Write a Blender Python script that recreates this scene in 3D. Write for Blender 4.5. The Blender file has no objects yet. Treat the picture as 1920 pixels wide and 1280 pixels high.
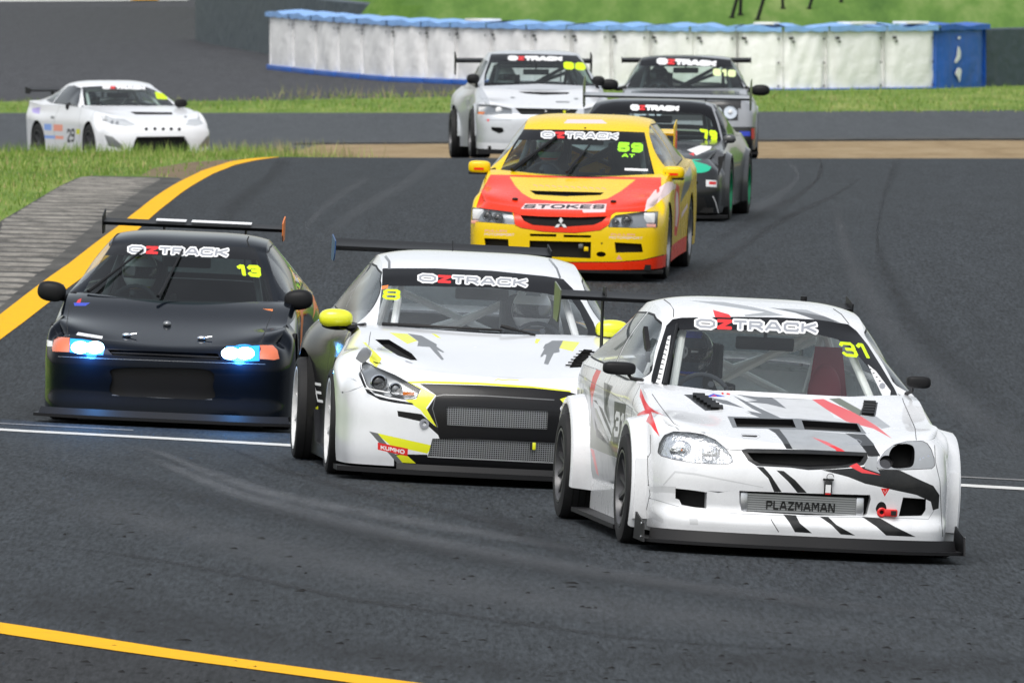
import bpy, bmesh, math, random
import numpy as np
from mathutils import Vector, Matrix
from mathutils.bvhtree import BVHTree
from mathutils.geometry import delaunay_2d_cdt
from math import radians, sin, cos, pi
random.seed(7); np.random.seed(7)
scn = bpy.context.scene
# ------------------------------------------------------------------ camera
F = 24000.0; CX = 960.0; CY = 640.0; HOR = -238.0; CAMH = 3.76
cam_d = bpy.data.cameras.new('camera'); cam = bpy.data.objects.new('camera', cam_d)
scn.collection.objects.link(cam); scn.camera = cam
cam_d.sensor_width = 36.0; cam_d.lens = F / 1920.0 * 36.0
cam_d.clip_start = 1.0; cam_d.clip_end = 20000.0
PITCH = math.atan((CY - HOR) / F)
cam.location = (0, 0, CAMH); cam.rotation_euler = (pi / 2 - PITCH, 0, 0)
cam_d.dof.use_dof = True; cam_d.dof.focus_distance = 76.0; cam_d.dof.aperture_fstop = 18.0
CAMM = Matrix.Translation((0, 0, CAMH)) @ Matrix.Rotation(pi / 2 - PITCH, 4, 'X')
CAM0 = Vector((0, 0, CAMH))
def ray(u, v):
    return (CAMM.to_3x3() @ Vector(((u - CX) / F, -(v - CY) / F, -1.0)))
def W(u, v, D):
    return CAM0 + ray(u, v) * D
# ------------------------------------------------------------------ world, sun
world = bpy.data.worlds.new('World'); scn.world = world; world.use_nodes = True
nt = world.node_tree; nt.nodes.clear()
SUN_EL, SUN_AZ = radians(58), radians(200)
sky = nt.nodes.new('ShaderNodeTexSky'); sky.sky_type = 'NISHITA'; sky.sun_disc = False
sky.sun_elevation = SUN_EL; sky.sun_rotation = SUN_AZ; sky.air_density = 1.6; sky.dust_density = 3.0; sky.ozone_density = 1.5
hsv = nt.nodes.new('ShaderNodeHueSaturation'); hsv.inputs['Saturation'].default_value = 0.32
bg = nt.nodes.new('ShaderNodeBackground'); bg.inputs['Strength'].default_value = 0.145
wo = nt.nodes.new('ShaderNodeOutputWorld')
nt.links.new(sky.outputs[0], hsv.inputs['Color']); nt.links.new(hsv.outputs[0], bg.inputs['Color']); nt.links.new(bg.outputs[0], wo.inputs['Surface'])
sl = bpy.data.lights.new('sun', 'SUN'); sl.energy = 1.3; sl.angle = radians(35); sl.color = (1.0, 0.97, 0.93)
so = bpy.data.objects.new('sun', sl); scn.collection.objects.link(so)
so.rotation_euler = (radians(32), 0, radians(-20)); so.location = (0, 60, 60)
scn.view_settings.view_transform = 'Standard'; scn.view_settings.look = 'None'
scn.view_settings.gamma = 1.0; scn.view_settings.exposure = 0.32
# ------------------------------------------------------------------ materials
MATS = {}
def srgb(c):
    if isinstance(c, str):
        c = tuple(int(c[i:i + 2], 16) / 255 for i in (0, 2, 4))
    return tuple((x / 12.92 if x <= 0.04045 else ((x + 0.055) / 1.055) ** 2.4) for x in c)
def newmat(name):
    m = bpy.data.materials.new(name); m.use_nodes = True; MATS[name] = m
    return m, m.node_tree, m.node_tree.nodes['Principled BSDF']
def N(t, ty, **kw):
    n = t.nodes.new(ty)
    for k, v in kw.items():
        if k in n.inputs: n.inputs[k].default_value = v
        else: setattr(n, k, v)
    return n
def mat(name, col, rough=0.5, metal=0.0, coat=0.0, dirt=0.0, emit=None, es=0.0, spec=0.5, dscale=9.0, bump=0.0, ior=1.5):
    if name in MATS: return name
    m, t, b = newmat(name); col = srgb(col) if isinstance(col, str) else col
    b.inputs['Base Color'].default_value = (*col, 1); b.inputs['Roughness'].default_value = rough
    b.inputs['Metallic'].default_value = metal; b.inputs['Coat Weight'].default_value = coat
    b.inputs['Coat Roughness'].default_value = 0.06; b.inputs['IOR'].default_value = ior; b.inputs['Coat IOR'].default_value = min(ior, 1.5); b.inputs['Specular IOR Level'].default_value = spec
    if emit is not None:
        b.inputs['Emission Color'].default_value = (*emit, 1); b.inputs['Emission Strength'].default_value = es
    if dirt > 0:
        tc = N(t, 'ShaderNodeTexCoord')
        n1 = N(t, 'ShaderNodeTexNoise', Scale=dscale, Detail=8.0, Roughness=0.65)
        r1 = N(t, 'ShaderNodeValToRGB'); r1.color_ramp.elements[0].position = 0.42; r1.color_ramp.elements[1].position = 0.75
        r1.color_ramp.elements[0].color = (0, 0, 0, 1); r1.color_ramp.elements[1].color = (dirt, dirt, dirt, 1)
        n2 = N(t, 'ShaderNodeTexNoise', Scale=160.0, Detail=2.0)
        r2 = N(t, 'ShaderNodeValToRGB'); r2.color_ramp.elements[0].position = 0.66; r2.color_ramp.elements[1].position = 0.72
        r2.color_ramp.elements[0].color = (0, 0, 0, 1); r2.color_ramp.elements[1].color = (dirt, dirt, dirt, 1)
        ad = N(t, 'ShaderNodeMix'); ad.data_type = 'RGBA'; ad.blend_type = 'ADD'; ad.inputs[0].default_value = 1.0
        mx = N(t, 'ShaderNodeMix'); mx.data_type = 'RGBA'
        mx.inputs[6].default_value = (*col, 1); mx.inputs[7].default_value = (0.10, 0.095, 0.085, 1)
        L = t.links.new
        L(tc.outputs['Object'], n1.inputs['Vector']); L(tc.outputs['Object'], n2.inputs['Vector'])
        L(n1.outputs[0], r1.inputs[0]); L(n2.outputs[0], r2.inputs[0])
        L(r1.outputs[0], ad.inputs[6]); L(r2.outputs[0], ad.inputs[7])
        L(ad.outputs[2], mx.inputs[0]); L(mx.outputs[2], b.inputs['Base Color'])
        ra = N(t, 'ShaderNodeMapRange'); ra.inputs[3].default_value = max(0.02, rough - 0.08); ra.inputs[4].default_value = rough + 0.22
        L(n1.outputs[0], ra.inputs[0]); L(ra.outputs[0], b.inputs['Roughness'])
    if bump > 0:
        tc2 = N(t, 'ShaderNodeTexCoord'); nb = N(t, 'ShaderNodeTexNoise', Scale=40.0, Detail=4.0); bp = N(t, 'ShaderNodeBump', Strength=bump, Distance=0.01)
        t.links.new(tc2.outputs['Object'], nb.inputs['Vector']); t.links.new(nb.outputs[0], bp.inputs['Height']); t.links.new(bp.outputs[0], b.inputs['Normal'])
    return name
def glass(name, tint=(0.5, 0.55, 0.55), rough=0.02, ior=1.5, veil=0.0):
    m, t, b = newmat(name); t.nodes.remove(b)
    out = t.nodes['Material Output']
    tr = N(t, 'ShaderNodeBsdfTransparent'); tr.inputs[0].default_value = (*tint, 1)
    gl = N(t, 'ShaderNodeBsdfGlossy'); gl.inputs['Roughness'].default_value = rough; gl.inputs[0].default_value = (1, 1, 1, 1)
    fr = N(t, 'ShaderNodeFresnel'); fr.inputs[0].default_value = ior
    mx = N(t, 'ShaderNodeMixShader')
    ge = N(t, 'ShaderNodeNewGeometry'); bf = N(t, 'ShaderNodeMath', operation='SUBTRACT'); bf.inputs[0].default_value = 1.0; t.links.new(ge.outputs['Backfacing'], bf.inputs[1])
    fm = N(t, 'ShaderNodeMath', operation='MULTIPLY'); t.links.new(fr.outputs[0], fm.inputs[0]); t.links.new(bf.outputs[0], fm.inputs[1])
    t.links.new(fm.outputs[0], mx.inputs[0]); t.links.new(tr.outputs[0], mx.inputs[1]); t.links.new(gl.outputs[0], mx.inputs[2])
    last = mx
    if veil > 0:
        df = N(t, 'ShaderNodeBsdfDiffuse'); df.inputs[0].default_value = (0.55, 0.6, 0.62, 1)  # pale diffuse layer imitates sky haze on the pane
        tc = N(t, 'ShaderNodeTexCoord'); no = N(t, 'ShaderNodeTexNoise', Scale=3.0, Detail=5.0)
        mr = N(t, 'ShaderNodeMapRange'); mr.inputs[1].default_value = 0.3; mr.inputs[2].default_value = 0.75; mr.inputs[3].default_value = veil * 0.7; mr.inputs[4].default_value = veil * 1.3
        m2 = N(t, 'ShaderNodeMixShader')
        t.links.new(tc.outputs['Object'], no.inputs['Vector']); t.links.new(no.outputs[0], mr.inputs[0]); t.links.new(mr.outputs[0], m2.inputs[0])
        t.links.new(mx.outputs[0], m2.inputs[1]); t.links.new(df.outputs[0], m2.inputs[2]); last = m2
    t.links.new(last.outputs[0], out.inputs['Surface'])
    return name
mat('black', (0.008, 0.008, 0.009), 0.45, ior=1.3)
mat('void', (0.003, 0.003, 0.003), 0.9)
mat('gap', (0.01, 0.01, 0.01), 0.8)
mat('rubber', (0.016, 0.016, 0.017), 0.6, dirt=0.12, dscale=14, ior=1.35)
mat('interior', (0.03, 0.033, 0.036), 0.75)
mat('cabin_white', (0.8, 0.81, 0.82), 0.6)
mat('facet', (0.8, 0.81, 0.83), 0.15, metal=0.9, bump=1.0)
mat('carbon', (0.014, 0.014, 0.016), 0.3, coat=0.4)
mat('satin_black', (0.011, 0.011, 0.012), 0.5, ior=1.3)
mat('mesh_grey', (0.16, 0.165, 0.17), 0.5, metal=0.6)
mat('alloy', (0.62, 0.63, 0.65), 0.3, metal=0.9)
mat('white_wheel', (0.75, 0.75, 0.75), 0.35, dirt=0.3)
mat('black_wheel', (0.09, 0.09, 0.095), 0.35, metal=0.4)
mat('green_wheel', (0.0, 0.22, 0.09), 0.35, metal=0.3)
mat('grey_wheel', (0.3, 0.3, 0.31), 0.35, metal=0.7)
mat('cage_white', (0.9, 0.9, 0.88), 0.4)
mat('cage_dark', (0.05, 0.055, 0.06), 0.4)
mat('reflector', (0.75, 0.77, 0.8), 0.18, metal=0.95)
mat('lamp_grey', (0.28, 0.29, 0.3), 0.3, metal=0.7)
mat('lens_dark', (0.02, 0.02, 0.022), 0.15, coat=1)
mat('amber', (0.75, 0.2, 0.03), 0.25, coat=0.8)
mat('neon', (0.62, 0.86, 0.0), 0.6, emit=(0.6, 0.85, 0.0), es=0.0)
mat('neon_green', (0.35, 0.85, 0.02), 0.6)
mat('neon_pale', (0.7, 0.82, 0.4), 0.6)
mat('ink_white', (0.8, 0.8, 0.8), 0.4)
mat('ink_grey', (0.3, 0.31, 0.34), 0.4)
mat('ink_red', (0.7, 0.02, 0.02), 0.4)
mat('ink_black', (0.01, 0.01, 0.01), 0.4)
mat('ink_blue', (0.03, 0.06, 0.5), 0.4)
mat('banner', (0.006, 0.006, 0.007), 0.22, ior=1.25)
mat('suit_dark', (0.03, 0.035, 0.045), 0.8)
mat('suit_blue', (0.06, 0.09, 0.13), 0.8)
mat('visor', (0.01, 0.01, 0.012), 0.08, coat=1)
mat('skin', (0.45, 0.27, 0.19), 0.6)
mat('glove', (0.02, 0.02, 0.02), 0.8)
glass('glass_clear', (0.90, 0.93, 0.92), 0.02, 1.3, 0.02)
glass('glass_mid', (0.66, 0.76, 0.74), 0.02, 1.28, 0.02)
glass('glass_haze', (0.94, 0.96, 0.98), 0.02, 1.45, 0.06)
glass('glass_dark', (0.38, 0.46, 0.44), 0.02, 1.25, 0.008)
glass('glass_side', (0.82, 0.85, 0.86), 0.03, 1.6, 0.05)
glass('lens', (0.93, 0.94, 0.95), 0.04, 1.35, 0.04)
# ------------------------------------------------------------------ objects and parts
def link(o, parent=None):
    scn.collection.objects.link(o)
    if parent is not None: o.parent = parent
    return o
def root(name, label, cat, M=None, group=None, kind=None):
    o = bpy.data.objects.new(name, None); scn.collection.objects.link(o)
    o.empty_display_size = 0.3
    if M is not None: o.matrix_world = M
    o['label'] = label; o['category'] = cat
    if group: o['group'] = group
    return o
class Part:
    """collects faces of ONE mesh object"""
    def __init__(s, name, parent=None, label=None):
        s.name = name; s.parent = parent; s.label = label
        s.v = []; s.f = []; s.m = []; s.sm = []; s.nrm = {}; s.kids = []
    def add(s, verts, faces, mt, smooth=True, normals=None):
        b = len(s.v); s.v.extend([tuple(p) for p in verts])
        for f in faces:
            s.f.append(tuple(b + i for i in f)); s.m.append(mt); s.sm.append(smooth)
        if normals is not None:
            for i, n in enumerate(normals): s.nrm[b + i] = tuple(n)
        return s
    def box(s, c, d, mt, R=None, bevel=0.0):
        x, y, z = (q / 2 for q in d)
        if bevel <= 0:
            vs = [Vector((i * x, j * y, k * z)) for i in (-1, 1) for j in (-1, 1) for k in (-1, 1)]
            fs = [(0, 1, 3, 2), (4, 6, 7, 5), (0, 4, 5, 1), (2, 3, 7, 6), (0, 2, 6, 4), (1, 5, 7, 3)]
        else:
            bm = bmesh.new(); bmesh.ops.create_cube(bm, size=1.0)
            for w in bm.verts: w.co = Vector((w.co.x * 2 * x, w.co.y * 2 * y, w.co.z * 2 * z))
            bmesh.ops.bevel(bm, geom=bm.edges[:], offset=bevel, segments=2, affect='EDGES', profile=0.5)
            vs = [w.co.copy() for w in bm.verts]; bm.verts.index_update(); fs = [tuple(w.index for w in f.verts) for f in bm.faces]; bm.free()
        if R is not None: vs = [R @ w for w in vs]
        c = Vector(c)
        return s.add([w + c for w in vs], fs, mt, bevel > 0)
    def tube(s, pts, r, mt, n=8, caps=True):
        pts = [Vector(p) for p in pts]; rr = r if isinstance(r, (list, tuple)) else [r] * len(pts)
        vs = []; fs = []; up = None
        for i, p in enumerate(pts):
            t = (pts[min(i + 1, len(pts) - 1)] - pts[max(i - 1, 0)]).normalized()
            if up is None: up = Vector((0, 0, 1)) if abs(t.z) < 0.9 else Vector((0, 1, 0))
            a = t.cross(up)
            if a.length < 1e-4: a = t.cross(Vector((1, 0, 0)))
            a.normalize(); b = t.cross(a).normalized(); up = -b if False else up
            for k in range(n):
                an = 2 * pi * k / n; vs.append(p + (a * cos(an) + b * sin(an)) * rr[i])
        for i in range(len(pts) - 1):
            for k in range(n):
                fs.append((i * n + k, i * n + (k + 1) % n, (i + 1) * n + (k + 1) % n, (i + 1) * n + k))
        if caps: fs.append(tuple(range(n))); fs.append(tuple(reversed(range((len(pts) - 1) * n, len(pts) * n))))
        return s.add(vs, fs, mt, True)
    def lathe(s, prof, mt, n=40, axis='X', c=(0, 0, 0), a0=0, a1=2 * pi):
        """prof: (axial, radius) pairs"""
        vs = []; fs = []; m = len(prof); full = abs(a1 - a0 - 2 * pi) < 1e-6; cnt = n if full else n + 1
        for k in range(cnt):
            an = a0 + (a1 - a0) * k / n
            for (x, r) in prof:
                if axis == 'X': vs.append(Vector((x, r * cos(an), r * sin(an))) + Vector(c))
                elif axis == 'Y': vs.append(Vector((r * sin(an), x, r * cos(an))) + Vector(c))
                else: vs.append(Vector((r * cos(an), r * sin(an), x)) + Vector(c))
        for k in range(n):
            k2 = (k + 1) % cnt
            for i in range(m - 1): fs.append((k * m + i, k * m + i + 1, k2 * m + i + 1, k2 * m + i))
        return s.add(vs, fs, mt, True)
    def ell(s, c, r, mt, nu=20, nv=12, R=None, fn=None):
        vs = []; fs = []
        for j in range(nv + 1):
            th = pi * j / nv
            for i in range(nu):
                ph = 2 * pi * i / nu
                p = Vector((sin(th) * cos(ph), sin(th) * sin(ph), cos(th)))
                if fn: p = fn(p)
                p = Vector((p.x * r[0], p.y * r[1], p.z * r[2]))
                if R is not None: p = R @ p
                vs.append(p + Vector(c))
        for j in range(nv):
            for i in range(nu): fs.append((j * nu + i, (j + 1) * nu + i, (j + 1) * nu + (i + 1) % nu, j * nu + (i + 1) % nu))
        return s.add(vs, fs, mt, True)
    def prism(s, poly, a, b, mt, axis='Y', smooth=False):
        """poly 2D extruded from a to b; Y: (x,z) X: (y,z) Z: (x,y)"""
        def P(p, h): return (p[0], h, p[1]) if axis == 'Y' else ((h, p[0], p[1]) if axis == 'X' else (p[0], p[1], h))
        n = len(poly); vs = [P(p, a) for p in poly] + [P(p, b) for p in poly]
        fs = [tuple(range(n)), tuple(reversed(range(n, 2 * n)))] + [(i, i + n, (i + 1) % n + n, (i + 1) % n) for i in range(n)]
        return s.add(vs, fs, mt, smooth)
    def sheet(s, pts_a, pts_b, mt):
        n = len(pts_a); return s.add(list(pts_a) + list(pts_b), [(i, i + 1, n + i + 1, n + i) for i in range(n - 1)], mt, True)
    def build(s, parent=None, angle=38):
        if not s.f: return None
        me = bpy.data.meshes.new(s.name); me.from_pydata(s.v, [], s.f)
        names = []
        for m in s.m:
            if m not in names: names.append(m)
        for m in names: me.materials.append(MATS[m])
        ix = {m: i for i, m in enumerate(names)}
        me.polygons.foreach_set('material_index', [ix[m] for m in s.m])
        me.polygons.foreach_set('use_smooth', s.sm); me.update()
        if s.nrm:
            ln = np.zeros((len(me.loops), 3))
            for p, sm in zip(me.polygons, s.sm):
                if sm:
                    for li in p.loop_indices:
                        n = s.nrm.get(me.loops[li].vertex_index)
                        if n: ln[li] = n
            me.normals_split_custom_set(ln.tolist())
        else:
            bm = bmesh.new(); bm.from_mesh(me); bmesh.ops.recalc_face_normals(bm, faces=bm.faces[:]); bm.to_mesh(me); bm.free()
            me.set_sharp_from_angle(angle=radians(angle))
        o = bpy.data.objects.new(s.name, me); link(o, parent)
        if s.label: o['label'] = s.label
        return o
# ------------------------------------------------------------------ spline helpers
def herm(K, P, T):
    """K knots (n), P (n,...) values, T samples -> Bessel-tangent cubic"""
    K = np.asarray(K, float); P = np.asarray(P, float); T = np.asarray(T, float); n = len(K)
    d = np.diff(K); sl = np.diff(P, axis=0) / d.reshape(-1, *([1] * (P.ndim - 1)))
    tg = np.zeros_like(P); tg[0] = sl[0]; tg[-1] = sl[-1]
    for i in range(1, n - 1):
        w = d[i] / (d[i - 1] + d[i]); tg[i] = sl[i - 1] * w + sl[i] * (1 - w)
    i = np.clip(np.searchsorted(K, T, side='right') - 1, 0, n - 2); h = d[i]; t = (T - K[i]) / h
    sh = (-1,) + (1,) * (P.ndim - 1); t = t.reshape(sh); h = h.reshape(sh)
    return ((2 * t**3 - 3 * t**2 + 1) * P[i] + (t**3 - 2 * t**2 + t) * h * tg[i] + (-2 * t**3 + 3 * t**2) * P[i + 1] + (t**3 - t**2) * h * tg[i + 1])
def sm(pts, k=5):
    """closed smooth loop through points"""
    p = np.array(pts, float); n = len(p); out = []
    for i in range(n):
        a, b, c, d = p[i - 1], p[i], p[(i + 1) % n], p[(i + 2) % n]
        for j in range(k):
            t = j / k
            out.append(tuple(0.5 * ((2 * b) + (c - a) * t + (2 * a - 5 * b + 4 * c - d) * t * t + (3 * b - a - 3 * c + d) * t**3)))
    return out
def dens(loop, step):
    out = []; n = len(loop)
    for i in range(n):
        a = np.array(loop[i], float); b = np.array(loop[(i + 1) % n], float); m = max(1, int(np.ceil(np.linalg.norm(b - a) / step)))
        for k in range(m): out.append(tuple(a + (b - a) * k / m))
    return out
def ring(cx, cy, rx, ry=None, n=20, a=0):
    ry = rx if ry is None else ry
    return [(cx + rx * cos(2 * pi * i / n) * cos(a) - ry * sin(2 * pi * i / n) * sin(a), cy + rx * cos(2 * pi * i / n) * sin(a) + ry * sin(2 * pi * i / n) * cos(a)) for i in range(n)]
def strip(pts, w):
    """polyline -> thin closed polygon (w can be list)"""
    p = [np.array(q, float) for q in pts]; n = len(p); ws = w if isinstance(w, (list, tuple)) else [w] * n; A = []; B = []
    for i in range(n):
        t = p[min(i + 1, n - 1)] - p[max(i - 1, 0)]; t = t / (np.linalg.norm(t) + 1e-9); nn = np.array((-t[1], t[0]))
        A.append(tuple(p[i] + nn * ws[i] / 2)); B.append(tuple(p[i] - nn * ws[i] / 2))
    return A + B[::-1]
def inside(pts, loops):
    c = np.zeros(len(pts), bool)
    x, y = pts[:, 0], pts[:, 1]
    for L in loops:
        L = np.asarray(L); X0, Y0 = L[:, 0], L[:, 1]; X1, Y1 = np.roll(X0, -1), np.roll(Y0, -1)
        sel = (x >= X0.min()) & (x <= X0.max()) & (y >= Y0.min()) & (y <= Y0.max()); ii = np.nonzero(sel)[0]
        if len(ii) == 0: continue
        xx = x[ii][:, None]; yy = y[ii][:, None]
        cond = ((Y0 > yy) != (Y1 > yy)); den = np.where(Y1 == Y0, 1e-12, Y1 - Y0)
        xi = X0 + (yy - Y0) * (X1 - X0) / den
        c[ii] ^= (np.sum(cond & (xx < xi), axis=1) % 2).astype(bool)
    return c
# ------------------------------------------------------------------ lettering
FONT = {
 'A': (.95, [[(0, 0), (.35, 1), (.6, 1), (.95, 0)], [(.15, .3), (.8, .3)]]), 'B': (.8, [[(0, 0), (0, 1), (.65, 1), (.78, .85), (.78, .65), (.65, .52), (0, .52)], [(.65, .52), (.8, .4), (.8, .15), (.65, 0), (0, 0)]]),
 'C': (.85, [[(.85, .78), (.8, 1), (.15, 1), (0, .8), (0, .2), (.15, 0), (.8, 0), (.85, .22)]]), 'D': (.8, [[(0, 0), (0, 1), (.6, 1), (.8, .75), (.8, .25), (.6, 0), (0, 0)]]),
 'E': (.7, [[(.7, 1), (0, 1), (0, 0), (.7, 0)], [(0, .5), (.62, .5)]]), 'F': (.7, [[(.7, 1), (0, 1), (0, 0)], [(0, .5), (.6, .5)]]), 'G': (.85, [[(.85, .85), (.8, 1), (.15, 1), (0, .8), (0, .2), (.15, 0), (.85, 0), (.85, .48), (.5, .48)]]),
 'H': (.8, [[(0, 0), (0, 1)], [(.8, 0), (.8, 1)], [(0, .5), (.8, .5)]]), 'I': (.1, [[(.05, 0), (.05, 1)]]), 'J': (.65, [[(.6, 1), (.6, .2), (.45, 0), (.15, 0), (0, .2)]]), 'K': (.8, [[(0, 0), (0, 1)], [(.1, .5), (.8, 1)], [(.25, .55), (.85, 0)]]),
 'L': (.65, [[(0, 1), (0, 0), (.65, 0)]]), 'M': (1.0, [[(0, 0), (0, 1), (.2, 1), (.5, .35), (.8, 1), (1, 1), (1, 0)]]), 'N': (.85, [[(0, 0), (0, 1), (.15, 1), (.7, 0), (.85, 0), (.85, 1)]]),
 'O': (.95, [[(.2, 1), (.75, 1), (.95, .75), (.95, .25), (.75, 0), (.2, 0), (0, .25), (0, .75), (.2, 1)]]), 'P': (.78, [[(0, 0), (0, 1), (.65, 1), (.78, .85), (.78, .6), (.65, .45), (0, .45)]]), 'R': (.82, [[(0, 0), (0, 1), (.65, 1), (.8, .85), (.8, .6), (.65, .45), (0, .45)], [(.45, .45), (.85, 0)]]),
 'S': (.75, [[(.75, .82), (.7, 1), (.1, 1), (0, .85), (0, .65), (.1, .52), (.65, .48), (.75, .35), (.75, .15), (.65, 0), (.05, 0), (0, .18)]]), 'T': (.8, [[(0, 1), (.8, 1)], [(.4, 1), (.4, 0)]]), 'U': (.8, [[(0, 1), (0, .2), (.15, 0), (.65, 0), (.8, .2), (.8, 1)]]),
 'V': (.85, [[(0, 1), (.4, 0), (.85, 1)]]), 'W': (1.1, [[(0, 1), (.25, 0), (.55, .8), (.85, 0), (1.1, 1)]]), 'X': (.8, [[(0, 0), (.8, 1)], [(0, 1), (.8, 0)]]), 'Z': (.8, [[(0, 1), (.8, 1), (0, 0), (.8, 0)]]),
 '0': (.75, [[(.15, 1), (.6, 1), (.75, .8), (.75, .2), (.6, 0), (.15, 0), (0, .2), (0, .8), (.15, 1)]]), '1': (.35, [[(0, .85), (.15, 1), (.3, 1), (.3, 0)]]), '2': (.7, [[(0, .8), (.1, 1), (.6, 1), (.7, .85), (.7, .6), (0, .15), (0, 0), (.7, 0)]]),
 '3': (.7, [[(0, .85), (.1, 1), (.6, 1), (.7, .85), (.7, .62), (.55, .52), (.25, .52)], [(.55, .52), (.7, .4), (.7, .15), (.6, 0), (.1, 0), (0, .15)]]), '5': (.7, [[(.68, 1), (.03, 1), (0, .55), (.55, .58), (.7, .42), (.7, .15), (.55, 0), (.1, 0), (0, .15)]]), '6': (.7, [[(.65, 1), (.15, 1), (0, .8), (0, .15), (.12, 0), (.58, 0), (.7, .15), (.7, .4), (.58, .52), (0, .5)]]),
 '7': (.7, [[(0, 1), (.7, 1), (.25, 0)]]), '8': (.75, [[(.15, 1), (.6, 1), (.73, .87), (.73, .65), (.6, .52), (.15, .52), (.02, .65), (.02, .87), (.15, 1)], [(.15, .52), (0, .38), (0, .15), (.15, 0), (.6, 0), (.75, .15), (.75, .38), (.6, .52)]]), '9': (.7, [[(.05, 0), (.55, 0), (.7, .2), (.7, .85), (.58, 1), (.12, 1), (0, .85), (0, .6), (.12, .48), (.7, .5)]]),
 '/': (.5, [[(0, 0), (.5, 1)]]), '-': (.5, [[(0, .5), (.5, .5)]]), '.': (.1, [[(0, 0), (.05, 0)]])}
def textloops(txt, quad, off=0.03, gap=0.06, shear=0.0, only=None, widths=None, tt=None, tb=None):
    """heavy stroke lettering. quad TL,TR,BR,BL -> per character a list of strokes (each one closed loop)"""
    th = tt if tt is not None else .16 + off * 2.2; x = 0; items = []; tb = tb or max(th, .2)
    for i, ch in enumerate(txt):
        if ch == ' ': x += .5; continue
        w, strokes = FONT[ch]; sc = widths.get(ch, 1.0) if widths else 1.0; items.append((i, x, w * sc, strokes, sc)); x += w * sc + tb + .06 + gap
    x -= .06 + gap; TL, TR, BR, BL = (np.array(q, float) for q in quad); out = []
    for i, x0, w, strokes, sc in items:
        if only is not None and i not in only: continue
        o = []
        for st in strokes:
            P = [np.array((x0 + tb / 2 + p[0] * sc, tb / 2 + p[1] * (1 - tb))) for p in st]
            for a, b in zip(P, P[1:]):
                d = b - a; d = d / (np.linalg.norm(d) + 1e-9); n = np.array((-d[1], d[0])) * th / 2; e = d * th * .42
                q = [a - e * .6 - n, a - e - n * .5, a - e + n * .5, a - e * .6 + n, b + e * .6 + n, b + e + n * .5, b + e - n * .5, b + e * .6 - n]; L = []
                for (u, v) in q:
                    s = u / x + shear * (v - .5); L.append(tuple((BL * (1 - s) + BR * s) * (1 - v) + (TL * (1 - s) + TR * s) * v))
                o.append(L)
        out.append(o)
    return out
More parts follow.
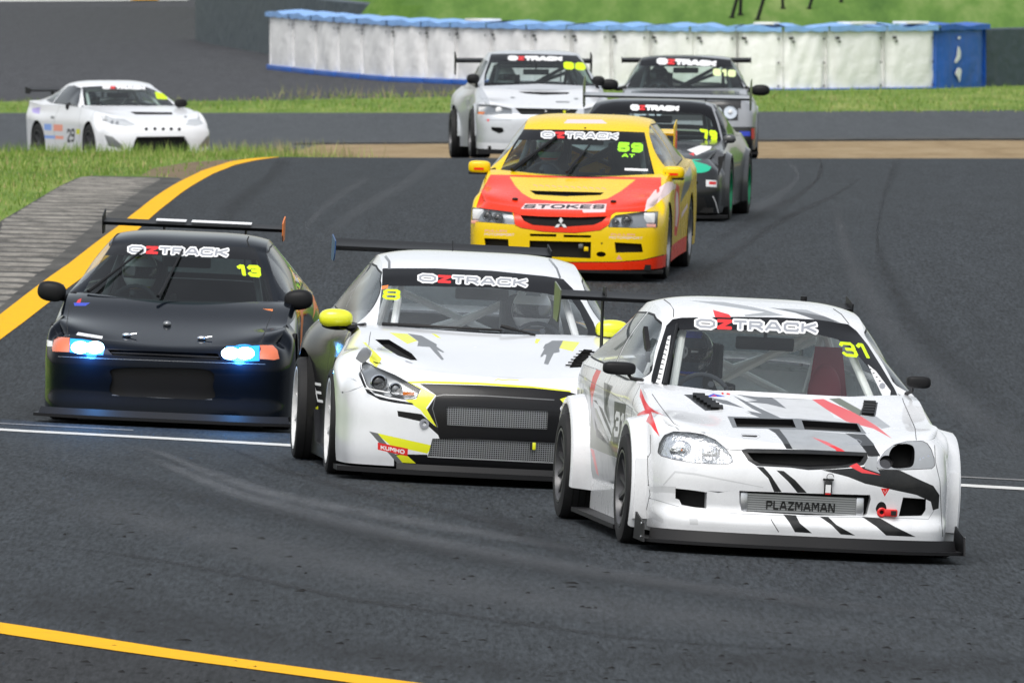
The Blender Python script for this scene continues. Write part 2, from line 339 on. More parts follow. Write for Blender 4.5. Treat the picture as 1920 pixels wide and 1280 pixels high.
# ------------------------------------------------------------------ surfaces cut into regions
class Surf:
    def __init__(s, car, name, G, U, V, part, mt, pitch=0.03, flip=False):
        s.car = car; s.name = name; s.G = G; s.U = np.asarray(U); s.V = np.asarray(V); s.part = part; s.mt = mt; s.pitch = pitch
        gu = np.gradient(G, s.U, axis=0); gv = np.gradient(G, s.V, axis=1); n = np.cross(gu, gv)
        l = np.linalg.norm(n, axis=2, keepdims=True); l[l < 1e-9] = 1; s.Nm = n / l
        s.regs = []; nu, nv = G.shape[:2]
        vs = [Vector(p) for p in G.reshape(-1, 3)]; fs = []
        for i in range(nu - 1):
            for j in range(nv - 1):
                a = i * nv + j; fs += [(a, a + nv, a + nv + 1), (a, a + nv + 1, a + 1)]
        s.vs = vs; s.fs = fs; s.bvh = BVHTree.FromPolygons(vs, fs)
        s.uvf = np.array([(u, v) for u in s.U for v in s.V]); s.cache = {}
    def ev(s, uv, A=None):
        A = s.G if A is None else A
        iu = np.interp(uv[:, 0], s.U, np.arange(len(s.U))); iv = np.interp(uv[:, 1], s.V, np.arange(len(s.V)))
        a = np.clip(iu.astype(int), 0, len(s.U) - 2); b = np.clip(iv.astype(int), 0, len(s.V) - 2); fu = (iu - a)[:, None]; fv = (iv - b)[:, None]
        return (A[a, b] * (1 - fu) * (1 - fv) + A[a + 1, b] * fu * (1 - fv) + A[a, b + 1] * (1 - fu) * fv + A[a + 1, b + 1] * fu * fv)
    def raydef(s, p, mode):
        if mode == 'px':
            d = s.car.Mi.to_3x3() @ ray(*p); return s.car.Mi @ CAM0, d.normalized()
        if mode == 'front': return Vector((p[0], -10, p[1])), Vector((0, 1, 0))
        if mode == 'R': return Vector((10, p[0], p[1])), Vector((-1, 0, 0))
        if mode == 'L': return Vector((-10, p[0], p[1])), Vector((1, 0, 0))
        if mode == 'top': return Vector((p[0], p[1], 10)), Vector((0, 0, -1))
    def p2(s, mode):
        if mode in s.cache: return s.cache[mode]
        P = s.G.reshape(-1, 3); Nn = s.Nm.reshape(-1, 3)
        if mode == 'px':
            C = np.array(s.car.Mi @ CAM0); fac = np.einsum('ij,ij->i', Nn, C - P); M = np.array(CAMM.inverted() @ s.car.M)
            q = P @ M[:3, :3].T + M[:3, 3]; X = np.stack([CX + F * q[:, 0] / -q[:, 2], CY - F * q[:, 1] / -q[:, 2]], 1)
        elif mode == 'front': X = P[:, [0, 2]]; fac = -Nn[:, 1]
        elif mode == 'R': X = P[:, [1, 2]]; fac = Nn[:, 0]
        elif mode == 'L': X = P[:, [1, 2]]; fac = -Nn[:, 0]
        elif mode == 'top': X = P[:, [0, 1]]; fac = Nn[:, 2]
        ok = fac > 0.0; s.cache[mode] = (X[ok], s.uvf[ok]); return s.cache[mode]
    def uv(s, p, mode):
        if mode == 'uv': return tuple(p)
        o, d = s.raydef(p, mode); loc, n, idx, dist = s.bvh.ray_cast(o, d)
        if loc is not None and mode != 'top' :
            f = s.fs[idx]; nn = s.Nm.reshape(-1, 3)[f[0]]
            if Vector(nn).dot(o - loc) < 0: loc = None
        if loc is not None:
            f = s.fs[idx]; A, B, C = (s.vs[i] for i in f); a, b, c = (s.uvf[i] for i in f)
            v0, v1, v2 = B - A, C - A, loc - A; d00, d01, d11, d20, d21 = v0.dot(v0), v0.dot(v1), v1.dot(v1), v2.dot(v0), v2.dot(v1)
            den = d00 * d11 - d01 * d01
            if abs(den) > 1e-16:
                w1 = (d11 * d20 - d01 * d21) / den; w2 = (d00 * d21 - d01 * d20) / den
                r = a * (1 - w1 - w2) + b * w1 + c * w2; return (r[0], r[1])
        X, U = s.p2(mode)
        d2 = np.sum((X - np.array(p)) ** 2, axis=1); k = np.argsort(d2)[:14]; sc = 1.0 if mode != 'px' else 0.003
        A = np.c_[X[k] * sc, np.ones(len(k))]; sol, *_ = np.linalg.lstsq(A, U[k], rcond=None); near = U[k[0]]
        if not (abs(near[1] - s.V[0]) < 1e-6 or abs(near[1] - s.V[-1]) < 1e-6 or abs(near[0] - s.U[0]) < 1e-6 or abs(near[0] - s.U[-1]) < 1e-6): return tuple(near)
        r = np.array([p[0] * sc, p[1] * sc, 1.0]) @ sol
        dv = r - near; L = np.linalg.norm(dv); mxl = np.sqrt(d2[k[0]]) * (1 if mode != 'px' else 1 / s.car.s) * 2.5 + 0.02
        if L > mxl: dv = dv * mxl / L
        return tuple(near + dv)
    def reg(s, loops, mt=None, part=None, mode='px', mirror=False, recess=None, remove=False, lens=None, smooth=0, push=0.0, grow=None):
        """loops: one loop (list of 2D points) or a list of loops"""
        if isinstance(loops[0][0], (int, float, np.floating)): loops = [loops]
        st = (6.0 / (s.car.s / 200.0) if False else 0.06 * s.car.s) if mode == 'px' else 0.06
        out = []
        for L in loops:
            if smooth: L = sm(L, smooth)
            L = dens(L, st) if mode != 'uv' else L
            out.append(np.array([s.uv(p, mode) for p in L]))
        s.regs.append(dict(L=out, mt=mt, part=part, recess=recess, remove=remove, lens=lens, push=push))
        if mirror: s.regs.append(dict(L=[np.stack([-l[:, 0], l[:, 1]], 1)[::-1] for l in out], mt=mt, part=(part + '~' if part else None), recess=recess, remove=remove, lens=lens, push=push))
        return s
    def text(s, txt, quad, mt, mode='px', **kw):
        for loops in textloops(txt, quad, **kw):
            for l in loops: s.reg(l, mt, mode=mode)
        return s
    def line(s, pts, w=1.2, mt='gap', mode='px', **kw):
        w = w if mode != 'px' else w
        return s.reg(strip(pts, w), mt, mode=mode, **kw)
    def build(s):
        u0, u1, v0, v1 = s.U[0], s.U[-1], s.V[0], s.V[-1]; nu = max(2, int((u1 - u0) / s.pitch)); nv = max(2, int((v1 - v0) / s.pitch))
        us = np.linspace(u0, u1, nu + 1); vs = np.linspace(v0, v1, nv + 1); pts = []; E = []
        for i in range(1, nu):
            for j in range(1, nv): pts.append((us[i] + (0.3 * (us[1] - us[0]) if j % 2 else 0), vs[j]))
        b0 = len(pts)
        bd = [(u, v0) for u in us[:-1]] + [(u1, v) for v in vs[:-1]] + [(u, v1) for u in us[:0:-1]] + [(u0, v) for v in vs[:0:-1]]
        pts += bd; E += [(b0 + i, b0 + (i + 1) % len(bd)) for i in range(len(bd))]
        for r in s.regs:
            for L in r['L']:
                if L[:, 0].max() < u0 or L[:, 0].min() > u1 or L[:, 1].max() < v0 or L[:, 1].min() > v1: continue
                b = len(pts); n = len(L); pts += [tuple(p) for p in L]; E += [(b + i, b + (i + 1) % n) for i in range(n)]
        rv, re, rf, *_ = delaunay_2d_cdt([Vector(p) for p in pts], E, [], 0, 1e-5, False)
        P = np.array([(p[0], p[1]) for p in rv]); Fc = np.array([tuple(f) for f in rf]); cen = P[Fc].mean(axis=1)
        a = P[Fc[:, 1]] - P[Fc[:, 0]]; b = P[Fc[:, 2]] - P[Fc[:, 0]]; ar = a[:, 0] * b[:, 1] - a[:, 1] * b[:, 0]
        ok = (cen[:, 0] > u0) & (cen[:, 0] < u1) & (cen[:, 1] > v0) & (cen[:, 1] < v1) & (np.abs(ar) > 1e-10)
        neg = ar < 0; Fc[neg] = Fc[neg][:, ::-1]; Fc = Fc[ok]; cen = cen[ok]; n = len(Fc)
        X = s.ev(P); Nv = s.ev(P, s.Nm); l = np.linalg.norm(Nv, axis=1, keepdims=True); l[l < 1e-9] = 1; Nv = Nv / l
        mt = np.array([s.mt] * n, dtype=object); part = np.array([s.part] * n, dtype=object); rec = np.full(n, -1); rem = np.zeros(n, bool); lens = np.full(n, -1)
        for k, r in enumerate(s.regs):
            c = inside(cen, r['L'])
            if r['remove']: rem |= c
            if r['mt']: mt[c] = r['mt']
            if r['part']: part[c] = r['part']
            if r['recess']: rec[c] = k; rem[c] = False
            elif r['part'] or r['mt']:
                if not r.get('deco'): pass
        s.last = (P, Fc)
        for k, r in enumerate(s.regs):
            if not r['recess']: continue
            c = (rec == k) & ~rem
            if not c.any(): continue
            depth, dr, mw, mb = r['recess']; dr = np.array(dr, float); fc = Fc[c]; used = np.unique(fc); mp = {int(q): i for i, q in enumerate(used)}
            pn = r['part'] or s.part; pt = s.car.part(pn)
            off = X[used] + (dr * depth if np.linalg.norm(dr) > 0 else -Nv[used] * depth)
            pt.add(off, [tuple(mp[int(q)] for q in f) for f in fc], mb, True, Nv[used])
            cnt = {}
            for f in fc:
                for q in range(3):
                    e = (int(f[q]), int(f[(q + 1) % 3])); key = (min(e), max(e)); cnt.setdefault(key, []).append(e)
            wv = []; wf = []
            for key, es in cnt.items():
                if len(es) == 1:
                    a_, b_ = es[0]; bb = len(wv)
                    d_ = dr * depth if np.linalg.norm(dr) > 0 else None
                    da = d_ if d_ is not None else -Nv[a_] * depth; db = d_ if d_ is not None else -Nv[b_] * depth
                    wv += [X[a_], X[b_], X[b_] + db, X[a_] + da]; wf.append((bb, bb + 1, bb + 2, bb + 3))
            pt.add(wv, wf, mw, False)
            if r['lens']:
                lp = s.car.part(r['lens'][0], parent=pn); mm = r['lens'][1]
                lp.add(X[used], [tuple(mp[int(q)] for q in f) for f in fc], mm, True, Nv[used])
        keep = ~rem & (rec < 0)
        for pn in set(part[keep]):
            c = keep & (part == pn); fc = Fc[c]; used = np.unique(fc); mp = np.full(len(P), -1); mp[used] = np.arange(len(used)); pt = s.car.part(pn); b = len(pt.v)
            pt.v.extend([tuple(q) for q in X[used]])
            for i, q in enumerate(used): pt.nrm[b + i] = tuple(Nv[q])
            pt.f.extend([tuple(int(mp[q]) + b for q in f) for f in fc]); pt.m.extend(list(mt[c])); pt.sm.extend([True] * int(c.sum()))
# ------------------------------------------------------------------ terrain profile (metres), from how far the road drops and rises
PL = {31: (1470, 1031, 330, 6.8), 8: (916, 899, 300, 4.6), 13: (319, 797, 265, -2.0), 59: (1071, 517, 208, -4.9),
      79: (1207, 408, 185, -5.0), 88: (1018, 292, 144, 4.3), 818: (1285, 303, 141, -1.0), 29: (271, 313, 125, 19.5)}
BK = ([40, 60, 73, 84, 90, 115, 130, 150, 172, 3000], [.055, .055, .052, .046, .044, .024, .020, .015, .0, .0])
def bank(D): return float(np.interp(D, *BK))
def _g(k):
    u, v, s, p = PL[k]; D = F / s; w = W(u, v, D); return D, w.z + bank(D) * w.x
_gk = sorted([_g(31), _g(8), _g(13), _g(59), _g(79)])
GK = [(-200, .9), (20, .35), (50, .08)] + _gk + [(150, .22), (165, .09), (170, -.03), (176, -.16), (184, -.42), (192, -.65), (203, -.70), (214, -.72), (280, -.72), (500, -.55), (1500, -.5), (4000, -.5)]
_x = np.array([a for a, b in GK], float); _z = np.array([b for a, b in GK], float)
_DD = np.linspace(-200, 600, 3201); _ZZ = herm(_x, _z, _DD)
_ker = np.hanning(41); _ker /= _ker.sum(); _ZZ = np.convolve(np.pad(_ZZ, 20, mode='edge'), _ker, mode='valid')
def gz(D): return np.interp(D, _DD, _ZZ)
HX = [-60, -30, -19, -11, -8.5, -5.8, -4.0, -3.0, 60]; HE = [900, 640, 570, 455, 385, 320, 294, 283, 283]
def hill(x, D):
    """grass bank behind the barriers (array ok)"""
    edge = np.interp(x, HX, HE)
    return np.clip(D - edge, 0, 90) * 0.13
def TZ(x, D):
    x = np.asarray(x, float); D = np.asarray(D, float)
    return gz(D) - np.interp(D, *BK) * np.clip(x, -14, 14) + hill(x, D)
def G(u, v, lo=30.0, hi=3000.0):
    """pixel -> point of the terrain (first hit)"""
    d = ray(u, v); T = np.concatenate([np.arange(lo, 340, .25), np.arange(340, hi, 10)]); P = np.array([list(CAM0 + d * float(t)) for t in (0, 1)]); Q = P[0] + (P[1] - P[0]) * T[:, None]
    h = Q[:, 2] - TZ(Q[:, 0], Q[:, 1]); i = np.nonzero(h < 0)[0]
    if len(i) == 0: return Vector(Q[-1])
    i = max(1, i[0]); t = T[i - 1] + (T[i] - T[i - 1]) * h[i - 1] / (h[i - 1] - h[i]); return CAM0 + d * float(t)
# ------------------------------------------------------------------ the car
class Car:
    def __init__(s, key, name, label, cat, sp, dv=0.0):
        u, v, sc, psi = PL[key]; s.s = sc; D = F / sc; w = W(u, v, D); s.psi = radians(psi)
        w.z = float(TZ(w.x, w.y)) + dv
        b = bank(D); sl = float((gz(D + 2.5) - gz(D)) / 2.5)
        X = Vector((1, 0, -b)).normalized(); Y = Vector((0, 1, sl)).normalized(); Z = X.cross(Y).normalized(); Y = Z.cross(X)
        R = Matrix((X, Y, Z)).transposed().to_4x4()
        s.M = Matrix.Translation(w) @ R @ Matrix.Rotation(s.psi, 4, 'Z'); s.Mi = s.M.inverted()
        s.root = root(name, label, cat, s.M); s.parts = {}; s.sp = sp; s.surfs = []; s.key = key
    def part(s, k, parent=None, label=None):
        if k not in s.parts: s.parts[k] = Part(k.rstrip('~').split('#')[0], parent, label)
        p = s.parts[k]
        if parent is not None: p.parent = parent
        if label: p.label = label
        return p
    def shell(s, paint, pitch=0.03):
        sp = s.sp; rows = sp['rows']; wb = sp['wb']; ye = sp['ye']; nr = len(rows); half = []
        for ri, (zc, zk, za, zd, zr, ze, yf, sw, wf, wd, wr) in enumerate(rows):
            c = []; fx = sp.get('fx', [0, .38, .70, .90]); fy = sp.get('fy', [0, .05, .22, .52])
            for a, b in zip(fx, fy): c.append((a * wf, yf + sw * b, zc + (zk - zc) * a * a))
            cy = yf + sw * 1.05; ya = max(-.38, cy + .08)
            c.append((.972 * wf, cy, zk)); c.append((wf, ya, zk + (za - zk) * .6)); c.append((wf, 0, za))
            c.append((wd + (wf - wd) * .45, .42, za + (zd - za) * (.62 if ri < nr - 2 else .95)))
            c.append((wd, wb * .5, zd + (zr - zd) * .4)); c.append((wd + (wr - wd) * .45, wb - .42, zr - (zr - zd) * .2)); c.append((wr, wb, zr))
            c.append((wr * .985, wb + .38, zr + (ze - zr) * .5)); c.append((wr * .93, ye - .12, ze)); c.append((wr * .6, ye, ze)); c.append((0, ye + .03, ze))
            half.append(c)
        H = np.array(half)                                  # rows, cols, 3
        L = H[:, :0:-1] * np.array([-1, 1, 1]); A = np.concatenate([L, H], axis=1)   # left rear .. centre .. right rear
        mid = H[nr // 2]; ds = np.r_[0, np.cumsum(np.linalg.norm(np.diff(mid, axis=0), axis=1))]; Uk = np.r_[-ds[:0:-1], ds]
        col = H[:, 0]; dv = np.maximum(np.linalg.norm(np.diff(H[:, 8], axis=0), axis=1), .03); Vk = np.r_[0, np.cumsum(dv)]
        m = 6; Ud = np.unique(np.concatenate([np.linspace(Uk[i], Uk[i + 1], m + 1) for i in range(len(Uk) - 1)])); Vd = np.unique(np.concatenate([np.linspace(Vk[i], Vk[i + 1], 6) for i in range(nr - 1)]))
        B = herm(Vk, A, Vd); B = herm(Uk, np.swapaxes(B, 0, 1), Ud)          # (nu, nv, 3)
        s.body = Surf(s, 'body', B, Ud, Vd, 'body', paint, pitch)
        top = B[:, -1]; ic = len(Ud) // 2; c4 = ic + 4 * m; c12 = ic + 12 * m
        Fr = top[ic - 4 * m:c4 + 1]; E = top[c4:c12 + 1]; ts = np.linspace(-1, 1, 41)
        dk = np.array(sp['deck']); zc = herm(dk[:, 0], dk[:, 1], np.clip(E[:, 1], dk[0, 0], dk[-1, 0])); p = sp.get('crown', 2.4); lines = []
        def line(e, z): return np.stack([e[0] * ts, np.full_like(ts, e[1]), e[2] + (z - e[2]) * (1 - np.abs(ts)**p)], 1)
        l0 = line(E[0], zc[0]); frx = Fr[:, 0] / Fr[-1, 0]; Ft = np.stack([np.interp(ts, frx, Fr[:, k]) for k in range(3)], 1); dl = Ft - l0
        for e, z in zip(E, zc):
            q = max(0, 1 - (e[1] - E[0, 1]) / .75); f = q * q * (3 - 2 * q); f = q**2 if sp.get('df') is None else f
            lines.append(line(e, z) + dl * f * np.array([1, 1, 1]))
        Dk = np.swapaxes(np.array(lines), 0, 1)
        s.deck = Surf(s, 'deck', Dk, ts * .8, E[:, 1], 'body', paint, pitch)
        T = np.array(sp['top']); arc = np.r_[0, np.cumsum(np.hypot(np.diff(T[:, 0]), np.diff(T[:, 1])))]; Vt = np.linspace(0, arc[-1], 61)
        tt = herm(arc, T, Vt); us = np.sin(np.linspace(-1, 1, 41) * pi / 2); us = np.linspace(-1, 1, 41); cp = sp.get('rcrown', 4.2)
        gT = np.array([[(w * t, y + bow * t * t, z - drop * (.62 if drop > .04 else .9) * abs(t)**cp) for (y, z, w, bow, drop) in tt] for t in us])
        s.top = Surf(s, 'top', gT, us * .62, Vt, 'roof', paint, pitch)
        be = top[ic:]; sd = {}
        for sg in (1, -1):
            ed = gT[-1 if sg > 0 else 0]; i0 = 1; vv = np.linspace(0, 1, 14); rows_ = []
            for q in range(0, len(ed)):
                y = ed[q, 1]; k = np.interp(y, be[:c12 - ic + 1, 1][6 * m:], np.arange(6 * m, c12 - ic + 1)); a = int(k); f = k - a; a2 = min(a + 1, len(be) - 1)
                b0 = be[a] * (1 - f) + be[a2] * f; b0 = b0 * np.array([sg, 1, 1]); b0[2] = min(b0[2], ed[q, 2] + .01) + .004; b0[1] = y
                bx = sp.get('bulge', .03)
                rows_.append([b0 * (1 - v) + ed[q] * v + np.array([sg * bx * sin(pi * v) , 0, 0]) for v in vv])
            g = np.array(rows_); Us = ed[:, 1].copy()
            for q in range(1, len(Us)): Us[q] = max(Us[q], Us[q - 1] + 1e-3)
            if sg < 0: g = g[::-1]; Us = -Us[::-1]
            sd[sg] = Surf(s, 'side', g, Us, vv * .42, 'body', paint, pitch)
        s.sr, s.sl_ = sd[1], sd[-1]
        # rear panel between the boot edge and the tail
        rr_ = np.concatenate([top[c12:], top[:2 * ic - c12 + 1]]); m_ = len(rr_); La = np.array(lines[-1])[::-1]
        if La[0, 0] < 0: La = La[::-1]
        Rb = np.array([[np.interp(t, np.linspace(0, 1, m_), rr_[:, k]) for k in range(3)] for t in np.linspace(0, 1, len(La))])
        s.part('body').add([tuple(q) for q in La] + [tuple(q) for q in Rb], [(i, i + 1, len(La) + i + 1, len(La) + i) for i in range(len(La) - 1)], paint, False)
        # hole in the deck under the cabin
        t0 = tt[0]; t1 = tt[-1]; pl = [(t0[2] * a * .97, t0[0] + t0[3] * a * a + .05) for a in np.linspace(-1, 1, 11)] + [(t1[2] * a * .97, t1[0] + t1[3] * a * a - .05) for a in np.linspace(1, -1, 7)]
        s.deck.reg(pl, remove=True, mode='top')
        s.surfs = [s.body, s.deck, s.top, s.sr, s.sl_]
        # underside
        z0 = rows[0][0] + .012; b = B[:, 0]; poly = [(q[0] * .97, q[1] * (.97 if q[1] < 0 else .985)) for q in b]
        s.part('underbody').add([(x, y, z0 + .03) for x, y in poly], [tuple(range(len(poly)))], 'void', False)
    def arches(s, r, zc, ys, edge='gap', lip=None, inner=.30):
        for y in ys:
            for md in ('R', 'L'):
                pl = [(y + r * cos(a), max(-.2, zc + r * sin(a))) for a in np.linspace(-.9, pi + .9, 34)]
                pl = [(y + r * cos(a), zc + r * sin(a)) for a in np.linspace(0, pi, 26)] + [(y - r, -.3), (y + r, -.3)]
                s.body.reg(pl, remove=True, mode=md)
                if lip: s.body.regs.insert(0, dict(L=[np.array([s.body.uv(p, md) for p in [(y + (r + .03) * cos(a), zc + (r + .03) * sin(a)) for a in np.linspace(-.2, pi + .2, 26)]])], mt=lip, part=None, recess=None, remove=False, lens=None, push=0))
            for sg in (1, -1):
                w = s.sp['rows'][1][8] if y == 0 else s.sp['rows'][1][10]
                pf = []; vs = []; fs = []; A = np.linspace(-.15, pi + .15, 22)
                for a in A: vs += [(sg * (w - .004), y + (r + .006) * cos(a), zc + (r + .006) * sin(a)), (sg * (w - inner), y + (r + .006) * cos(a), zc + (r + .006) * sin(a))]
                fs = [(2 * i, 2 * i + 1, 2 * i + 3, 2 * i + 2) for i in range(len(A) - 1)]; n = len(vs)
                vs += [(sg * (w - inner), y + r * 1.02 * cos(a), zc + r * 1.02 * sin(a)) for a in A]; fs.append(tuple(range(n, n + len(A))))
                s.part('wheel_arch_liner#%d%d' % (sg, int(y * 10))).add(vs, fs, 'void', True)
    def wheel(s, sg, y, r, xo, wt=.225, style='multi', col='black_wheel', steer=0.0, nsp=10, rr=.70, tyre_mark=None):
        """sg side, xo outer face of the tyre"""
        R = Matrix.Rotation(steer, 3, 'Z'); C = Vector((sg * (xo - wt / 2), y, r)); n0 = '#%d%d' % (sg, int(y * 10))
        k = 'wheel' + n0; wp = s.part(k); tp = s.part('tyre' + n0, parent=k); h = wt / 2; ri = r * rr
        tmp = Part('t'); prof = [(-h * .8, ri), (-h * .98, ri * 1.06), (-h, (ri + r) / 2), (-h * .93, r * .965), (-h * .78, r * .995), (0, r), (h * .78, r * .995), (h * .93, r * .965), (h, (ri + r) / 2), (h * .98, ri * 1.06), (h * .8, ri)]
        tmp.lathe(prof, 'rubber', 48)
        for gx in (-.5, -.17, .17, .5): tmp.lathe([(gx * h - .004, r * .9992 + .0015), (gx * h + .004, r * .9992 + .0015)], 'void', 48)
        tp.add([R @ Vector(v) + C for v in tmp.v], tmp.f, 'rubber', True); tp.m[-len(tmp.f):] = tmp.m
        t2 = Part('r'); o = h * .97
        t2.lathe([(-o, ri * 1.01), (-o, ri * .93), (-o * .5, ri * .84), (o * .6, ri * .86), (o, ri * .94), (o, ri * 1.01)], col, 40)
        t2.lathe([(-.01, ri * .6), (0, ri * .6)], 'grey_wheel', 30); t2.lathe([(-.012, .03), (-.012, ri * .62)], 'mesh_grey', 30)
        xs = o * .74; t2.lathe([(xs - .05, .055), (xs - .01, .06), (xs, .045), (xs + .004, .0)], col, 20)
        for q in range(nsp):
            a = 2 * pi * q / nsp; wd = ri * (.115 if nsp > 8 else .19)
            Rk = Matrix.Rotation(a, 3, 'X')
            for (za, zb, xa, xb, w1, w2) in [(.045, ri * .9, xs - .004, o * .86, wd * .8, wd)]:
                vs = [(xa, -w1 / 2, za), (xa, w1 / 2, za), (xb, w2 / 2, zb), (xb, -w2 / 2, zb), (xa - .035, -w1 / 2, za), (xa - .035, w1 / 2, za), (xb - .03, w2 / 2, zb), (xb - .03, -w2 / 2, zb)]
                t2.add([Rk @ Vector(v) for v in vs], [(0, 1, 2, 3), (4, 7, 6, 5), (0, 4, 5, 1), (1, 5, 6, 2), (2, 6, 7, 3), (3, 7, 4, 0)], col, False)
        S = Matrix.Diagonal((sg, 1, 1)); base = len(wp.f)
        wp.add([R @ (S @ Vector(v)) + C for v in t2.v], t2.f, col, True); wp.m[base:] = t2.m; wp.sm[base:] = t2.sm
        for a in (tp,): pass
    def flare(s, sg, y, r, zc, xi, xo, mt, a0=-.5, a1=pi + .5, thick=.05, n=30, drop=None, rake=0.0, part=None):
        """bolt-on arch: band round the wheel from the body side (xi) out to xo"""
        p = s.part(part or 'fender_flare#%d%d' % (sg, int(y * 10))); A = np.linspace(a0, a1, n); prof = []
        prof = [(xi, r + thick + .02), (xi + (xo - xi) * .45, r + thick), (xo - .012, r + thick * .72), (xo, r + thick * .45), (xo, r), (xo - .03, r - .004), (xi, r - .004)]
        vs = []; m = len(prof)
        for a in A:
            for (x, q) in prof: vs.append((sg * x, y + q * cos(a), zc + q * sin(a)))
        fs = [(i * m + k, i * m + k + 1, (i + 1) * m + k + 1, (i + 1) * m + k) for i in range(n - 1) for k in range(m - 1)]
        fs += [tuple(range(m)), tuple(reversed(range((n - 1) * m, n * m)))]
        p.add(vs, fs, mt, True)
    def mirror_(s, sg, c, d, mt, foot, rot=0.0, shape='round', under='satin_black', stalk=.014):
        k = 'door_mirror#%d' % sg; p = s.part(k); c = Vector(c)
        def fn(q):
            e = .55 if shape == 'box' else .8
            f = lambda t: math.copysign(abs(t)**e, t)
            return Vector((f(q.x), f(q.y) if q.y < 0 else min(f(q.y), .45), f(q.z)))
        p.ell(c, (d[0] / 2, d[1] / 2, d[2] / 2), mt, 24, 14, Matrix.Rotation(rot, 3, 'Y'), fn)
        s.part('mirror_glass#%d' % sg, parent=k).box(c + Vector((0, d[1] * .235, 0)), (d[0] * .8, .004, d[2] * .72), 'reflector')
        s.part('mirror_stalk#%d' % sg, parent=k).tube([c + Vector((-sg * d[0] * .25, 0, -d[2] * .3)), (c + Vector(foot)) / 2 + Vector((0, 0, -d[2] * .28)), foot], [stalk, stalk, stalk * 1.3], under, 8)
    def wing(s, y, z, half, chord, mt, xo=0.0, ep=None, ep_h=(.06, -.14), mounts=(.35,), base_z=.95, thick=.03, ep_col='satin_black', tilt=.12, stand='satin_black', swan=False, left_ep=None):
        w = s.part('rear_wing'); pr = []
        for t in np.linspace(0, 1, 12): pr.append((y + chord * t, z + thick * 1.0 * (4 * t * (1 - t))**.5 * (1 - .5 * t) * .2 + tilt * chord * t * t))
        for t in np.linspace(1, 0, 12): pr.append((y + chord * t, z - thick * (4 * t * (1 - t))**.5 * (1 - .4 * t) + tilt * chord * t * t - .002))
        w.prism(pr[:-1], -half + xo, half + xo, mt, 'X', True)
        for sg in (1, -1):
            e = s.part('end_plate#%d' % sg, parent='rear_wing')
            e.prism([(y - .02, z + ep_h[0] * .6), (y + chord * .5, z + ep_h[0]), (y + chord + .03, z + ep_h[0] + .02), (y + chord + .03, z + ep_h[1] * .9), (y + chord * .3, z + ep_h[1]), (y, z + ep_h[1] * .5)], sg * (half + .001) + xo, sg * (half + .009) + xo, (ep_col if sg > 0 or not left_ep else left_ep), 'X')
            for mx in mounts:
                m = s.part('wing_support#%d' % sg, parent='rear_wing')
                if swan: m.prism([(y + .02, z + .005), (y + .05, z + .06), (y + .14, z + .06), (y + .20, z - .02), (y + .16, base_z), (y + .06, base_z), (y + .13, z - .04), (y + .10, z + .03)], sg * mx - .005 + xo, sg * mx + .005 + xo, stand, 'X')
                else: m.prism([(y + .05, z - .01), (y + chord * .8, z - .01), (y + chord * .7, base_z), (y + .10, base_z)], sg * mx - .005, sg * mx + .005, stand, 'X')
    def interior(s, inner='interior', zf=.35, cage='cage_white', side=-1, dash=.82, wd=.68, y0=.45, y1=2.6, ztop=1.22, seat='interior', cross=True, wt=.5, yb=1.75, mir=True, belts=None, zb=None, fog='interior'):
        p = s.part('interior'); p.box((0, (y0 + y1) / 2 + .2, zf), (wd * 2, y1 - y0 + .6, .02), inner)
        p.box((0, y1 + .25, (zf + dash - .06) / 2), (wd * 2, .02, dash - .06 - zf), inner)
        for sg in (1, -1): p.box((sg * wd, (y0 + y1) / 2, (zf + dash - .1) / 2), (.02, y1 - y0, dash - .1 - zf), inner)
        d = s.part('dashboard'); d.prism([(y0 + .02, dash - .09), (y0 + .3, dash - .03), (y0 + .46, dash - .05), (y0 + .52, dash - .12), (y0 + .5, dash - .32), (y0 + .02, dash - .32)], -wd * .97, wd * .97, 'interior', 'X', True)
        for sx in ([side] if seat != 'two' else [side, -side]):
            q = s.part('seat#%d' % sx); x = sx * .36
            q.box((x, yb - .1, zf + .16), (.46, .5, .12), 'interior', bevel=.04)
            zt = ztop - .12
            q.prism([(x - .24, zf + .2), (x + .24, zf + .2), (x + .25, zt - .42), (x + .15, zt - .24), (x + .17, zt - .04), (x + .09, zt), (x - .09, zt), (x - .17, zt - .04), (x - .15, zt - .24), (x - .25, zt - .42)], yb + .12, yb + .2, 'interior')
            for sg in (1, -1): q.box((x + sg * .17, yb + .05, zt - .13), (.03, .22, .2), 'interior', bevel=.01); q.box((x + sg * .24, yb + .02, zf + .42), (.03, .3, .3), 'interior', bevel=.01)
        w = s.part('steering_wheel'); c = Vector((side * .36, y0 + .62, dash - .02)); Rt = Matrix.Rotation(radians(-22), 3, 'X')
        t = Part('x'); t.tube([(.165 * cos(a), 0, .165 * sin(a)) for a in np.linspace(0, 2 * pi, 25)], .014, 'suit_dark', 8, False)
        for a in (0, pi, -pi / 2): t.tube([(0, .02, 0), (.16 * cos(a), 0, .16 * sin(a))], .01, 'suit_dark', 6)
        t.tube([(0, 0, 0), (0, -.35, -.02)], .02, 'suit_dark', 6)
        w.add([Rt @ Vector(v) + c for v in t.v], t.f, 'suit_dark', True); s.swc = (c, Rt)
        g = s.part('roll_cage'); yh = yb + .3; zh = ztop; r = .024; wl = wd - .06
        g.tube([(-wl, yh, zf), (-wl, yh, dash), (-wt, yh, zh - .05), (-wt + .07, yh, zh), (wt - .07, yh, zh), (wt, yh, zh - .05), (wl, yh, dash), (wl, yh, zf)], r, cage)
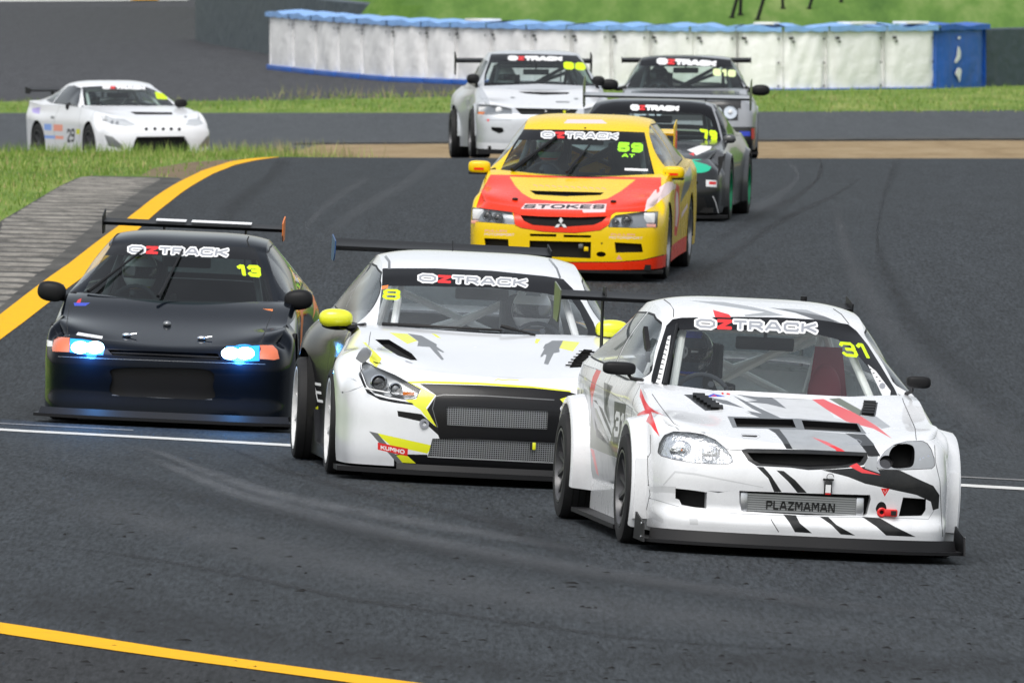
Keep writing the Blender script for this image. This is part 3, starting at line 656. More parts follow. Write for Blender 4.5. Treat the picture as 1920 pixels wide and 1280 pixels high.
        for sg in (1, -1):
            g.tube([(sg * (wl + .0), y0 + .12, zf), (sg * (wl + .0), y0 + .2, dash - .03), (sg * (wt + .01), y0 + .80, zh - .06), (sg * wt, yh, zh - .05)], r, cage)
            g.tube([(sg * wt, yh, zh - .04), (sg * (wt), y1 + .3, dash - .1)], r, cage)
            g.tube([(sg * wl, y0 + .25, dash - .12), (sg * wl, yh, zf + .15)], r, cage); g.tube([(sg * wl, y0 + .25, zf + .1), (sg * wl, yh, dash - .15)], r, cage)
        g.tube([(-wt, y0 + .78, zh - .05), (wt, y0 + .78, zh - .05)], r * .8, cage)
        g.tube([(-wl, yh, zf + .5), (wl, yh, zf + .5)], r, cage)
        if cross:
            g.tube([(-wl, yh + .01, dash - .2), (wt, yh + .01, zh - .03)], r, cage); g.tube([(-wt, yh + .3, zh - .12), (wl * .9, y1 + .25, dash - .1)], r, cage); g.tube([(wt, yh + .3, zh - .12), (-wl * .9, y1 + .25, dash - .1)], r, cage)
        if mir:
            ts = Part('m'); p2 = s.part('rear_view_mirror'); p2.box((0, y0 + .72, ztop - .12), (.34, .03, .075), 'satin_black', bevel=.012)
            p2.tube([(0, y0 + .72, ztop - .1), (0, y0 + .68, ztop)], .01, 'satin_black', 6)
    def wiper(s, a, b, surf, mt='satin_black', w=.016):
        """a,b,.. pixel points on the windscreen"""
        k = 'windscreen_wiper#%d' % len(s.parts); p = s.part(k); P = []
        for q in (a, b):
            uv = np.array([surf.uv(q, 'px')]); x = surf.ev(uv)[0] + surf.ev(uv, surf.Nm)[0] * .03; P.append(Vector(x))
        n = 7; pts = []
        for i in range(n):
            t = i / (n - 1); q = (a[0] + (b[0] - a[0]) * t, a[1] + (b[1] - a[1]) * t); uv = np.array([surf.uv(q, 'px')]); pts.append(Vector(surf.ev(uv)[0] + surf.ev(uv, surf.Nm)[0] * (.014 + .02 * (1 - t))))
        p.tube(pts, [w * .8] * 3 + [w * .55] * 4, mt, 6)
    def on(s, surf, q, h=0.0):
        uv = np.array([surf.uv(q, 'px')]); return Vector(surf.ev(uv)[0] + surf.ev(uv, surf.Nm)[0] * h), Vector(surf.ev(uv, surf.Nm)[0])
    def done(s):
        for f in s.surfs: f.build()
        ob = {}
        def mk(k):
            if k in ob: return ob[k]
            p = s.parts[k]; par = s.root
            if p.parent:
                pk = p.parent if p.parent in s.parts else p.parent.rstrip('~')
                if pk in s.parts and s.parts[pk].f:
                    par = mk(pk) or s.root
            ob[k] = p.build(par); return ob[k]
        for k in list(s.parts): mk(k)
        for m in s.root.children: pass
        return s.root
# ------------------------------------------------------------------ people
def driver(car, label, helmet=('ink_white', 'visor', 'ink_black'), suit='suit_dark', side=-1, yb=1.75, zf=.35, hz=1.08, look=0.0, mouth=True, open_face=False):
    """seated racing driver holding the steering wheel; one continuous body, helmet as a part"""
    r = root('person', label, 'driver', car.M); x = side * .36; c, Rt = car.swc
    bm = bmesh.new(); sk = []
    def V(p, rd, par=None):
        v = bm.verts.new(p); sk.append((v, rd)); 
        if par is not None: bm.edges.new((par, v))
        return v
    hip = V((x, yb - .02, zf + .22), .13); wst = V((x, yb + .02, zf + .38), .125, hip); ch = V((x, yb + .01, hz - .42), .15, wst); nk = V((x, yb - .02, hz - .24), .07, ch); hd = V((x, yb - .03, hz - .08), .085, nk); V((x, yb - .03, hz + .02), .08, hd)
    for sg in (1, -1):
        kn = V((x + sg * .12, yb - .48, zf + .34), .07, hip); sh_ = V((x + sg * .13, yb - .86, zf + .1), .05, kn); V((x + sg * .13, yb - .98, zf + .13), .035, sh_)
        s1 = V((x + sg * .19, yb, hz - .33), .065, ch); el = V((x + sg * .27, yb - .24, hz - .52), .045, s1)
        hp = c + Rt @ Vector((sg * .165 * cos(.35), -.005, .165 * sin(.35))); wr = V(hp + Vector((sg * .02, .075, -.03)), .028, el); pm = V(hp + Vector((sg * .004, .03, 0)), .024, wr)
        for k, off in enumerate((-.030, -.010, .010, .028)):
            f1 = V(hp + Vector((sg * .022, .0, off)), .009, pm); f2 = V(hp + Vector((sg * .012, -.022, off)), .0085, f1); V(hp + Vector((-sg * .012, -.020, off + .002)), .008, f2)
        t1 = V(hp + Vector((-sg * .02, .022, .022)), .010, pm); V(hp + Vector((-sg * .022, -.004, .038)), .009, t1)
    me = bpy.data.meshes.new('body'); bm.to_mesh(me)
    bm.verts.index_update(); rad = [(v.index, rd) for v, rd in sk]; bm.free()
    me.skin_vertices or bpy.context
    o = bpy.data.objects.new('body', me); scn.collection.objects.link(o)
    sm_ = o.modifiers.new('skin', 'SKIN')
    bpy.context.view_layer.objects.active = o
    if not me.skin_vertices:
        me.attributes  # layer comes with the modifier through the operator below
        bpy.ops.object.mode_set(mode='EDIT'); bpy.ops.mesh.customdata_skin_add(); bpy.ops.object.mode_set(mode='OBJECT')
    sv = me.skin_vertices[0].data
    for i, rd in rad: sv[i].radius = (rd, rd)
    sv[0].use_root = True
    ss = o.modifiers.new('sub', 'SUBSURF'); ss.levels = 1; ss.render_levels = 1
    dg = bpy.context.evaluated_depsgraph_get(); m2 = bpy.data.meshes.new_from_object(o.evaluated_get(dg)); bpy.data.objects.remove(o)
    m2.name = 'body'; m2.materials.clear(); m2.materials.append(MATS[suit]); m2.materials.append(MATS['skin']); m2.materials.append(MATS['glove'])
    hpz = c.y + .06
    for p in m2.polygons:
        p.use_smooth = True; p.material_index = 1 if (p.center.z > hz - .12 and abs(p.center.x - x) < .12) else (2 if p.center.y < hpz and p.center.z > zf + .42 else 0)
    ob = bpy.data.objects.new('body', m2); link(ob, r)
    h = Part('helmet'); C = Vector((x, yb - .04, hz))
    Rz = Matrix.Rotation(look, 3, 'Z')
    def fn(q):
        z = q.z; f = 1.0 + (.10 if (q.y < -.2 and z < -.1) else 0); zz = z if z > -.75 else -.75
        return Vector((q.x * (1 - .10 * max(0, -z)), q.y * f, zz))
    h.ell(C, (.130, .155, .150), helmet[0], 30, 22, Rz, fn)
    b0 = 0
    for i, f in enumerate(h.f):
        m = sum((Rz.inverted() @ (Vector(h.v[k]) - C) for k in f), Vector()) / len(f)
        zn = m.z / .15; yn = m.y / .155
        if yn < -.18 and -.30 < zn < .30: h.m[i] = helmet[1]
        elif zn > .62 and abs(m.x) < .05: h.m[i] = helmet[2]
        elif yn < -.3 and zn < -.62: h.m[i] = helmet[2]
    h.build(r)
    if open_face:
        # eyes and nose seen through the helmet's opening
        f = Part('face'); f.ell(C + Rz @ Vector((0, -.115, .0)), (.075, .045, .045), 'skin', 14, 10); f.ell(C + Rz @ Vector((0, -.162, -.012)), (.012, .014, .02), 'skin', 8, 6)
        for sg in (1, -1): f.ell(C + Rz @ Vector((sg * .032, -.154, .008)), (.012, .006, .007), 'ink_black', 8, 6)
        f.build(r)
    return r
# ------------------------------------------------------------------ the place: ground, track, barriers
def asphalt(name, base, var=0.25, stretch=(.35, 1.0), rough=.72, agg=True, marks=True):
    m, t, b = newmat(name); L = t.links.new; tc = N(t, 'ShaderNodeTexCoord')
    mp = N(t, 'ShaderNodeMapping'); mp.inputs['Scale'].default_value = (stretch[0], stretch[1] * .03, 1)
    big = N(t, 'ShaderNodeTexNoise', Scale=.55, Detail=6.0, Roughness=.6); mid = N(t, 'ShaderNodeTexNoise', Scale=6.0, Detail=5.0, Roughness=.7)
    mp2 = N(t, 'ShaderNodeMapping'); mp2.inputs['Scale'].default_value = (.8, .055, 1)
    fine = N(t, 'ShaderNodeTexNoise', Scale=55.0, Detail=3.0, Roughness=.7)
    spk = N(t, 'ShaderNodeTexVoronoi', Scale=7.0); spk.feature = 'F1'
    L(tc.outputs['Object'], mp.inputs[0]); L(mp.outputs[0], big.inputs['Vector']); L(tc.outputs['Object'], mp2.inputs[0]); L(mp2.outputs[0], mid.inputs['Vector']); L(mp2.outputs[0], fine.inputs['Vector']); L(mp2.outputs[0], spk.inputs['Vector'])
    a = N(t, 'ShaderNodeMath', operation='MULTIPLY_ADD'); L(big.outputs[0], a.inputs[0]); a.inputs[1].default_value = var * 2.2; a.inputs[2].default_value = 1 - var * 1.1
    c = N(t, 'ShaderNodeMath', operation='MULTIPLY_ADD'); L(mid.outputs[0], c.inputs[0]); c.inputs[1].default_value = .9; c.inputs[2].default_value = .55
    f = N(t, 'ShaderNodeMath', operation='MULTIPLY_ADD'); L(fine.outputs[0], f.inputs[0]); f.inputs[1].default_value = 3.8; f.inputs[2].default_value = -.9; f.use_clamp = False
    m1 = N(t, 'ShaderNodeMath', operation='MULTIPLY'); m2 = N(t, 'ShaderNodeMath', operation='MULTIPLY'); L(a.outputs[0], m1.inputs[0]); L(c.outputs[0], m1.inputs[1]); L(m1.outputs[0], m2.inputs[0]); L(f.outputs[0], m2.inputs[1])
    # dark bits of rubber lying about
    r = N(t, 'ShaderNodeMapRange'); r.inputs[1].default_value = .045; r.inputs[2].default_value = .075; r.inputs[3].default_value = .25; r.inputs[4].default_value = 1.0
    gate = N(t, 'ShaderNodeTexNoise', Scale=2.2, Detail=2.0); L(mp2.outputs[0], gate.inputs['Vector'])
    gr = N(t, 'ShaderNodeMapRange'); gr.inputs[1].default_value = .5; gr.inputs[2].default_value = .56; gr.inputs[3].default_value = 1.0; gr.inputs[4].default_value = 0.0; L(gate.outputs[0], gr.inputs[0])
    mxx = N(t, 'ShaderNodeMath', operation='MAXIMUM'); L(spk.outputs['Distance'], r.inputs[0]); L(r.outputs[0], mxx.inputs[0]); L(gr.outputs[0], mxx.inputs[1])
    m3 = N(t, 'ShaderNodeMath', operation='MULTIPLY'); L(m2.outputs[0], m3.inputs[0]); L(mxx.outputs[0], m3.inputs[1])
    col = N(t, 'ShaderNodeMix'); col.data_type = 'RGBA'; col.blend_type = 'MULTIPLY'; col.inputs[0].default_value = 1; col.inputs[6].default_value = (*base, 1)
    L(m3.outputs[0], col.inputs[7]); L(col.outputs[2], b.inputs['Base Color'])
    rr = N(t, 'ShaderNodeMapRange'); rr.inputs[3].default_value = rough - .12; rr.inputs[4].default_value = rough + .16; L(big.outputs[0], rr.inputs[0]); L(rr.outputs[0], b.inputs['Roughness'])
    bp = N(t, 'ShaderNodeBump', Strength=.35, Distance=.01); L(fine.outputs[0], bp.inputs['Height']); L(bp.outputs[0], b.inputs['Normal'])
    b.inputs['Specular IOR Level'].default_value = .16
    return name
asphalt('track_asphalt', (.0265, .031, .0355), .5); asphalt('edge_asphalt', (.020, .021, .023), .3); asphalt('old_asphalt', (.052, .053, .058), .22, (.8, .5), .75); asphalt('band_asphalt', (.044, .049, .055), .12, (.3, .4), .6)
def ground_mat(name, cols, scale=1.5, st=(1, .25), rough=.95, bump=.4):
    m, t, b = newmat(name); L = t.links.new; tc = N(t, 'ShaderNodeTexCoord'); mp = N(t, 'ShaderNodeMapping'); mp.inputs['Scale'].default_value = (st[0], st[1], 1)
    n1 = N(t, 'ShaderNodeTexNoise', Scale=scale, Detail=9.0, Roughness=.72); L(tc.outputs['Object'], mp.inputs[0]); L(mp.outputs[0], n1.inputs['Vector'])
    r = N(t, 'ShaderNodeValToRGB'); el = r.color_ramp.elements
    while len(el) < len(cols): el.new(.5)
    for i, c in enumerate(cols): el[i].position = .3 + .4 * i / (len(cols) - 1); el[i].color = (*c, 1)
    L(n1.outputs[0], r.inputs[0]); L(r.outputs[0], b.inputs['Base Color']); b.inputs['Roughness'].default_value = rough; b.inputs['Specular IOR Level'].default_value = .15
    n2 = N(t, 'ShaderNodeTexNoise', Scale=scale * 9, Detail=5.0); L(mp.outputs[0], n2.inputs['Vector']); bp = N(t, 'ShaderNodeBump', Strength=bump, Distance=.08); L(n2.outputs[0], bp.inputs['Height']); L(bp.outputs[0], b.inputs['Normal'])
    return name
ground_mat('grass_ground', [(.07, .13, .018), (.14, .22, .04), (.26, .29, .09)], .8, (1, .2))
ground_mat('hill_grass', [(.05, .115, .02), (.10, .19, .035), (.20, .27, .085)], .8, (1, .10))
ground_mat('sand', [(.20, .14, .075), (.28, .205, .115), (.33, .255, .155)], 2.0, (.6, .2))
ground_mat('dirt', [(.12, .085, .055), (.19, .14, .095), (.16, .16, .06)], 2.5)
def paint_mat(name, col, wear=.35):
    m, t, b = newmat(name); L = t.links.new; tc = N(t, 'ShaderNodeTexCoord'); n = N(t, 'ShaderNodeTexNoise', Scale=9.0, Detail=9.0, Roughness=.75); L(tc.outputs['Object'], n.inputs['Vector'])
    r = N(t, 'ShaderNodeMapRange'); r.inputs[1].default_value = .52; r.inputs[2].default_value = .72; r.inputs[3].default_value = 0; r.inputs[4].default_value = wear; L(n.outputs[0], r.inputs[0])
    mx = N(t, 'ShaderNodeMix'); mx.data_type = 'RGBA'; mx.inputs[6].default_value = (*col, 1); mx.inputs[7].default_value = (.06, .06, .06, 1); L(r.outputs[0], mx.inputs[0]); L(mx.outputs[2], b.inputs['Base Color']); b.inputs['Roughness'].default_value = .7; b.inputs['Specular IOR Level'].default_value = .1
paint_mat('yellow_paint', (.84, .43, .004), .30); paint_mat('white_paint', (.62, .62, .6), .5)
# rumble strip concrete: real ridges are modelled; groove shade and stains painted in here
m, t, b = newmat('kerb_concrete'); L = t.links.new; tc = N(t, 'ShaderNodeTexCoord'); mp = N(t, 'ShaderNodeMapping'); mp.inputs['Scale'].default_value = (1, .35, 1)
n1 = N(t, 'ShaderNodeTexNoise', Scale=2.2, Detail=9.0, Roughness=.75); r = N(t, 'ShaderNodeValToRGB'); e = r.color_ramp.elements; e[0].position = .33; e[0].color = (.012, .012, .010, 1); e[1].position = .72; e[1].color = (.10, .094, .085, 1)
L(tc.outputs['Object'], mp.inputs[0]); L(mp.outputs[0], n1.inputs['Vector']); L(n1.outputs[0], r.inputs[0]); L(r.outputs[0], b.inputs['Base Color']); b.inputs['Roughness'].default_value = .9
# --- one partition of the terrain
def wp(pts): return [tuple(G(u, v)[:2]) for u, v in pts]
near_l = [(523, 295), (478, 297), (430, 304), (380, 320), (335, 342), (296, 366), (262, 392), (222, 424), (180, 455), (130, 494), (80, 529), (30, 567), (0, 590), (-60, 640)]   # outer edge of the yellow line
near_r = [(523, 295.6), (480, 301), (440, 310), (400, 326), (358, 350), (320, 378), (290, 402), (250, 440), (205, 480), (150, 524), (100, 561), (50, 600), (0, 637), (-60, 688)]
YL, YR = wp(near_l), wp(near_r)
yline = YL + YR[::-1]
kerb_px = [(-60, 625), (0, 415), (40, 392), (80, 368), (110, 350), (145, 334), (170, 330), (335, 333), (342, 338)]
KB = wp(kerb_px) + [p for p in YL if p[1] < G(342, 338).y]
dirt_px = [(262, 330), (290, 315), (350, 305), (420, 300), (455, 298), (430, 304), (380, 320), (342, 338), (335, 333)]
def near_poly():
    right = [(60, 174.5), (14, 173.5), (1, 172.8)]
    return YL[::-1][:0] + [(-6.5, 30)] + [p for p in YL[::-1]] + [(-2.5, 172.6)] + right[::-1] + [(60, 30)]
REG = []                                                   # (object, material, polygon)
REG.append(('hill', 'hill_grass', list(zip(HX, HE)) + [(400, 283), (1200, 3400), (-1200, 3400), (-300, 1500)]))
REG.append(('far_road', 'old_asphalt', [(-60, 246), (-6.6, 252), (-4.5, 253.5), (-2, 256), (1.0, 260), (1.5, 282), (-2.9, 283.2)] + [(x, e + .3) for x, e in list(zip(HX, HE))[7:2:-1]] + [(-11.4, 452), (-60, 452)]))
REG.append(('side_road', 'band_asphalt', [(-60, 182), (-5.0, 182), (-4.2, 190), (-3.6, 200), (-3.2, 211), (3, 213.2), (8, 214.5), (60, 214.5), (60, 243), (10, 243), (4, 241), (0, 240.2), (-8, 240), (-60, 238)]))
REG.append(('sand_ground', 'sand', [(-4.1, 180), (-4.2, 190), (-3.7, 200), (-3.2, 211), (3, 213.2), (8, 214.5), (60, 214.5), (60, 178), (4, 179)]))
REG.append(('road', 'track_asphalt', near_poly()))
REG.append(('road', 'band_asphalt', [(-3.1, 171.5), (60, 171.5), (60, 179.5), (4, 179.5), (-4, 180.5)]))
ye_px = [(-60, 1158.5), (0, 1167), (150, 1190), (300, 1214), (460, 1237), (620, 1259), (780, 1280), (900, 1296)]
YE = wp(ye_px); REG.append(('road_surface', 'edge_asphalt', [(p[0], p[1] - .1) for p in YE] + [(3.5, 40), (-12, 40), (-12, YE[0][1] + .3)]))
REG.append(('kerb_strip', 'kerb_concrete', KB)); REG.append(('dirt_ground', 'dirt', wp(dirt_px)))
def build_ground():
    xs = np.concatenate([np.arange(-30, 30.01, 1.0), [-3000, -1500, -700, -300, -120, -60, -40, 40, 60, 120, 300, 700, 1500, 3000]])
    ds = np.concatenate([np.arange(30, 230, 1.0), np.arange(230, 420, 4.0), [-2800, -1500, -600, -200, 0, 15, 450, 500, 600, 800, 1100, 1500, 2200, 3200]])
    pts = [(float(x) + (.013 * (i % 7)), float(d)) for i, x in enumerate(xs) for d in ds]; E = []
    for _, _, P in REG:
        Q = dens(P, 1.5) if max(abs(p[0]) for p in P) < 100 else dens(P, 60); b = len(pts); pts += Q; E += [(b + i, b + (i + 1) % len(Q)) for i in range(len(Q))]
    rv, re, rf, *_ = delaunay_2d_cdt([Vector(p) for p in pts], E, [], 0, 1e-4, False)
    P = np.array([(p[0], p[1]) for p in rv]); Fc = np.array([tuple(f) for f in rf]); cen = P[Fc].mean(1); Z = TZ(P[:, 0], P[:, 1]); own = np.array(['ground'] * len(Fc), dtype=object); mm = np.array(['grass_ground'] * len(Fc), dtype=object)
    for nme, mt_, poly in REG:
        c = inside(cen, [poly]); own[c] = nme; mm[c] = mt_
    for nme in sorted(set(own)):
        c = own == nme; fc = Fc[c]; used = np.unique(fc); mp_ = {int(q): i for i, q in enumerate(used)}
        me = bpy.data.meshes.new(nme); me.from_pydata([(P[q][0], P[q][1], Z[q]) for q in used], [], [tuple(mp_[int(q)] for q in f) for f in fc])
        names = sorted(set(mm[c]))
        for k in names: me.materials.append(MATS[k])
        me.polygons.foreach_set('material_index', [names.index(k) for k in mm[c]]); me.polygons.foreach_set('use_smooth', [True] * len(fc)); me.update()
        bm = bmesh.new(); bm.from_mesh(me); bmesh.ops.recalc_face_normals(bm, faces=bm.faces[:])
        for f in bm.faces:
            if f.normal.z < 0: f.normal_flip()
        bm.to_mesh(me); bm.free()
        o = bpy.data.objects.new(nme, me); link(o); o['kind'] = 'structure'
build_ground()
def structure(o, kind='structure'): o['kind'] = kind; return o
def ground_sheet(name, A, B, mt, h=.004, kind='structure', soft=False):
    """strip between two world polylines laid on the ground"""
    p = Part(name); va = []; vb = []
    def rs(Q, n):
        Q = np.array([(q[0], q[1]) for q in Q]); d = np.r_[0, np.cumsum(np.linalg.norm(np.diff(Q, axis=0), axis=1))]; t = np.linspace(0, d[-1], n); return np.stack([np.interp(t, d, Q[:, k]) for k in (0, 1)], 1)
    n = max(len(A), len(B), int(sum(math.dist(A[i][:2], A[i + 1][:2]) for i in range(len(A) - 1)) / .5) + 2); a, b_ = rs(A, n), rs(B, n); M_ = 8 if soft else 4; vs = []; fs = []; al = []
    for i in range(n):
        for k in range(M_ + 1):
            q = a[i] + (b_[i] - a[i]) * k / M_; vs.append((q[0], q[1], float(TZ(q[0], q[1])) + h)); al.append(sin(pi * k / M_)**1.5 * min(1, 6 * i / n, 6 * (n - 1 - i) / n))
    for i in range(n - 1):
        for k in range(M_): fs.append((i * (M_ + 1) + k, i * (M_ + 1) + k + 1, (i + 1) * (M_ + 1) + k + 1, (i + 1) * (M_ + 1) + k))
    p.add(vs, fs, mt, True); o = p.build(); o['kind'] = kind
    if soft:
        at_ = o.data.attributes.new('fade', 'FLOAT', 'POINT'); at_.data.foreach_set('value', al)
    return o
ground_sheet('road_line', YL, YR, 'yellow_paint')
ground_sheet('road_line', wp(ye_px), wp([(-60, 1178), (0, 1188), (150, 1210.5), (300, 1232), (460, 1253), (620, 1275), (780, 1297), (900, 1313)]), 'yellow_paint')
ground_sheet('road_line', wp([(-60, 800), (0, 804), (270, 818), (600, 836), (960, 857), (1400, 883), (1800, 907.5), (1990, 918)]), wp([(-60, 804), (0, 808), (270, 822), (600, 840.5), (960, 861), (1400, 887), (1800, 912.5), (1990, 923)]), 'white_paint')
paint_mat('faded_paint', (.20, .20, .20), .8)
ground_sheet('road_line', wp([(-60, 790), (0, 793), (250, 806)]), wp([(-60, 792), (0, 795), (250, 808)]), 'faded_paint')
ground_sheet('road_line', wp([(1500, 878), (1700, 888), (1990, 903)]), wp([(1500, 880), (1700, 890), (1990, 905)]), 'faded_paint')
# far kerb line at the top left
ground_sheet('road_line', [(-22, 432), (-16, 434), (-11.1, 437)], [(-22, 447), (-16, 448), (-11.1, 450)], 'white_paint', .02)
ground_sheet('road_line', [(-13.0, 436), (-12.1, 436.4)], [(-13.0, 449), (-12.1, 449.5)], 'yellow_paint', .04)
# concrete lip along the sand
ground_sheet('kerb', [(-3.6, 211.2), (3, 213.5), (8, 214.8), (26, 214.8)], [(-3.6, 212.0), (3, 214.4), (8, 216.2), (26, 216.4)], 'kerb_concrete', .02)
# tyre tracks: thin worn bands
asphalt('worn_asphalt', (.088, .094, .102), .2, (.35, 1), .55); asphalt('dark_asphalt', (.036, .040, .045), .3)
m_, t_, b_ = newmat('tyre_track'); L_ = t_.links.new
def soft_track(name, px_pts, wds, mt):
    A, B = [], []
    for (u, v), w_ in zip(px_pts, wds): A.append((u, v - w_ / 2)); B.append((u, v + w_ / 2))
    ground_sheet(name, wp(A), wp(B), mt, (.0015 + .0004 * (len(bpy.data.meshes) % 5)), soft=True)
def track_mat(name, col, dens_):
    m, t, b = newmat(name); L = t.links.new; tc = N(t, 'ShaderNodeTexCoord'); mp = N(t, 'ShaderNodeMapping'); mp.inputs['Scale'].default_value = (1.2, .25, 1); n = N(t, 'ShaderNodeTexNoise', Scale=5.0, Detail=8.0, Roughness=.7)
    L(tc.outputs['Object'], mp.inputs[0]); L(mp.outputs[0], n.inputs['Vector']); r = N(t, 'ShaderNodeMapRange'); r.inputs[1].default_value = .25; r.inputs[2].default_value = .7; r.inputs[3].default_value = dens_ * .15; r.inputs[4].default_value = dens_; L(n.outputs[0], r.inputs[0])
    tr = N(t, 'ShaderNodeBsdfTransparent'); mx = N(t, 'ShaderNodeMixShader'); b.inputs['Base Color'].default_value = (*col, 1); b.inputs['Roughness'].default_value = .7
    fa = N(t, 'ShaderNodeAttribute'); fa.attribute_name = 'fade'; mu = N(t, 'ShaderNodeMath', operation='MULTIPLY'); L(r.outputs[0], mu.inputs[0]); L(fa.outputs['Fac'], mu.inputs[1])
    L(mu.outputs[0], mx.inputs[0]); L(tr.outputs[0], mx.inputs[1]); L(b.outputs[0], mx.inputs[2]); L(mx.outputs[0], t.nodes['Material Output'].inputs['Surface'])
track_mat('broad_mark', (.10, .106, .115), .42); track_mat('broad_dark', (.010, .011, .013), .5); track_mat('pale_mark', (.135, .143, .155), .62); track_mat('rubber_mark', (.012, .012, .014), .6)
soft_track('road_markings', [(0, 925), (200, 960), (450, 1020), (800, 1095), (1200, 1150), (1600, 1190), (1990, 1215)], [60, 80, 90, 90, 80, 70, 60], 'broad_mark')
soft_track('road_markings', [(250, 850), (330, 880), (450, 930), (620, 975), (820, 1020), (1050, 1062), (1300, 1100), (1600, 1138), (1990, 1175)], [10, 22, 30, 34, 34, 34, 30, 26, 22], 'pale_mark')
soft_track('road_markings', [(230, 836), (300, 850), (380, 885), (520, 930), (700, 965), (900, 1000), (1150, 1040)], [6, 14, 24, 28, 28, 24, 12], 'pale_mark')
soft_track('road_markings', [(1530, 296), (1545, 330), (1480, 380), (1380, 430), (1310, 470)], [5, 14, 24, 26, 10], 'rubber_mark')
soft_track('road_markings', [(1470, 300), (1500, 330), (1470, 365), (1400, 400), (1330, 420)], [4, 20, 30, 30, 16], 'broad_mark')
soft_track('road_markings', [(1240, 545), (1290, 530), (1370, 480), (1440, 430), (1560, 370), (1620, 330)], [6, 16, 20, 18, 12, 6], 'rubber_mark')
soft_track('road_markings', [(-40, 1110), (200, 1150), (450, 1190), (800, 1240), (1200, 1275)], [90, 100, 80, 60, 40], 'broad_dark')
soft_track('road_markings', [(0, 865), (250, 905), (500, 960), (800, 1030), (1150, 1085), (1500, 1130), (1990, 1160)], [30, 40, 44, 44, 40, 36, 30], 'broad_dark')
soft_track('road_markings', [(1100, 1230), (1500, 1245), (1990, 1250)], [50, 60, 60], 'broad_dark')
soft_track('road_markings', [(900, 960), (1000, 1010), (1130, 1050)], [60, 50, 30], 'broad_dark')
soft_track('road_markings', [(560, 300), (500, 345), (430, 400), (380, 440)], [16, 40, 60, 60], 'broad_dark')
soft_track('road_markings', [(1700, 300), (1660, 360), (1640, 470), (1700, 600), (1850, 740), (1990, 830)], [10, 40, 80, 90, 80, 60], 'broad_dark')
soft_track('road_markings', [(860, 300), (760, 350), (640, 420), (580, 470)], [10, 30, 40, 30], 'broad_mark')
soft_track('road_markings', [(700, 330), (620, 380), (560, 440)], [20, 30, 20], 'broad_mark')
soft_track('road_markings', [(1560, 400), (1600, 520), (1680, 640), (1800, 760), (1990, 860)], [90, 120, 120, 90, 60], 'broad_mark')
soft_track('road_markings', [(0, 1010), (300, 1050), (700, 1130), (1200, 1200), (1700, 1230)], [6, 10, 12, 12, 8], 'rubber_mark')
soft_track('road_markings', [(400, 830), (520, 880), (700, 930), (950, 985), (1150, 1015)], [8, 14, 16, 16, 10], 'rubber_mark')
# bits of torn rubber on the track
rgm = np.random.RandomState(21); db = Part('debris')
for _ in range(230):
    u_ = rgm.uniform(-40, 1960); v_ = 1280 - 330 * rgm.rand()**1.6; w0 = G(u_, v_); L_ = rgm.uniform(.006, .034) * (1.8 if rgm.rand() < .06 else 1); a_ = rgm.uniform(-.5, .5); h_ = rgm.uniform(.003, .008)
    R_ = Matrix.Rotation(a_, 3, 'Z'); vs = [R_ @ Vector((x, y, z)) + w0 for x, y, z in ((-L_, -.012, .0), (-L_ * .3, -.02, 0), (L_, -.008, 0), (L_ * .5, .03, 0), (-L_ * .6, .03, 0), (-L_ * .3, 0, h_), (L_ * .4, 0, h_ * 1.3))]
    db.add(vs, [(0, 1, 5), (1, 2, 6, 5), (2, 3, 6), (3, 4, 5, 6), (4, 0, 5)], 'void', False)
o = db.build(); o['kind'] = 'stuff'; o['label'] = 'small torn bits of black tyre rubber on the track'; o['category'] = 'debris'
# --- rumble strip ridges (one run of cast ribs across the kerb)
m, t, b = newmat('rib_concrete'); L = t.links.new; tc = N(t, 'ShaderNodeTexCoord'); mp = N(t, 'ShaderNodeMapping'); mp.inputs['Scale'].default_value = (1, .5, 1)
n1 = N(t, 'ShaderNodeTexNoise', Scale=2.6, Detail=9.0, Roughness=.8); r = N(t, 'ShaderNodeValToRGB'); e = r.color_ramp.elements; e[0].position = .36; e[0].color = (.05, .046, .040, 1); e[1].position = .62; e[1].color = (.29, .27, .235, 1)
L(tc.outputs['Object'], mp.inputs[0]); L(mp.outputs[0], n1.inputs['Vector']); L(n1.outputs[0], r.inputs[0]); L(r.outputs[0], b.inputs['Base Color']); b.inputs['Roughness'].default_value = .9
rb = Part('rib'); kp = np.array(KB); kcx = kp[:, 0]; ds_ = np.arange(kp[:, 1].min() + .4, kp[:, 1].max() - .4, 1.02)
rng = np.random.RandomState(3)
for d in ds_:
    x = np.linspace(-13, -2.5, 420); sec = [(-.34, -.012), (-.28, .007), (.24, .009), (.30, -.012)]; lim = []
    for (q, h) in sec:
        ins = x[inside(np.stack([x, np.full_like(x, d + q)], 1), [KB])]
        lim.append((ins[0] + .02, ins[-1] - .03) if len(ins) > 4 else None)
    if any(l is None for l in lim): continue
    n = max(3, int((lim[0][1] - lim[0][0]) / .3)); vs = []
    for i in range(n + 1):
        wv = rng.uniform(-.05, .05) if 0 < i < n else 0
        for (q, h), (a, b2) in zip(sec, lim):
            xx = a + (b2 - a) * i / n; dd = d + wv + q; vs.append((xx, dd, float(TZ(xx, dd)) + (h if i < n else -.01)))
    fs = [(i * 4 + k, (i + 1) * 4 + k, (i + 1) * 4 + k + 1, i * 4 + k + 1) for i in range(n) for k in range(3)]
    rb.add(vs, fs, 'rib_concrete', True)
o = rb.build(); o.name = 'kerb_surface'; o['kind'] = 'structure'
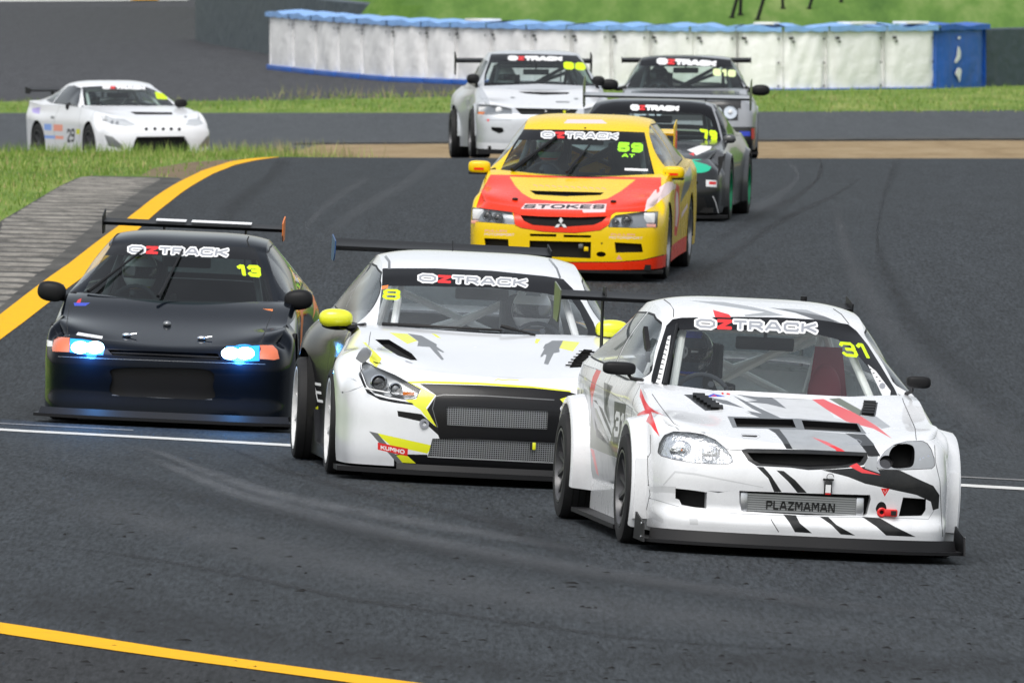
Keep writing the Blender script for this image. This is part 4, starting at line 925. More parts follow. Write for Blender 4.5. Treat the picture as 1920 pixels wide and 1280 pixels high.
# --- grass blades
def blades(name, n, regfn, h, w, cols, kind='stuff', seed=1):
    rg = np.random.RandomState(seed); Q = regfn(rg, n); n = len(Q); z = TZ(Q[:, 0], Q[:, 1]); a = rg.uniform(0, 2 * pi, n); H = h[0] + (h[1] - h[0]) * rg.rand(n)**2; ww = w * rg.uniform(.6, 1.3, n); ln = rg.uniform(-.45, .45, (n, 2)) * H[:, None]
    V = np.zeros((n, 3, 3)); V[:, 0] = np.c_[Q[:, 0] - ww * np.cos(a), Q[:, 1] - ww * np.sin(a), z - .01]; V[:, 1] = np.c_[Q[:, 0] + ww * np.cos(a), Q[:, 1] + ww * np.sin(a), z - .01]; V[:, 2] = np.c_[Q[:, 0] + ln[:, 0], Q[:, 1] + ln[:, 1], z + H]
    me = bpy.data.meshes.new(name); me.from_pydata(V.reshape(-1, 3).tolist(), [], np.arange(3 * n).reshape(-1, 3).tolist())
    for k, c in enumerate(cols):
        nm = '%s_%d' % (name, k)
        mat(nm, c, .8, spec=.2); bsdf = MATS[nm].node_tree.nodes['Principled BSDF']; me.materials.append(MATS[nm])
    me.polygons.foreach_set('material_index', rg.choice(len(cols), n, p=np.array([4, 4, 2, 1][:len(cols)]) / sum([4, 4, 2, 1][:len(cols)])).astype(int).tolist()); me.update()
    o = bpy.data.objects.new(name, me); link(o); o['kind'] = kind; o['label'] = 'short green grass'; o['category'] = 'grass'; return o
def verge(rg, n):
    x = rg.uniform(-14, -2.4, n); d = rg.uniform(112, 182, n); P2 = np.stack([x, d], 1); k = ~inside(P2, [KB]) & ~inside(P2, [near_poly()]) & ~(inside(P2, [wp(dirt_px)]) & (rg.rand(n) < .85)); P2 = P2[k]
    return P2[(P2[:, 0] < -3.2 - .0 * P2[:, 1]) | (P2[:, 1] > 165)]
gc = [(.13, .22, .035), (.20, .29, .06), (.33, .37, .12), (.38, .32, .16)]
blades('verge_grass', 60000, verge, (.02, .10), .010, gc, seed=2)
blades('verge_grass', 16000, lambda rg, n: (lambda P: P[inside(P, [[(-14, 160), (-3.4, 166), (-2.9, 172), (-3.4, 178), (-14, 178)]])])(np.stack([rg.uniform(-12, -2.6, n), rg.uniform(158, 178, n)], 1)), (.05, .24), .008, gc[1:], seed=5)
blades('strip_grass', 30000, lambda rg, n: (lambda P: P[(P[:, 1] > 240.6) & (P[:, 1] < 253 + np.clip(P[:, 0] + 6, 0, 8) * 2.0 + 18 * (P[:, 0] > 1.4))])(np.stack([rg.uniform(-16, 20, n), rg.uniform(240, 281, n)], 1)), (.02, .12), .014, gc, seed=6)
blades('sand_weeds', 1500, lambda rg, n: np.stack([-3.2 + rg.normal(0, .5, n), 176 + rg.normal(0, 3, n)], 1), (.05, .3), .008, gc[2:] , seed=8)
blades('sand_weeds', 260, lambda rg, n: np.stack([rg.uniform(-4.8, -.5, n), rg.uniform(253, 262, n)], 1), (.05, .3), .008, gc[2:], seed=9)
# --- tyre barrier in white sheeting
def cloth_mat(name, col, dirt):
    m, t, b = newmat(name); L = t.links.new; tc = N(t, 'ShaderNodeTexCoord'); mp = N(t, 'ShaderNodeMapping'); mp.inputs['Scale'].default_value = (3, 3, .8); n = N(t, 'ShaderNodeTexNoise', Scale=1.6, Detail=9.0, Roughness=.7); L(tc.outputs['Object'], mp.inputs[0]); L(mp.outputs[0], n.inputs['Vector'])
    r = N(t, 'ShaderNodeMapRange'); r.inputs[1].default_value = .45; r.inputs[2].default_value = .75; r.inputs[3].default_value = 0; r.inputs[4].default_value = dirt; L(n.outputs[0], r.inputs[0])
    mx = N(t, 'ShaderNodeMix'); mx.data_type = 'RGBA'; mx.inputs[6].default_value = (*col, 1); mx.inputs[7].default_value = (.20, .17, .15, 1); L(r.outputs[0], mx.inputs[0]); L(mx.outputs[2], b.inputs['Base Color']); b.inputs['Roughness'].default_value = .5
    n2 = N(t, 'ShaderNodeTexNoise', Scale=2.5, Detail=4.0); L(tc.outputs['Object'], n2.inputs['Vector']); bp = N(t, 'ShaderNodeBump', Strength=.6, Distance=.08); L(n2.outputs[0], bp.inputs['Height']); L(bp.outputs[0], b.inputs['Normal'])
cloth_mat('white_sheet', (.87, .865, .86), .16); cloth_mat('blue_sheet', (.012, .11, .47), .25); cloth_mat('pale_blue_sheet', (.22, .42, .78), .25); cloth_mat('wall_concrete', (.045, .066, .085), .10)
seams = [502, 547, 589, 632, 675, 731, 795, 850, 917, 992, 1067, 1142, 1216, 1297, 1381, 1468, 1552, 1660, 1757, 1852]
def vb(u): return float(np.interp(u, [502, 600, 675, 731, 850, 1000, 1300, 1500, 1757, 1852], [130, 141, 148, 153, 158, 163, 168, 169, 166, 163]))
ordn = 'first second third fourth fifth sixth seventh eighth ninth tenth eleventh twelfth thirteenth fourteenth fifteenth sixteenth seventeenth eighteenth'.split()
rgb = np.random.RandomState(11)
for i in range(len(seams) - 1):
    a = G(seams[i] + 1.1, vb(seams[i])); b2 = G(seams[i + 1] - 1.1, vb(seams[i + 1])); last = i == len(seams) - 2
    X = Vector((b2.x - a.x, b2.y - a.y, 0)); Lh = X.length; X.normalize(); Yv = Vector((-X.y, X.x, 0)); c = (a + b2) / 2; c.z = (a.z + b2.z) / 2
    Mx = Matrix((X, Yv, Vector((0, 0, 1)))).transposed().to_4x4(); Mx.translation = c
    lab = 'bright blue sheeted tyre barrier block with white marks at the right end' if last else '%s white sheeted tyre barrier block from the left end, under pale blue tarp' % ordn[i]
    r_ = root('tyre_barrier', lab, 'tyre barrier', Mx, None if last else 'white sheeted tyre barrier blocks')
    H = 1.24; dp = 1.1; z0_ = 0 if last else (.10 if i < 8 else .02); f = Part('front_sheet'); nx_, nz_ = 14, 12; vs = []; mt_ = 'blue_sheet' if last else 'white_sheet'; ph = rgb.uniform(0, 6); am = rgb.uniform(.006, .02)
    def yy(s_, t_): return -.03 * sin(pi * s_) * sin(pi * t_) + am * sin(9 * s_ + 3 * t_ + ph) + am * .7 * sin(21 * s_ - 8 * t_ + ph * 2) + (.13 * (1 - min(1, s_ * 7)) + .13 * (1 - min(1, (1 - s_) * 7))) * (rgb.rand() * .2 + .7)
    for q in range(nz_ + 1):
        for p_ in range(nx_ + 1):
            s_, t_ = p_ / nx_, q / nz_; vs.append((-Lh / 2 + Lh * s_, yy(s_, t_), z0_ + (H - z0_) * t_))
    fs = [(q * (nx_ + 1) + p_, q * (nx_ + 1) + p_ + 1, (q + 1) * (nx_ + 1) + p_ + 1, (q + 1) * (nx_ + 1) + p_) for q in range(nz_) for p_ in range(nx_)]
    f.add(vs, fs, mt_, True)
    for sg in (-1, 1): f.add([(sg * Lh / 2, .03, 0), (sg * Lh / 2, dp, 0), (sg * Lh / 2, dp, H), (sg * Lh / 2, .03, H)], [(0, 1, 2, 3)], mt_, False)
    f.add([(-Lh / 2, dp, 0), (Lh / 2, dp, 0), (Lh / 2, dp, H), (-Lh / 2, dp, H)], [(0, 1, 2, 3)], mt_, False); f.build(r_)
    if not last:
        k_ = Part('base_band'); k_.box((0, .0, .05 if i < 8 else .012), (Lh, .09, .115 if i < 8 else .035), 'blue_sheet', bevel=.01); k_.build(r_)
        hl = Part('eyelet'); x0 = -Lh / 2 + .10 * Lh
        hl.box((x0 + .06, -.045, H * .86), (.10, .012, .05), 'ink_black'); hl.box((x0 + .11, -.046, H * .80), (.06, .012, .05), 'mesh_grey'); hl.box((Lh * .42, -.02, H * .85), (.03, .012, .05), 'ink_black')
        if i > 12: hl.box((Lh * .42, -.02, H * .45), (.035, .012, .04), 'ink_black'); hl.box((Lh * .42, -.02, H * .06), (.035, .012, .04), 'ink_black')
        hl.build(r_)
    else:
        hl = Part('white_mark')
        hl.prism(sm([(-.30, .86), (-.22, .80), (-.20, .66), (-.30, .56), (-.36, .62), (-.34, .74)]), -.062, -.05, 'ink_white'); hl.prism(sm([(-.44, .52), (-.30, .56), (-.24, .62), (-.30, .68), (-.42, .60)]), -.063, -.05, 'ink_white'); hl.prism(sm([(-.38, .36), (-.28, .42), (-.16, .36), (-.20, .24), (-.24, .12), (-.32, .22), (-.42, .28)]), -.062, -.05, 'ink_white'); hl.box((-.26, -.055, 1.04), (.10, .01, .05), 'ink_white'); hl.build(r_)
    tp = Part('top_tarp'); vs = []; n1_ = 16; n2_ = 6
    for q in range(n2_ + 1):
        for p_ in range(n1_ + 1):
            s_, t_ = p_ / n1_, q / n2_; hgt = H + (.0 if q == 0 else .035 + .10 * sin(pi * min(1, t_ * 1.1)) * (sin(pi * s_ * 1.0 + .3 * ph)**2 * .8 + .25)) + .012 * sin(13 * s_ + ph)
            if q == 0: hgt = H - .035 + .008 * sin(17 * s_ + ph)
            vs.append((-Lh / 2 - .004 + (Lh + .008) * s_, (-.075 if q <= 1 else -.075 + (dp + .1) * t_), hgt))
    tp.add(vs, [(q * (n1_ + 1) + p_, q * (n1_ + 1) + p_ + 1, (q + 1) * (n1_ + 1) + p_ + 1, (q + 1) * (n1_ + 1) + p_) for q in range(n2_) for p_ in range(n1_)], 'blue_sheet' if last else 'pale_blue_sheet', True)
    if i in (7, 14, 16, 17): tp.box((Lh * .1, .2, H + .13), (Lh * .45, .5, .05), 'white_sheet', bevel=.01)
    tp.build(r_)
# --- dark concrete walls
def wall(name, label, P, h, th=.35, mt_='wall_concrete'):
    p = Part(name); n = len(P)
    nr = []
    for i in range(n):
        t = (P[min(i + 1, n - 1)] - P[max(i - 1, 0)]); t.z = 0; t.normalize(); nr.append(Vector((-t.y, t.x, 0)))
    vs = []
    for q, nn in zip(P, nr):
        for (o_, hh) in ((0, -.1), (0, h - .03), (.03, h), (th, h), (th, -.1)): vs.append(q + nn * o_ + Vector((0, 0, hh)))
    fs = [(i * 5 + k, (i + 1) * 5 + k, (i + 1) * 5 + k + 1, i * 5 + k + 1) for i in range(n - 1) for k in range(4)] + [(0, 1, 2, 3, 4), tuple(5 * (n - 1) + k for k in (4, 3, 2, 1, 0))]
    p.add(vs, fs, mt_, False); o_ = p.build(); o_['label'] = label; o_['category'] = 'wall'; return o_
wl = [G(366, 74), G(372, 78), G(400, 84), G(440, 91), G(480, 98), G(505, 103)]; d_ = wl[-1]
wl += [Vector((d_.x + dx, d_.y - dy, zt - 1.55)) for dx, dy, zt in ((.8, 7, .80), (1.9, 13, .75), (3.2, 17, .67), (4.6, 20, .55))]
wall('concrete_wall', 'dark grey wall curving in behind the left end of the white tyre barrier', wl, 1.55)
wb_ = Part('foot_ledge')
wall('concrete_wall', 'dark wall running off to the right past the blue barrier block', [G(1700, 166) + Vector((0, .9, 0)), G(1856, 164) + Vector((0, .9, 0)), G(1990, 160) + Vector((0, .9, 0))], 1.22)
# dark slanted supports on the hill
for i, (u0_, v0_, u1_, v1_, w_, lb) in enumerate([(1372, 34, 1389, -8, 7, 'dark slanted post on the hill, left leg of the first pair'), (1388, 29, 1390, -8, 7, 'dark upright post on the hill, right leg of the first pair'), (1420, 38, 1440, -8, 7, 'long dark slanted post on the hill beside the first pair'), (1468, 17, 1466, -8, 6, 'short dark upright post on the hill between two slanted posts'), (1517, 17, 1530, -8, 6, 'short dark slanted post on the hill, second from the right'), (1577, 5, 1580, -8, 5, 'dark post tip on the hill, rightmost of the posts')]):
    a = G(u0_, v0_); D_ = a.y; top = a + Vector(((u1_ - u0_) * D_ / F, 0, (v0_ - v1_) * D_ / F + .25)); p = Part('slanted_post'); wd = w_ * D_ / F
    dirv = (top - a).normalized(); p.tube([a - dirv * .2, a, top], [wd * .5, wd * .5, wd * .42], 'satin_black', 8); p.tube([a - Vector((0, 0, .02)), a + Vector((0, 0, .03))], wd * .85, 'satin_black', 8)
    o_ = p.build(); o_['label'] = lb; o_['category'] = 'post'; o_['group'] = 'dark posts on the grass hill'
# ================================================================== car 31
def zz(ox, oy, sc):
    def f(*p): return [(ox + x / sc, oy + y / sc) for x, y in p]
    return f
OZW = {'O': 1.25, 'Z': 1.05, 'T': .95, 'R': 1.0, 'A': 1.05, 'C': 1.1, 'K': 1.1}
def oztrack(sf, quad, detail=True, hi='ink_white', lo='ink_grey', sh=0.0):
    TL, TR, BR, BL = quad
    for k, loops in enumerate(textloops('OZTRACK', quad, gap=-.19, shear=sh, widths=OZW, tt=.46)):
        for l in loops:
            if k != 1: sf.reg(l, hi)
    for l in textloops('OZTRACK', quad, gap=-.19, shear=sh, widths=OZW, tt=.27, tb=.46, only=[1])[0]: sf.reg(l, 'ink_red')
    if detail:
        for k, loops in enumerate(textloops('OZTRACK', quad, gap=-.19, shear=sh, widths=OZW, tt=.18, tb=.46)):
            if k != 1:
                for l in loops: sf.reg(l, lo)
def side_glass(c, polys, gl='glass_side', frame='satin_black', grow=.0):
    for sf, md in ((c.sr, 'R'), (c.sl_, 'L')):
        for k, p in enumerate(polys):
            cx = sum(q[0] for q in p) / len(p); cy = sum(q[1] for q in p) / len(p)
            out = [(cx + (a - cx) * 1.035, cy + (b_ - cy) * 1.07) for a, b_ in p]
            sf.reg(out, frame, mode=md); sf.reg(p, gl, part='side_window#%s%d' % (md, k), mode=md)
mat('p31', (.79, .80, .815), .22, coat=.7, dirt=.14); mat('p31g', (.34, .355, .37), .3, coat=.5, dirt=.2); mat('p31l', (.60, .61, .62), .3, coat=.5, dirt=.15); mat('p31d', (.095, .10, .105), .3, coat=.5); mat('p31b', (.012, .013, .014), .28, coat=.2, dirt=.2, ior=1.35); mat('p31r', (.72, .025, .03), .3, coat=.5); mat('p31o', (.10, .115, .07), .35, coat=.4)
sp31 = dict(wb=2.62, ye=3.33, rows=[
    # zc    zk    za    zd    zr    ze    yf    sw    wf    wd    wr
    (.120, .120, .12, .13, .15, .20, -.90, .26, .840, .80, .84),
    (.195, .20, .20, .22, .25, .30, -.905, .27, .850, .81, .85),
    (.245, .25, .27, .29, .31, .36, -.865, .29, .860, .83, .86),
    (.31, .31, .37, .39, .41, .46, -.866, .30, .862, .842, .865),
    (.43, .43, .49, .52, .54, .57, -.875, .31, .862, .85, .868),
    (.535, .54, .60, .66, .68, .70, -.85, .32, .855, .845, .862),
    (.60, .64, .71, .78, .80, .81, -.80, .33, .845, .838, .862),
    (.632, .70, .765, .865, .895, .90, -.745, .30, .79, .805, .84)],
    deck=[(-.75, .632), (-.4, .70), (0, .775), (.35, .852), (.6, .90), (3.0, .97), (3.4, .93)], crown=3.0,
    top=[(.33, .850, .74, .24, .030), (.80, 1.075, .665, .21, .03), (1.17, 1.245, .59, .15, .04), (1.30, 1.297, .585, .10, .05), (1.6, 1.352, .585, .05, .075), (2.1, 1.352, .58, .02, .08), (2.55, 1.26, .565, 0, .06), (3.2, .965, .64, 0, .03)])
C31 = Car(31, 'race_car', 'white coupe numbered 31 with grey and red flashes and an open headlight duct', 'race car', sp31)
c = C31; c.shell('p31', .03)
A = zz(1200, 740, 3.2); B = zz(1200, 550, 3.84); Q = zz(1000, 520, 2.2857); Cc = zz(1020, 540, 2.6667)
c.arches(.365, .325, [0, 2.62], inner=.34)
# panels
hoodp = A((72, -6), (110, 50), (170, 130), (236, 212), (300, 222), (380, 236), (450, 268), (520, 325), (606, 332), (660, 322), (1000, 328), (1360, 345), (1372, 368), (1428, 368), (1470, 338), (1520, 300), (1600, 280), (1658, 272), (1650, 200), (1620, 130), (1582, 45), (1575, 20))
for sf in (c.deck, c.body): sf.reg(hoodp, part='hood')
bump = A((60, 345), (105, 350), (130, 365), (200, 388), (300, 405), (420, 415), (530, 415), (560, 402), (556, 372), (540, 345), (606, 336), (650, 395), (700, 425), (900, 437), (1010, 452), (1250, 437), (1342, 422), (1368, 372), (1428, 370), (1418, 430), (1500, 450), (1600, 450), (1750, 442), (1766, 425), (1800, 520), (1800, 900), (0, 900), (20, 700), (45, 500))
c.body.reg(bump, part='front_bumper')
for md in ('R', 'L'):
    c.body.reg([(.50, .21), (.50, .70), (.58, .9), (1.75, .92), (1.86, .60), (1.80, .21)], part='door#' + md, mode=md)
    c.body.line([(.50, .21), (.50, .70), (.56, .9)], .008, mode=md); c.body.line([(1.75, .92), (1.86, .60), (1.80, .21), (.50, .21)], .008, mode=md)
# shut lines
for sf in (D_ for D_ in (c.deck, c.body)):
    sf.line(A((72, -6), (110, 50), (170, 130), (236, 212)), 1.3, 'gap'); sf.line(A((1575, 20), (1582, 45), (1620, 130), (1650, 200), (1658, 272)), 1.3, 'gap'); sf.line(A((520, 326), (560, 332), (606, 331)), 1.2, 'gap'); sf.line(A((1368, 367), (1428, 368)), 1.2, 'gap')
c.body.line(A((62, 240), (62, 300), (64, 345), (45, 380), (48, 500), (60, 600), (35, 700), (25, 730)), 1.1, 'gap'); c.body.line(A((1768, 300), (1772, 400), (1800, 520), (1806, 680), (1815, 850)), 1.1, 'gap')
# hood graphics
D = c.deck; Bd = c.body
D.reg(Q((872, 498), (1170, 498), (1250, 540), (1290, 600), (1420, 632), (1130, 604), (1040, 592), (950, 540)), 'p31l')
D.reg(Q((850, 495), (992, 497), (1040, 525), (1085, 561), (1000, 541), (905, 532), (960, 527)), 'p31d'); D.reg(Q((855, 505), (900, 525), (960, 555), (1062, 602), (1015, 600), (935, 560)), 'p31d')
D.reg(Q((905, 575), (935, 583), (915, 570), (980, 583), (1040, 601), (975, 601)), 'p31d'); D.reg(Q((740, 510), (830, 527), (905, 560), (810, 540)), 'p31d')
D.reg(A((985, -5), (1040, -5), (1150, 48), (1300, 112), (1425, 190), (1512, 262), (1400, 202), (1240, 160), (1120, 88)), 'p31r')
D.reg(A((1108, 8), (1185, 12), (1335, 95), (1322, 128), (1200, 62)), 'p31o'); D.reg(A((1322, 125), (1420, 130), (1505, 192), (1450, 203), (1390, 168)), 'p31g')
D.reg(A((393, 12), (440, -8), (516, 10)), 'ink_blue'); D.reg(A((425, 8), (445, 0), (465, 8)), 'ink_red'); D.reg(B((585, 712), (600, 712), (605, 726), (590, 726)), 'ink_red'); D.reg(B((625, 712), (650, 716), (645, 730), (622, 727)), 'ink_red')
for sf in (D, Bd):
    sf.reg(A((832, 198), (1240, 232), (1310, 262), (1345, 300), (1372, 345), (1240, 342), (1000, 328), (915, 324), (880, 262)), 'p31g')
    sf.reg(A((760, 198), (835, 203), (880, 262), (917, 325), (878, 323), (850, 275), (812, 230)), 'p31b')
    sf.reg(A((1230, 230), (1350, 236), (1400, 290), (1442, 367), (1368, 367), (1340, 320), (1300, 270)), 'p31b')
    sf.reg(A((1030, 252), (1120, 280), (1210, 325), (1262, 362), (1190, 355), (1170, 325), (1100, 290)), 'p31r')
Bd.reg(A((1255, 428), (1300, 408), (1340, 445), (1445, 481), (1330, 467)), 'p31r')
# louvres and vents in the hood
c.deck.reg(A((524, 128), (945, 142), (1312, 170), (1360, 234), (965, 209), (556, 197)), 'p31d')
for pl in (A((562, 138), (916, 147), (936, 196), (582, 191)), A((970, 152), (1302, 172), (1328, 223), (988, 206))):
    c.deck.reg(pl, recess=(.035, (0, .3, -1), 'black', 'void'), part='hood')
c.deck.reg(A((262, -2), (315, -2), (400, 35), (480, 91), (392, 95), (330, 50), (300, 25)), 'p31b'); c.deck.reg(A((1348, 38), (1428, 45), (1412, 132), (1316, 120)), 'p31b')
c.deck.line(A((610, 232), (715, 240), (722, 252), (700, 263), (620, 258), (606, 245), (610, 232)), .9, 'p31g'); c.deck.reg(A((612, 240), (700, 243), (706, 250), (695, 254), (615, 249)), 'void')
c.deck.line(A((1245, 264), (1310, 268), (1330, 280), (1322, 291), (1252, 288), (1236, 276)), .9, 'ink_grey')
for k in range(6):
    p0, n0 = c.on(c.deck, A((330 + k * 25, 14 + k * 14))[0], .006); p1, _ = c.on(c.deck, A((375 + k * 18, 12 + k * 14))[0], .016); c.part('hood_louvre#a%d' % k).box((p0 + p1) / 2, (.07, .03, .014), 'p31b', Matrix.Rotation(.5, 3, 'X'))
for k in range(5):
    p0, n0 = c.on(c.deck, A((1378 - k * 3, 52 + k * 16))[0], .008); c.part('hood_louvre#b%d' % k).box(p0, (.07, .022, .012), 'p31b', Matrix.Rotation(.5, 3, 'X'))
# grille, headlights
Bd.reg(A((606, 330), (640, 322), (1000, 328), (1362, 345), (1367, 385), (1342, 421), (1250, 436), (1130, 446), (1010, 451), (900, 436), (700, 426), (650, 395)), 'p31b', part='grille'); c.deck.reg(A((606, 330), (640, 322), (1000, 328), (1362, 345), (1367, 385), (1342, 421), (1010, 451), (700, 426), (650, 395)), 'p31b', part='grille')
Bd.reg(A((642, 346), (1000, 353), (1346, 366), (1322, 405), (1200, 425), (1010, 432), (722, 412), (680, 392)), part='grille', recess=(.07, (0, 1, .1), 'black', 'void'))
hl = A((108, 345), (118, 290), (150, 242), (200, 222), (300, 226), (380, 239), (450, 270), (512, 322), (548, 370), (555, 400), (528, 412), (420, 411), (300, 402), (200, 384), (130, 365))
hr = A((1418, 430), (1430, 395), (1470, 340), (1520, 302), (1600, 281), (1690, 278), (1722, 292), (1747, 330), (1763, 380), (1766, 425), (1750, 440), (1600, 447), (1500, 448), (1430, 441))
for sf in (c.body, c.deck):
    sf.line(hl + hl[:1], 2.2, 'gap'); sf.line(hr + hr[:1], 2.2, 'gap')
Bd.reg(hl, part='headlight#l', recess=(.055, (0, 1, .12), 'facet', 'facet'), lens=('headlight_lens#l', 'lens')); D.reg(hl, part='headlight#l', recess=(.02, (0, 1, -.3), 'lamp_grey', 'reflector'), lens=('headlight_lens#l', 'lens'))
Bd.reg(hr, 'p31g', part='headlight#r'); D.reg(hr, 'p31g', part='headlight#r')
Bd.line(A((1418, 430), (1430, 395), (1470, 340), (1520, 302)), 1.4, 'ink_grey')
Bd.reg(sm(A((1490, 400), (1500, 340), (1530, 305), (1590, 292), (1640, 310), (1648, 370), (1635, 425), (1590, 438), (1520, 438)), 4), part='headlight#r', recess=(.16, (0, 1, 0), 'black', 'void'))
Bd.reg(ring(*A((1478, 402))[0], 15, 14), 'ink_grey'); Bd.reg(ring(*A((1478, 402))[0], 13, 12.4), part='headlight#r', recess=(.03, (0, 1, 0), 'satin_black', 'lens_dark'))
for q in ((1700, 376), (1730, 366), (1680, 385)): Bd.reg(ring(*A(q)[0], 2.0, n=10), 'reflector')
p = c.part('lamp_bowl', parent='headlight#l')
for (q, r) in (((235, 315), .055), ((420, 335), .045)):
    P0, n0 = c.on(Bd, A(q)[0], -.03); p.ell(P0, (r * 1.2, .03, r), 'facet', 16, 10)
    p.ell(P0 + Vector((0, -.012, 0)), (.014, .02, .014), 'amber' if r > .05 else 'ink_white', 10, 8)
for k in range(9):
    P0, n0 = c.on(Bd, A((330 + k * 21, 350 - 0 * k))[0], -.012); p.box(P0, (.004, .004, .07), 'reflector')
# bumper graphics and openings
Bd.reg(A((700, 430), (740, 432), (770, 465), (790, 490), (850, 582), (805, 582), (770, 500)), 'p31b'); Bd.reg(A((818, 452), (862, 456), (930, 510), (1002, 588), (945, 586), (890, 520)), 'p31b')
Bd.reg(A((1090, 450), (1260, 440), (1345, 430), (1372, 370), (1428, 368), (1418, 430), (1430, 447), (1560, 452), (1660, 500), (1760, 545), (1797, 600), (1792, 680), (1757, 692), (1745, 640), (1660, 600), (1500, 565), (1350, 532), (1250, 492)), 'p31b')
Bd.reg(A((1372, 370), (1428, 368), (1418, 430), (1440, 470), (1350, 440), (1345, 420)), 'p31g'); Bd.reg(A((1255, 428), (1300, 408), (1340, 445), (1445, 481), (1330, 467)), 'p31r')
Bd.line(A((140, 540), (210, 462), (330, 475), (740, 555)), [2.5, 4, 4, 1.5], 'p31l'); Bd.reg(A((50, 545), (215, 550), (215, 590), (60, 580)), 'p31l'); Bd.reg(A((60, 690), (140, 745), (140, 770), (50, 730)), 'p31l')
Bd.reg(A((400, 575), (500, 580), (552, 572), (470, 587)), 'p31d'); Bd.reg(A((295, 740), (345, 742), (350, 780), (300, 778)), 'p31l')
oc = A((596, 574), (650, 577), (1000, 590), (1381, 600), (1385, 625), (1362, 715), (1345, 725), (1000, 722), (610, 698), (598, 650))
Bd.reg(oc, part='front_bumper', recess=(.07, (0, 1, 0), 'p31l', 'void'))
Bd.reg(A((213, 560), (330, 573), (402, 584), (398, 682), (330, 675), (250, 660), (235, 628), (212, 620)), part='front_bumper', recess=(.09, (0, 1, 0), 'p31l', 'void'))
Bd.reg(A((1578, 614), (1716, 624), (1713, 690), (1690, 724), (1552, 727)), part='front_bumper', recess=(.09, (0, 1, 0), 'p31b', 'void'))
Bd.reg(sm(A((1425, 655), (1450, 640), (1475, 660), (1478, 715), (1445, 725), (1415, 690)), 3), 'void')
Bd.reg(A((1445, 560), (1498, 562), (1468, 610)), 'ink_red'); Bd.line(A((1460, 572), (1470, 590), (1482, 570)), .8, 'ink_white')
Bd.line(A((50, 615), (130, 640), (240, 672), (330, 688), (600, 712), (1000, 728), (1345, 735), (1560, 738), (1730, 745), (1765, 690)), 1.3, 'p31g')  # lip crease shade painted as a grey line
for q in (((860, 716), (935, 721), (960, 770), (1032, 829), (930, 823), (900, 770)), ((1075, 727), (1130, 732), (1180, 780), (1292, 843), (1205, 836), (1150, 780)), ((1330, 729), (1442, 739), (1530, 790), (1655, 851), (1478, 843), (1420, 790))): Bd.reg(A(*q), 'p31b')
Bd.line(A((785, 745), (832, 822)), 1.6, 'p31b')
for q in ((45, 370), (50, 540), (60, 620), (30, 712)): Bd.reg(ring(*A(q)[0], 1.2, n=8), 'gap')
# intercooler core behind the opening
ic = c.part('intercooler'); p0, _ = c.on(Bd, A((645, 590))[0], 0); p1, _ = c.on(Bd, A((1300, 718))[0], 0); yb_ = -.815
x0, x1 = p0.x + .005, p1.x; z1, z0 = p0.z + .0, p1.z - .01
ic.box(((x0 + x1) / 2, yb_ + .03, (z0 + z1) / 2), (x1 - x0, .03, z1 - z0), 'lamp_grey')
for k in range(8): ic.box(((x0 + x1) / 2, yb_ + .012, z0 + (z1 - z0) * (k + .5) / 8), (x1 - x0, .012, .007), 'alloy')
for xx in (x0 - .02, x1 + .02): ic.box((xx, yb_ + .02, (z0 + z1) / 2), (.045, .06, z1 - z0 + .01), 'alloy', bevel=.008)
tl = textloops('PLAZMAMAN', [(x0 + .11, z0 + (z1 - z0) * .64), (x1 - .12, z0 + (z1 - z0) * .64), (x1 - .12, z0 + (z1 - z0) * .14), (x0 + .11, z0 + (z1 - z0) * .14)], off=.03, gap=.1)
def flat_text(part, loopsets, y, mt, axis='Y'):
    for Ls in [[l] for q in loopsets for l in q]:
        y -= .00004
        pts = []; E = []
        for l in Ls:
            b = len(pts); pts += [Vector(q) for q in l]; E += [(b + i, b + (i + 1) % len(l)) for i in range(len(l))]
        rv, _, rf, *_ = delaunay_2d_cdt(pts, E, [], 0, 1e-6, False); Pn = np.array([(q[0], q[1]) for q in rv]); Ff = [tuple(f) for f in rf]; ce = np.array([Pn[list(f)].mean(0) for f in Ff]); k = inside(ce, Ls)
        part.add([(q[0], y, q[1]) for q in Pn], [f for f, kk in zip(Ff, k) if kk], mt, False)
flat_text(ic, tl, yb_ - .0, 'ink_black')
# bits on the bumper
tg = c.part('tow_strap'); P0, _ = c.on(Bd, A((1126, 555))[0], .012); tg.box(P0, (.045, .014, .075), 'ink_black', bevel=.004); tg.box(P0 + Vector((0, -.009, -.006)), (.03, .004, .045), 'ink_white'); tg.box(P0 + Vector((0, .0, .045)), (.06, .014, .012), 'ink_black'); tg.box(P0 + Vector((0, -.008, -.034)), (.03, .004, .008), 'ink_red')
tg.tube([P0 + Vector((.01, 0, .05)) + Vector((.02 * cos(a), 0, .02 * sin(a) + .01)) for a in np.linspace(0, 5, 9)], .0025, 'mesh_grey', 5)
th = c.part('tow_hook'); P0, _ = c.on(Bd, A((1500, 705))[0], .01); th.box(P0, (.075, .03, .04), 'ink_red', bevel=.006); th.tube([P0 + Vector((-.05 + .02 * cos(a), -.0, .02 * sin(a))) for a in np.linspace(0, 2 * pi, 13)], .009, 'ink_red', 7); th.box(P0 + Vector((.015, -.017, .0)), (.03, .004, .025), 'ink_black')
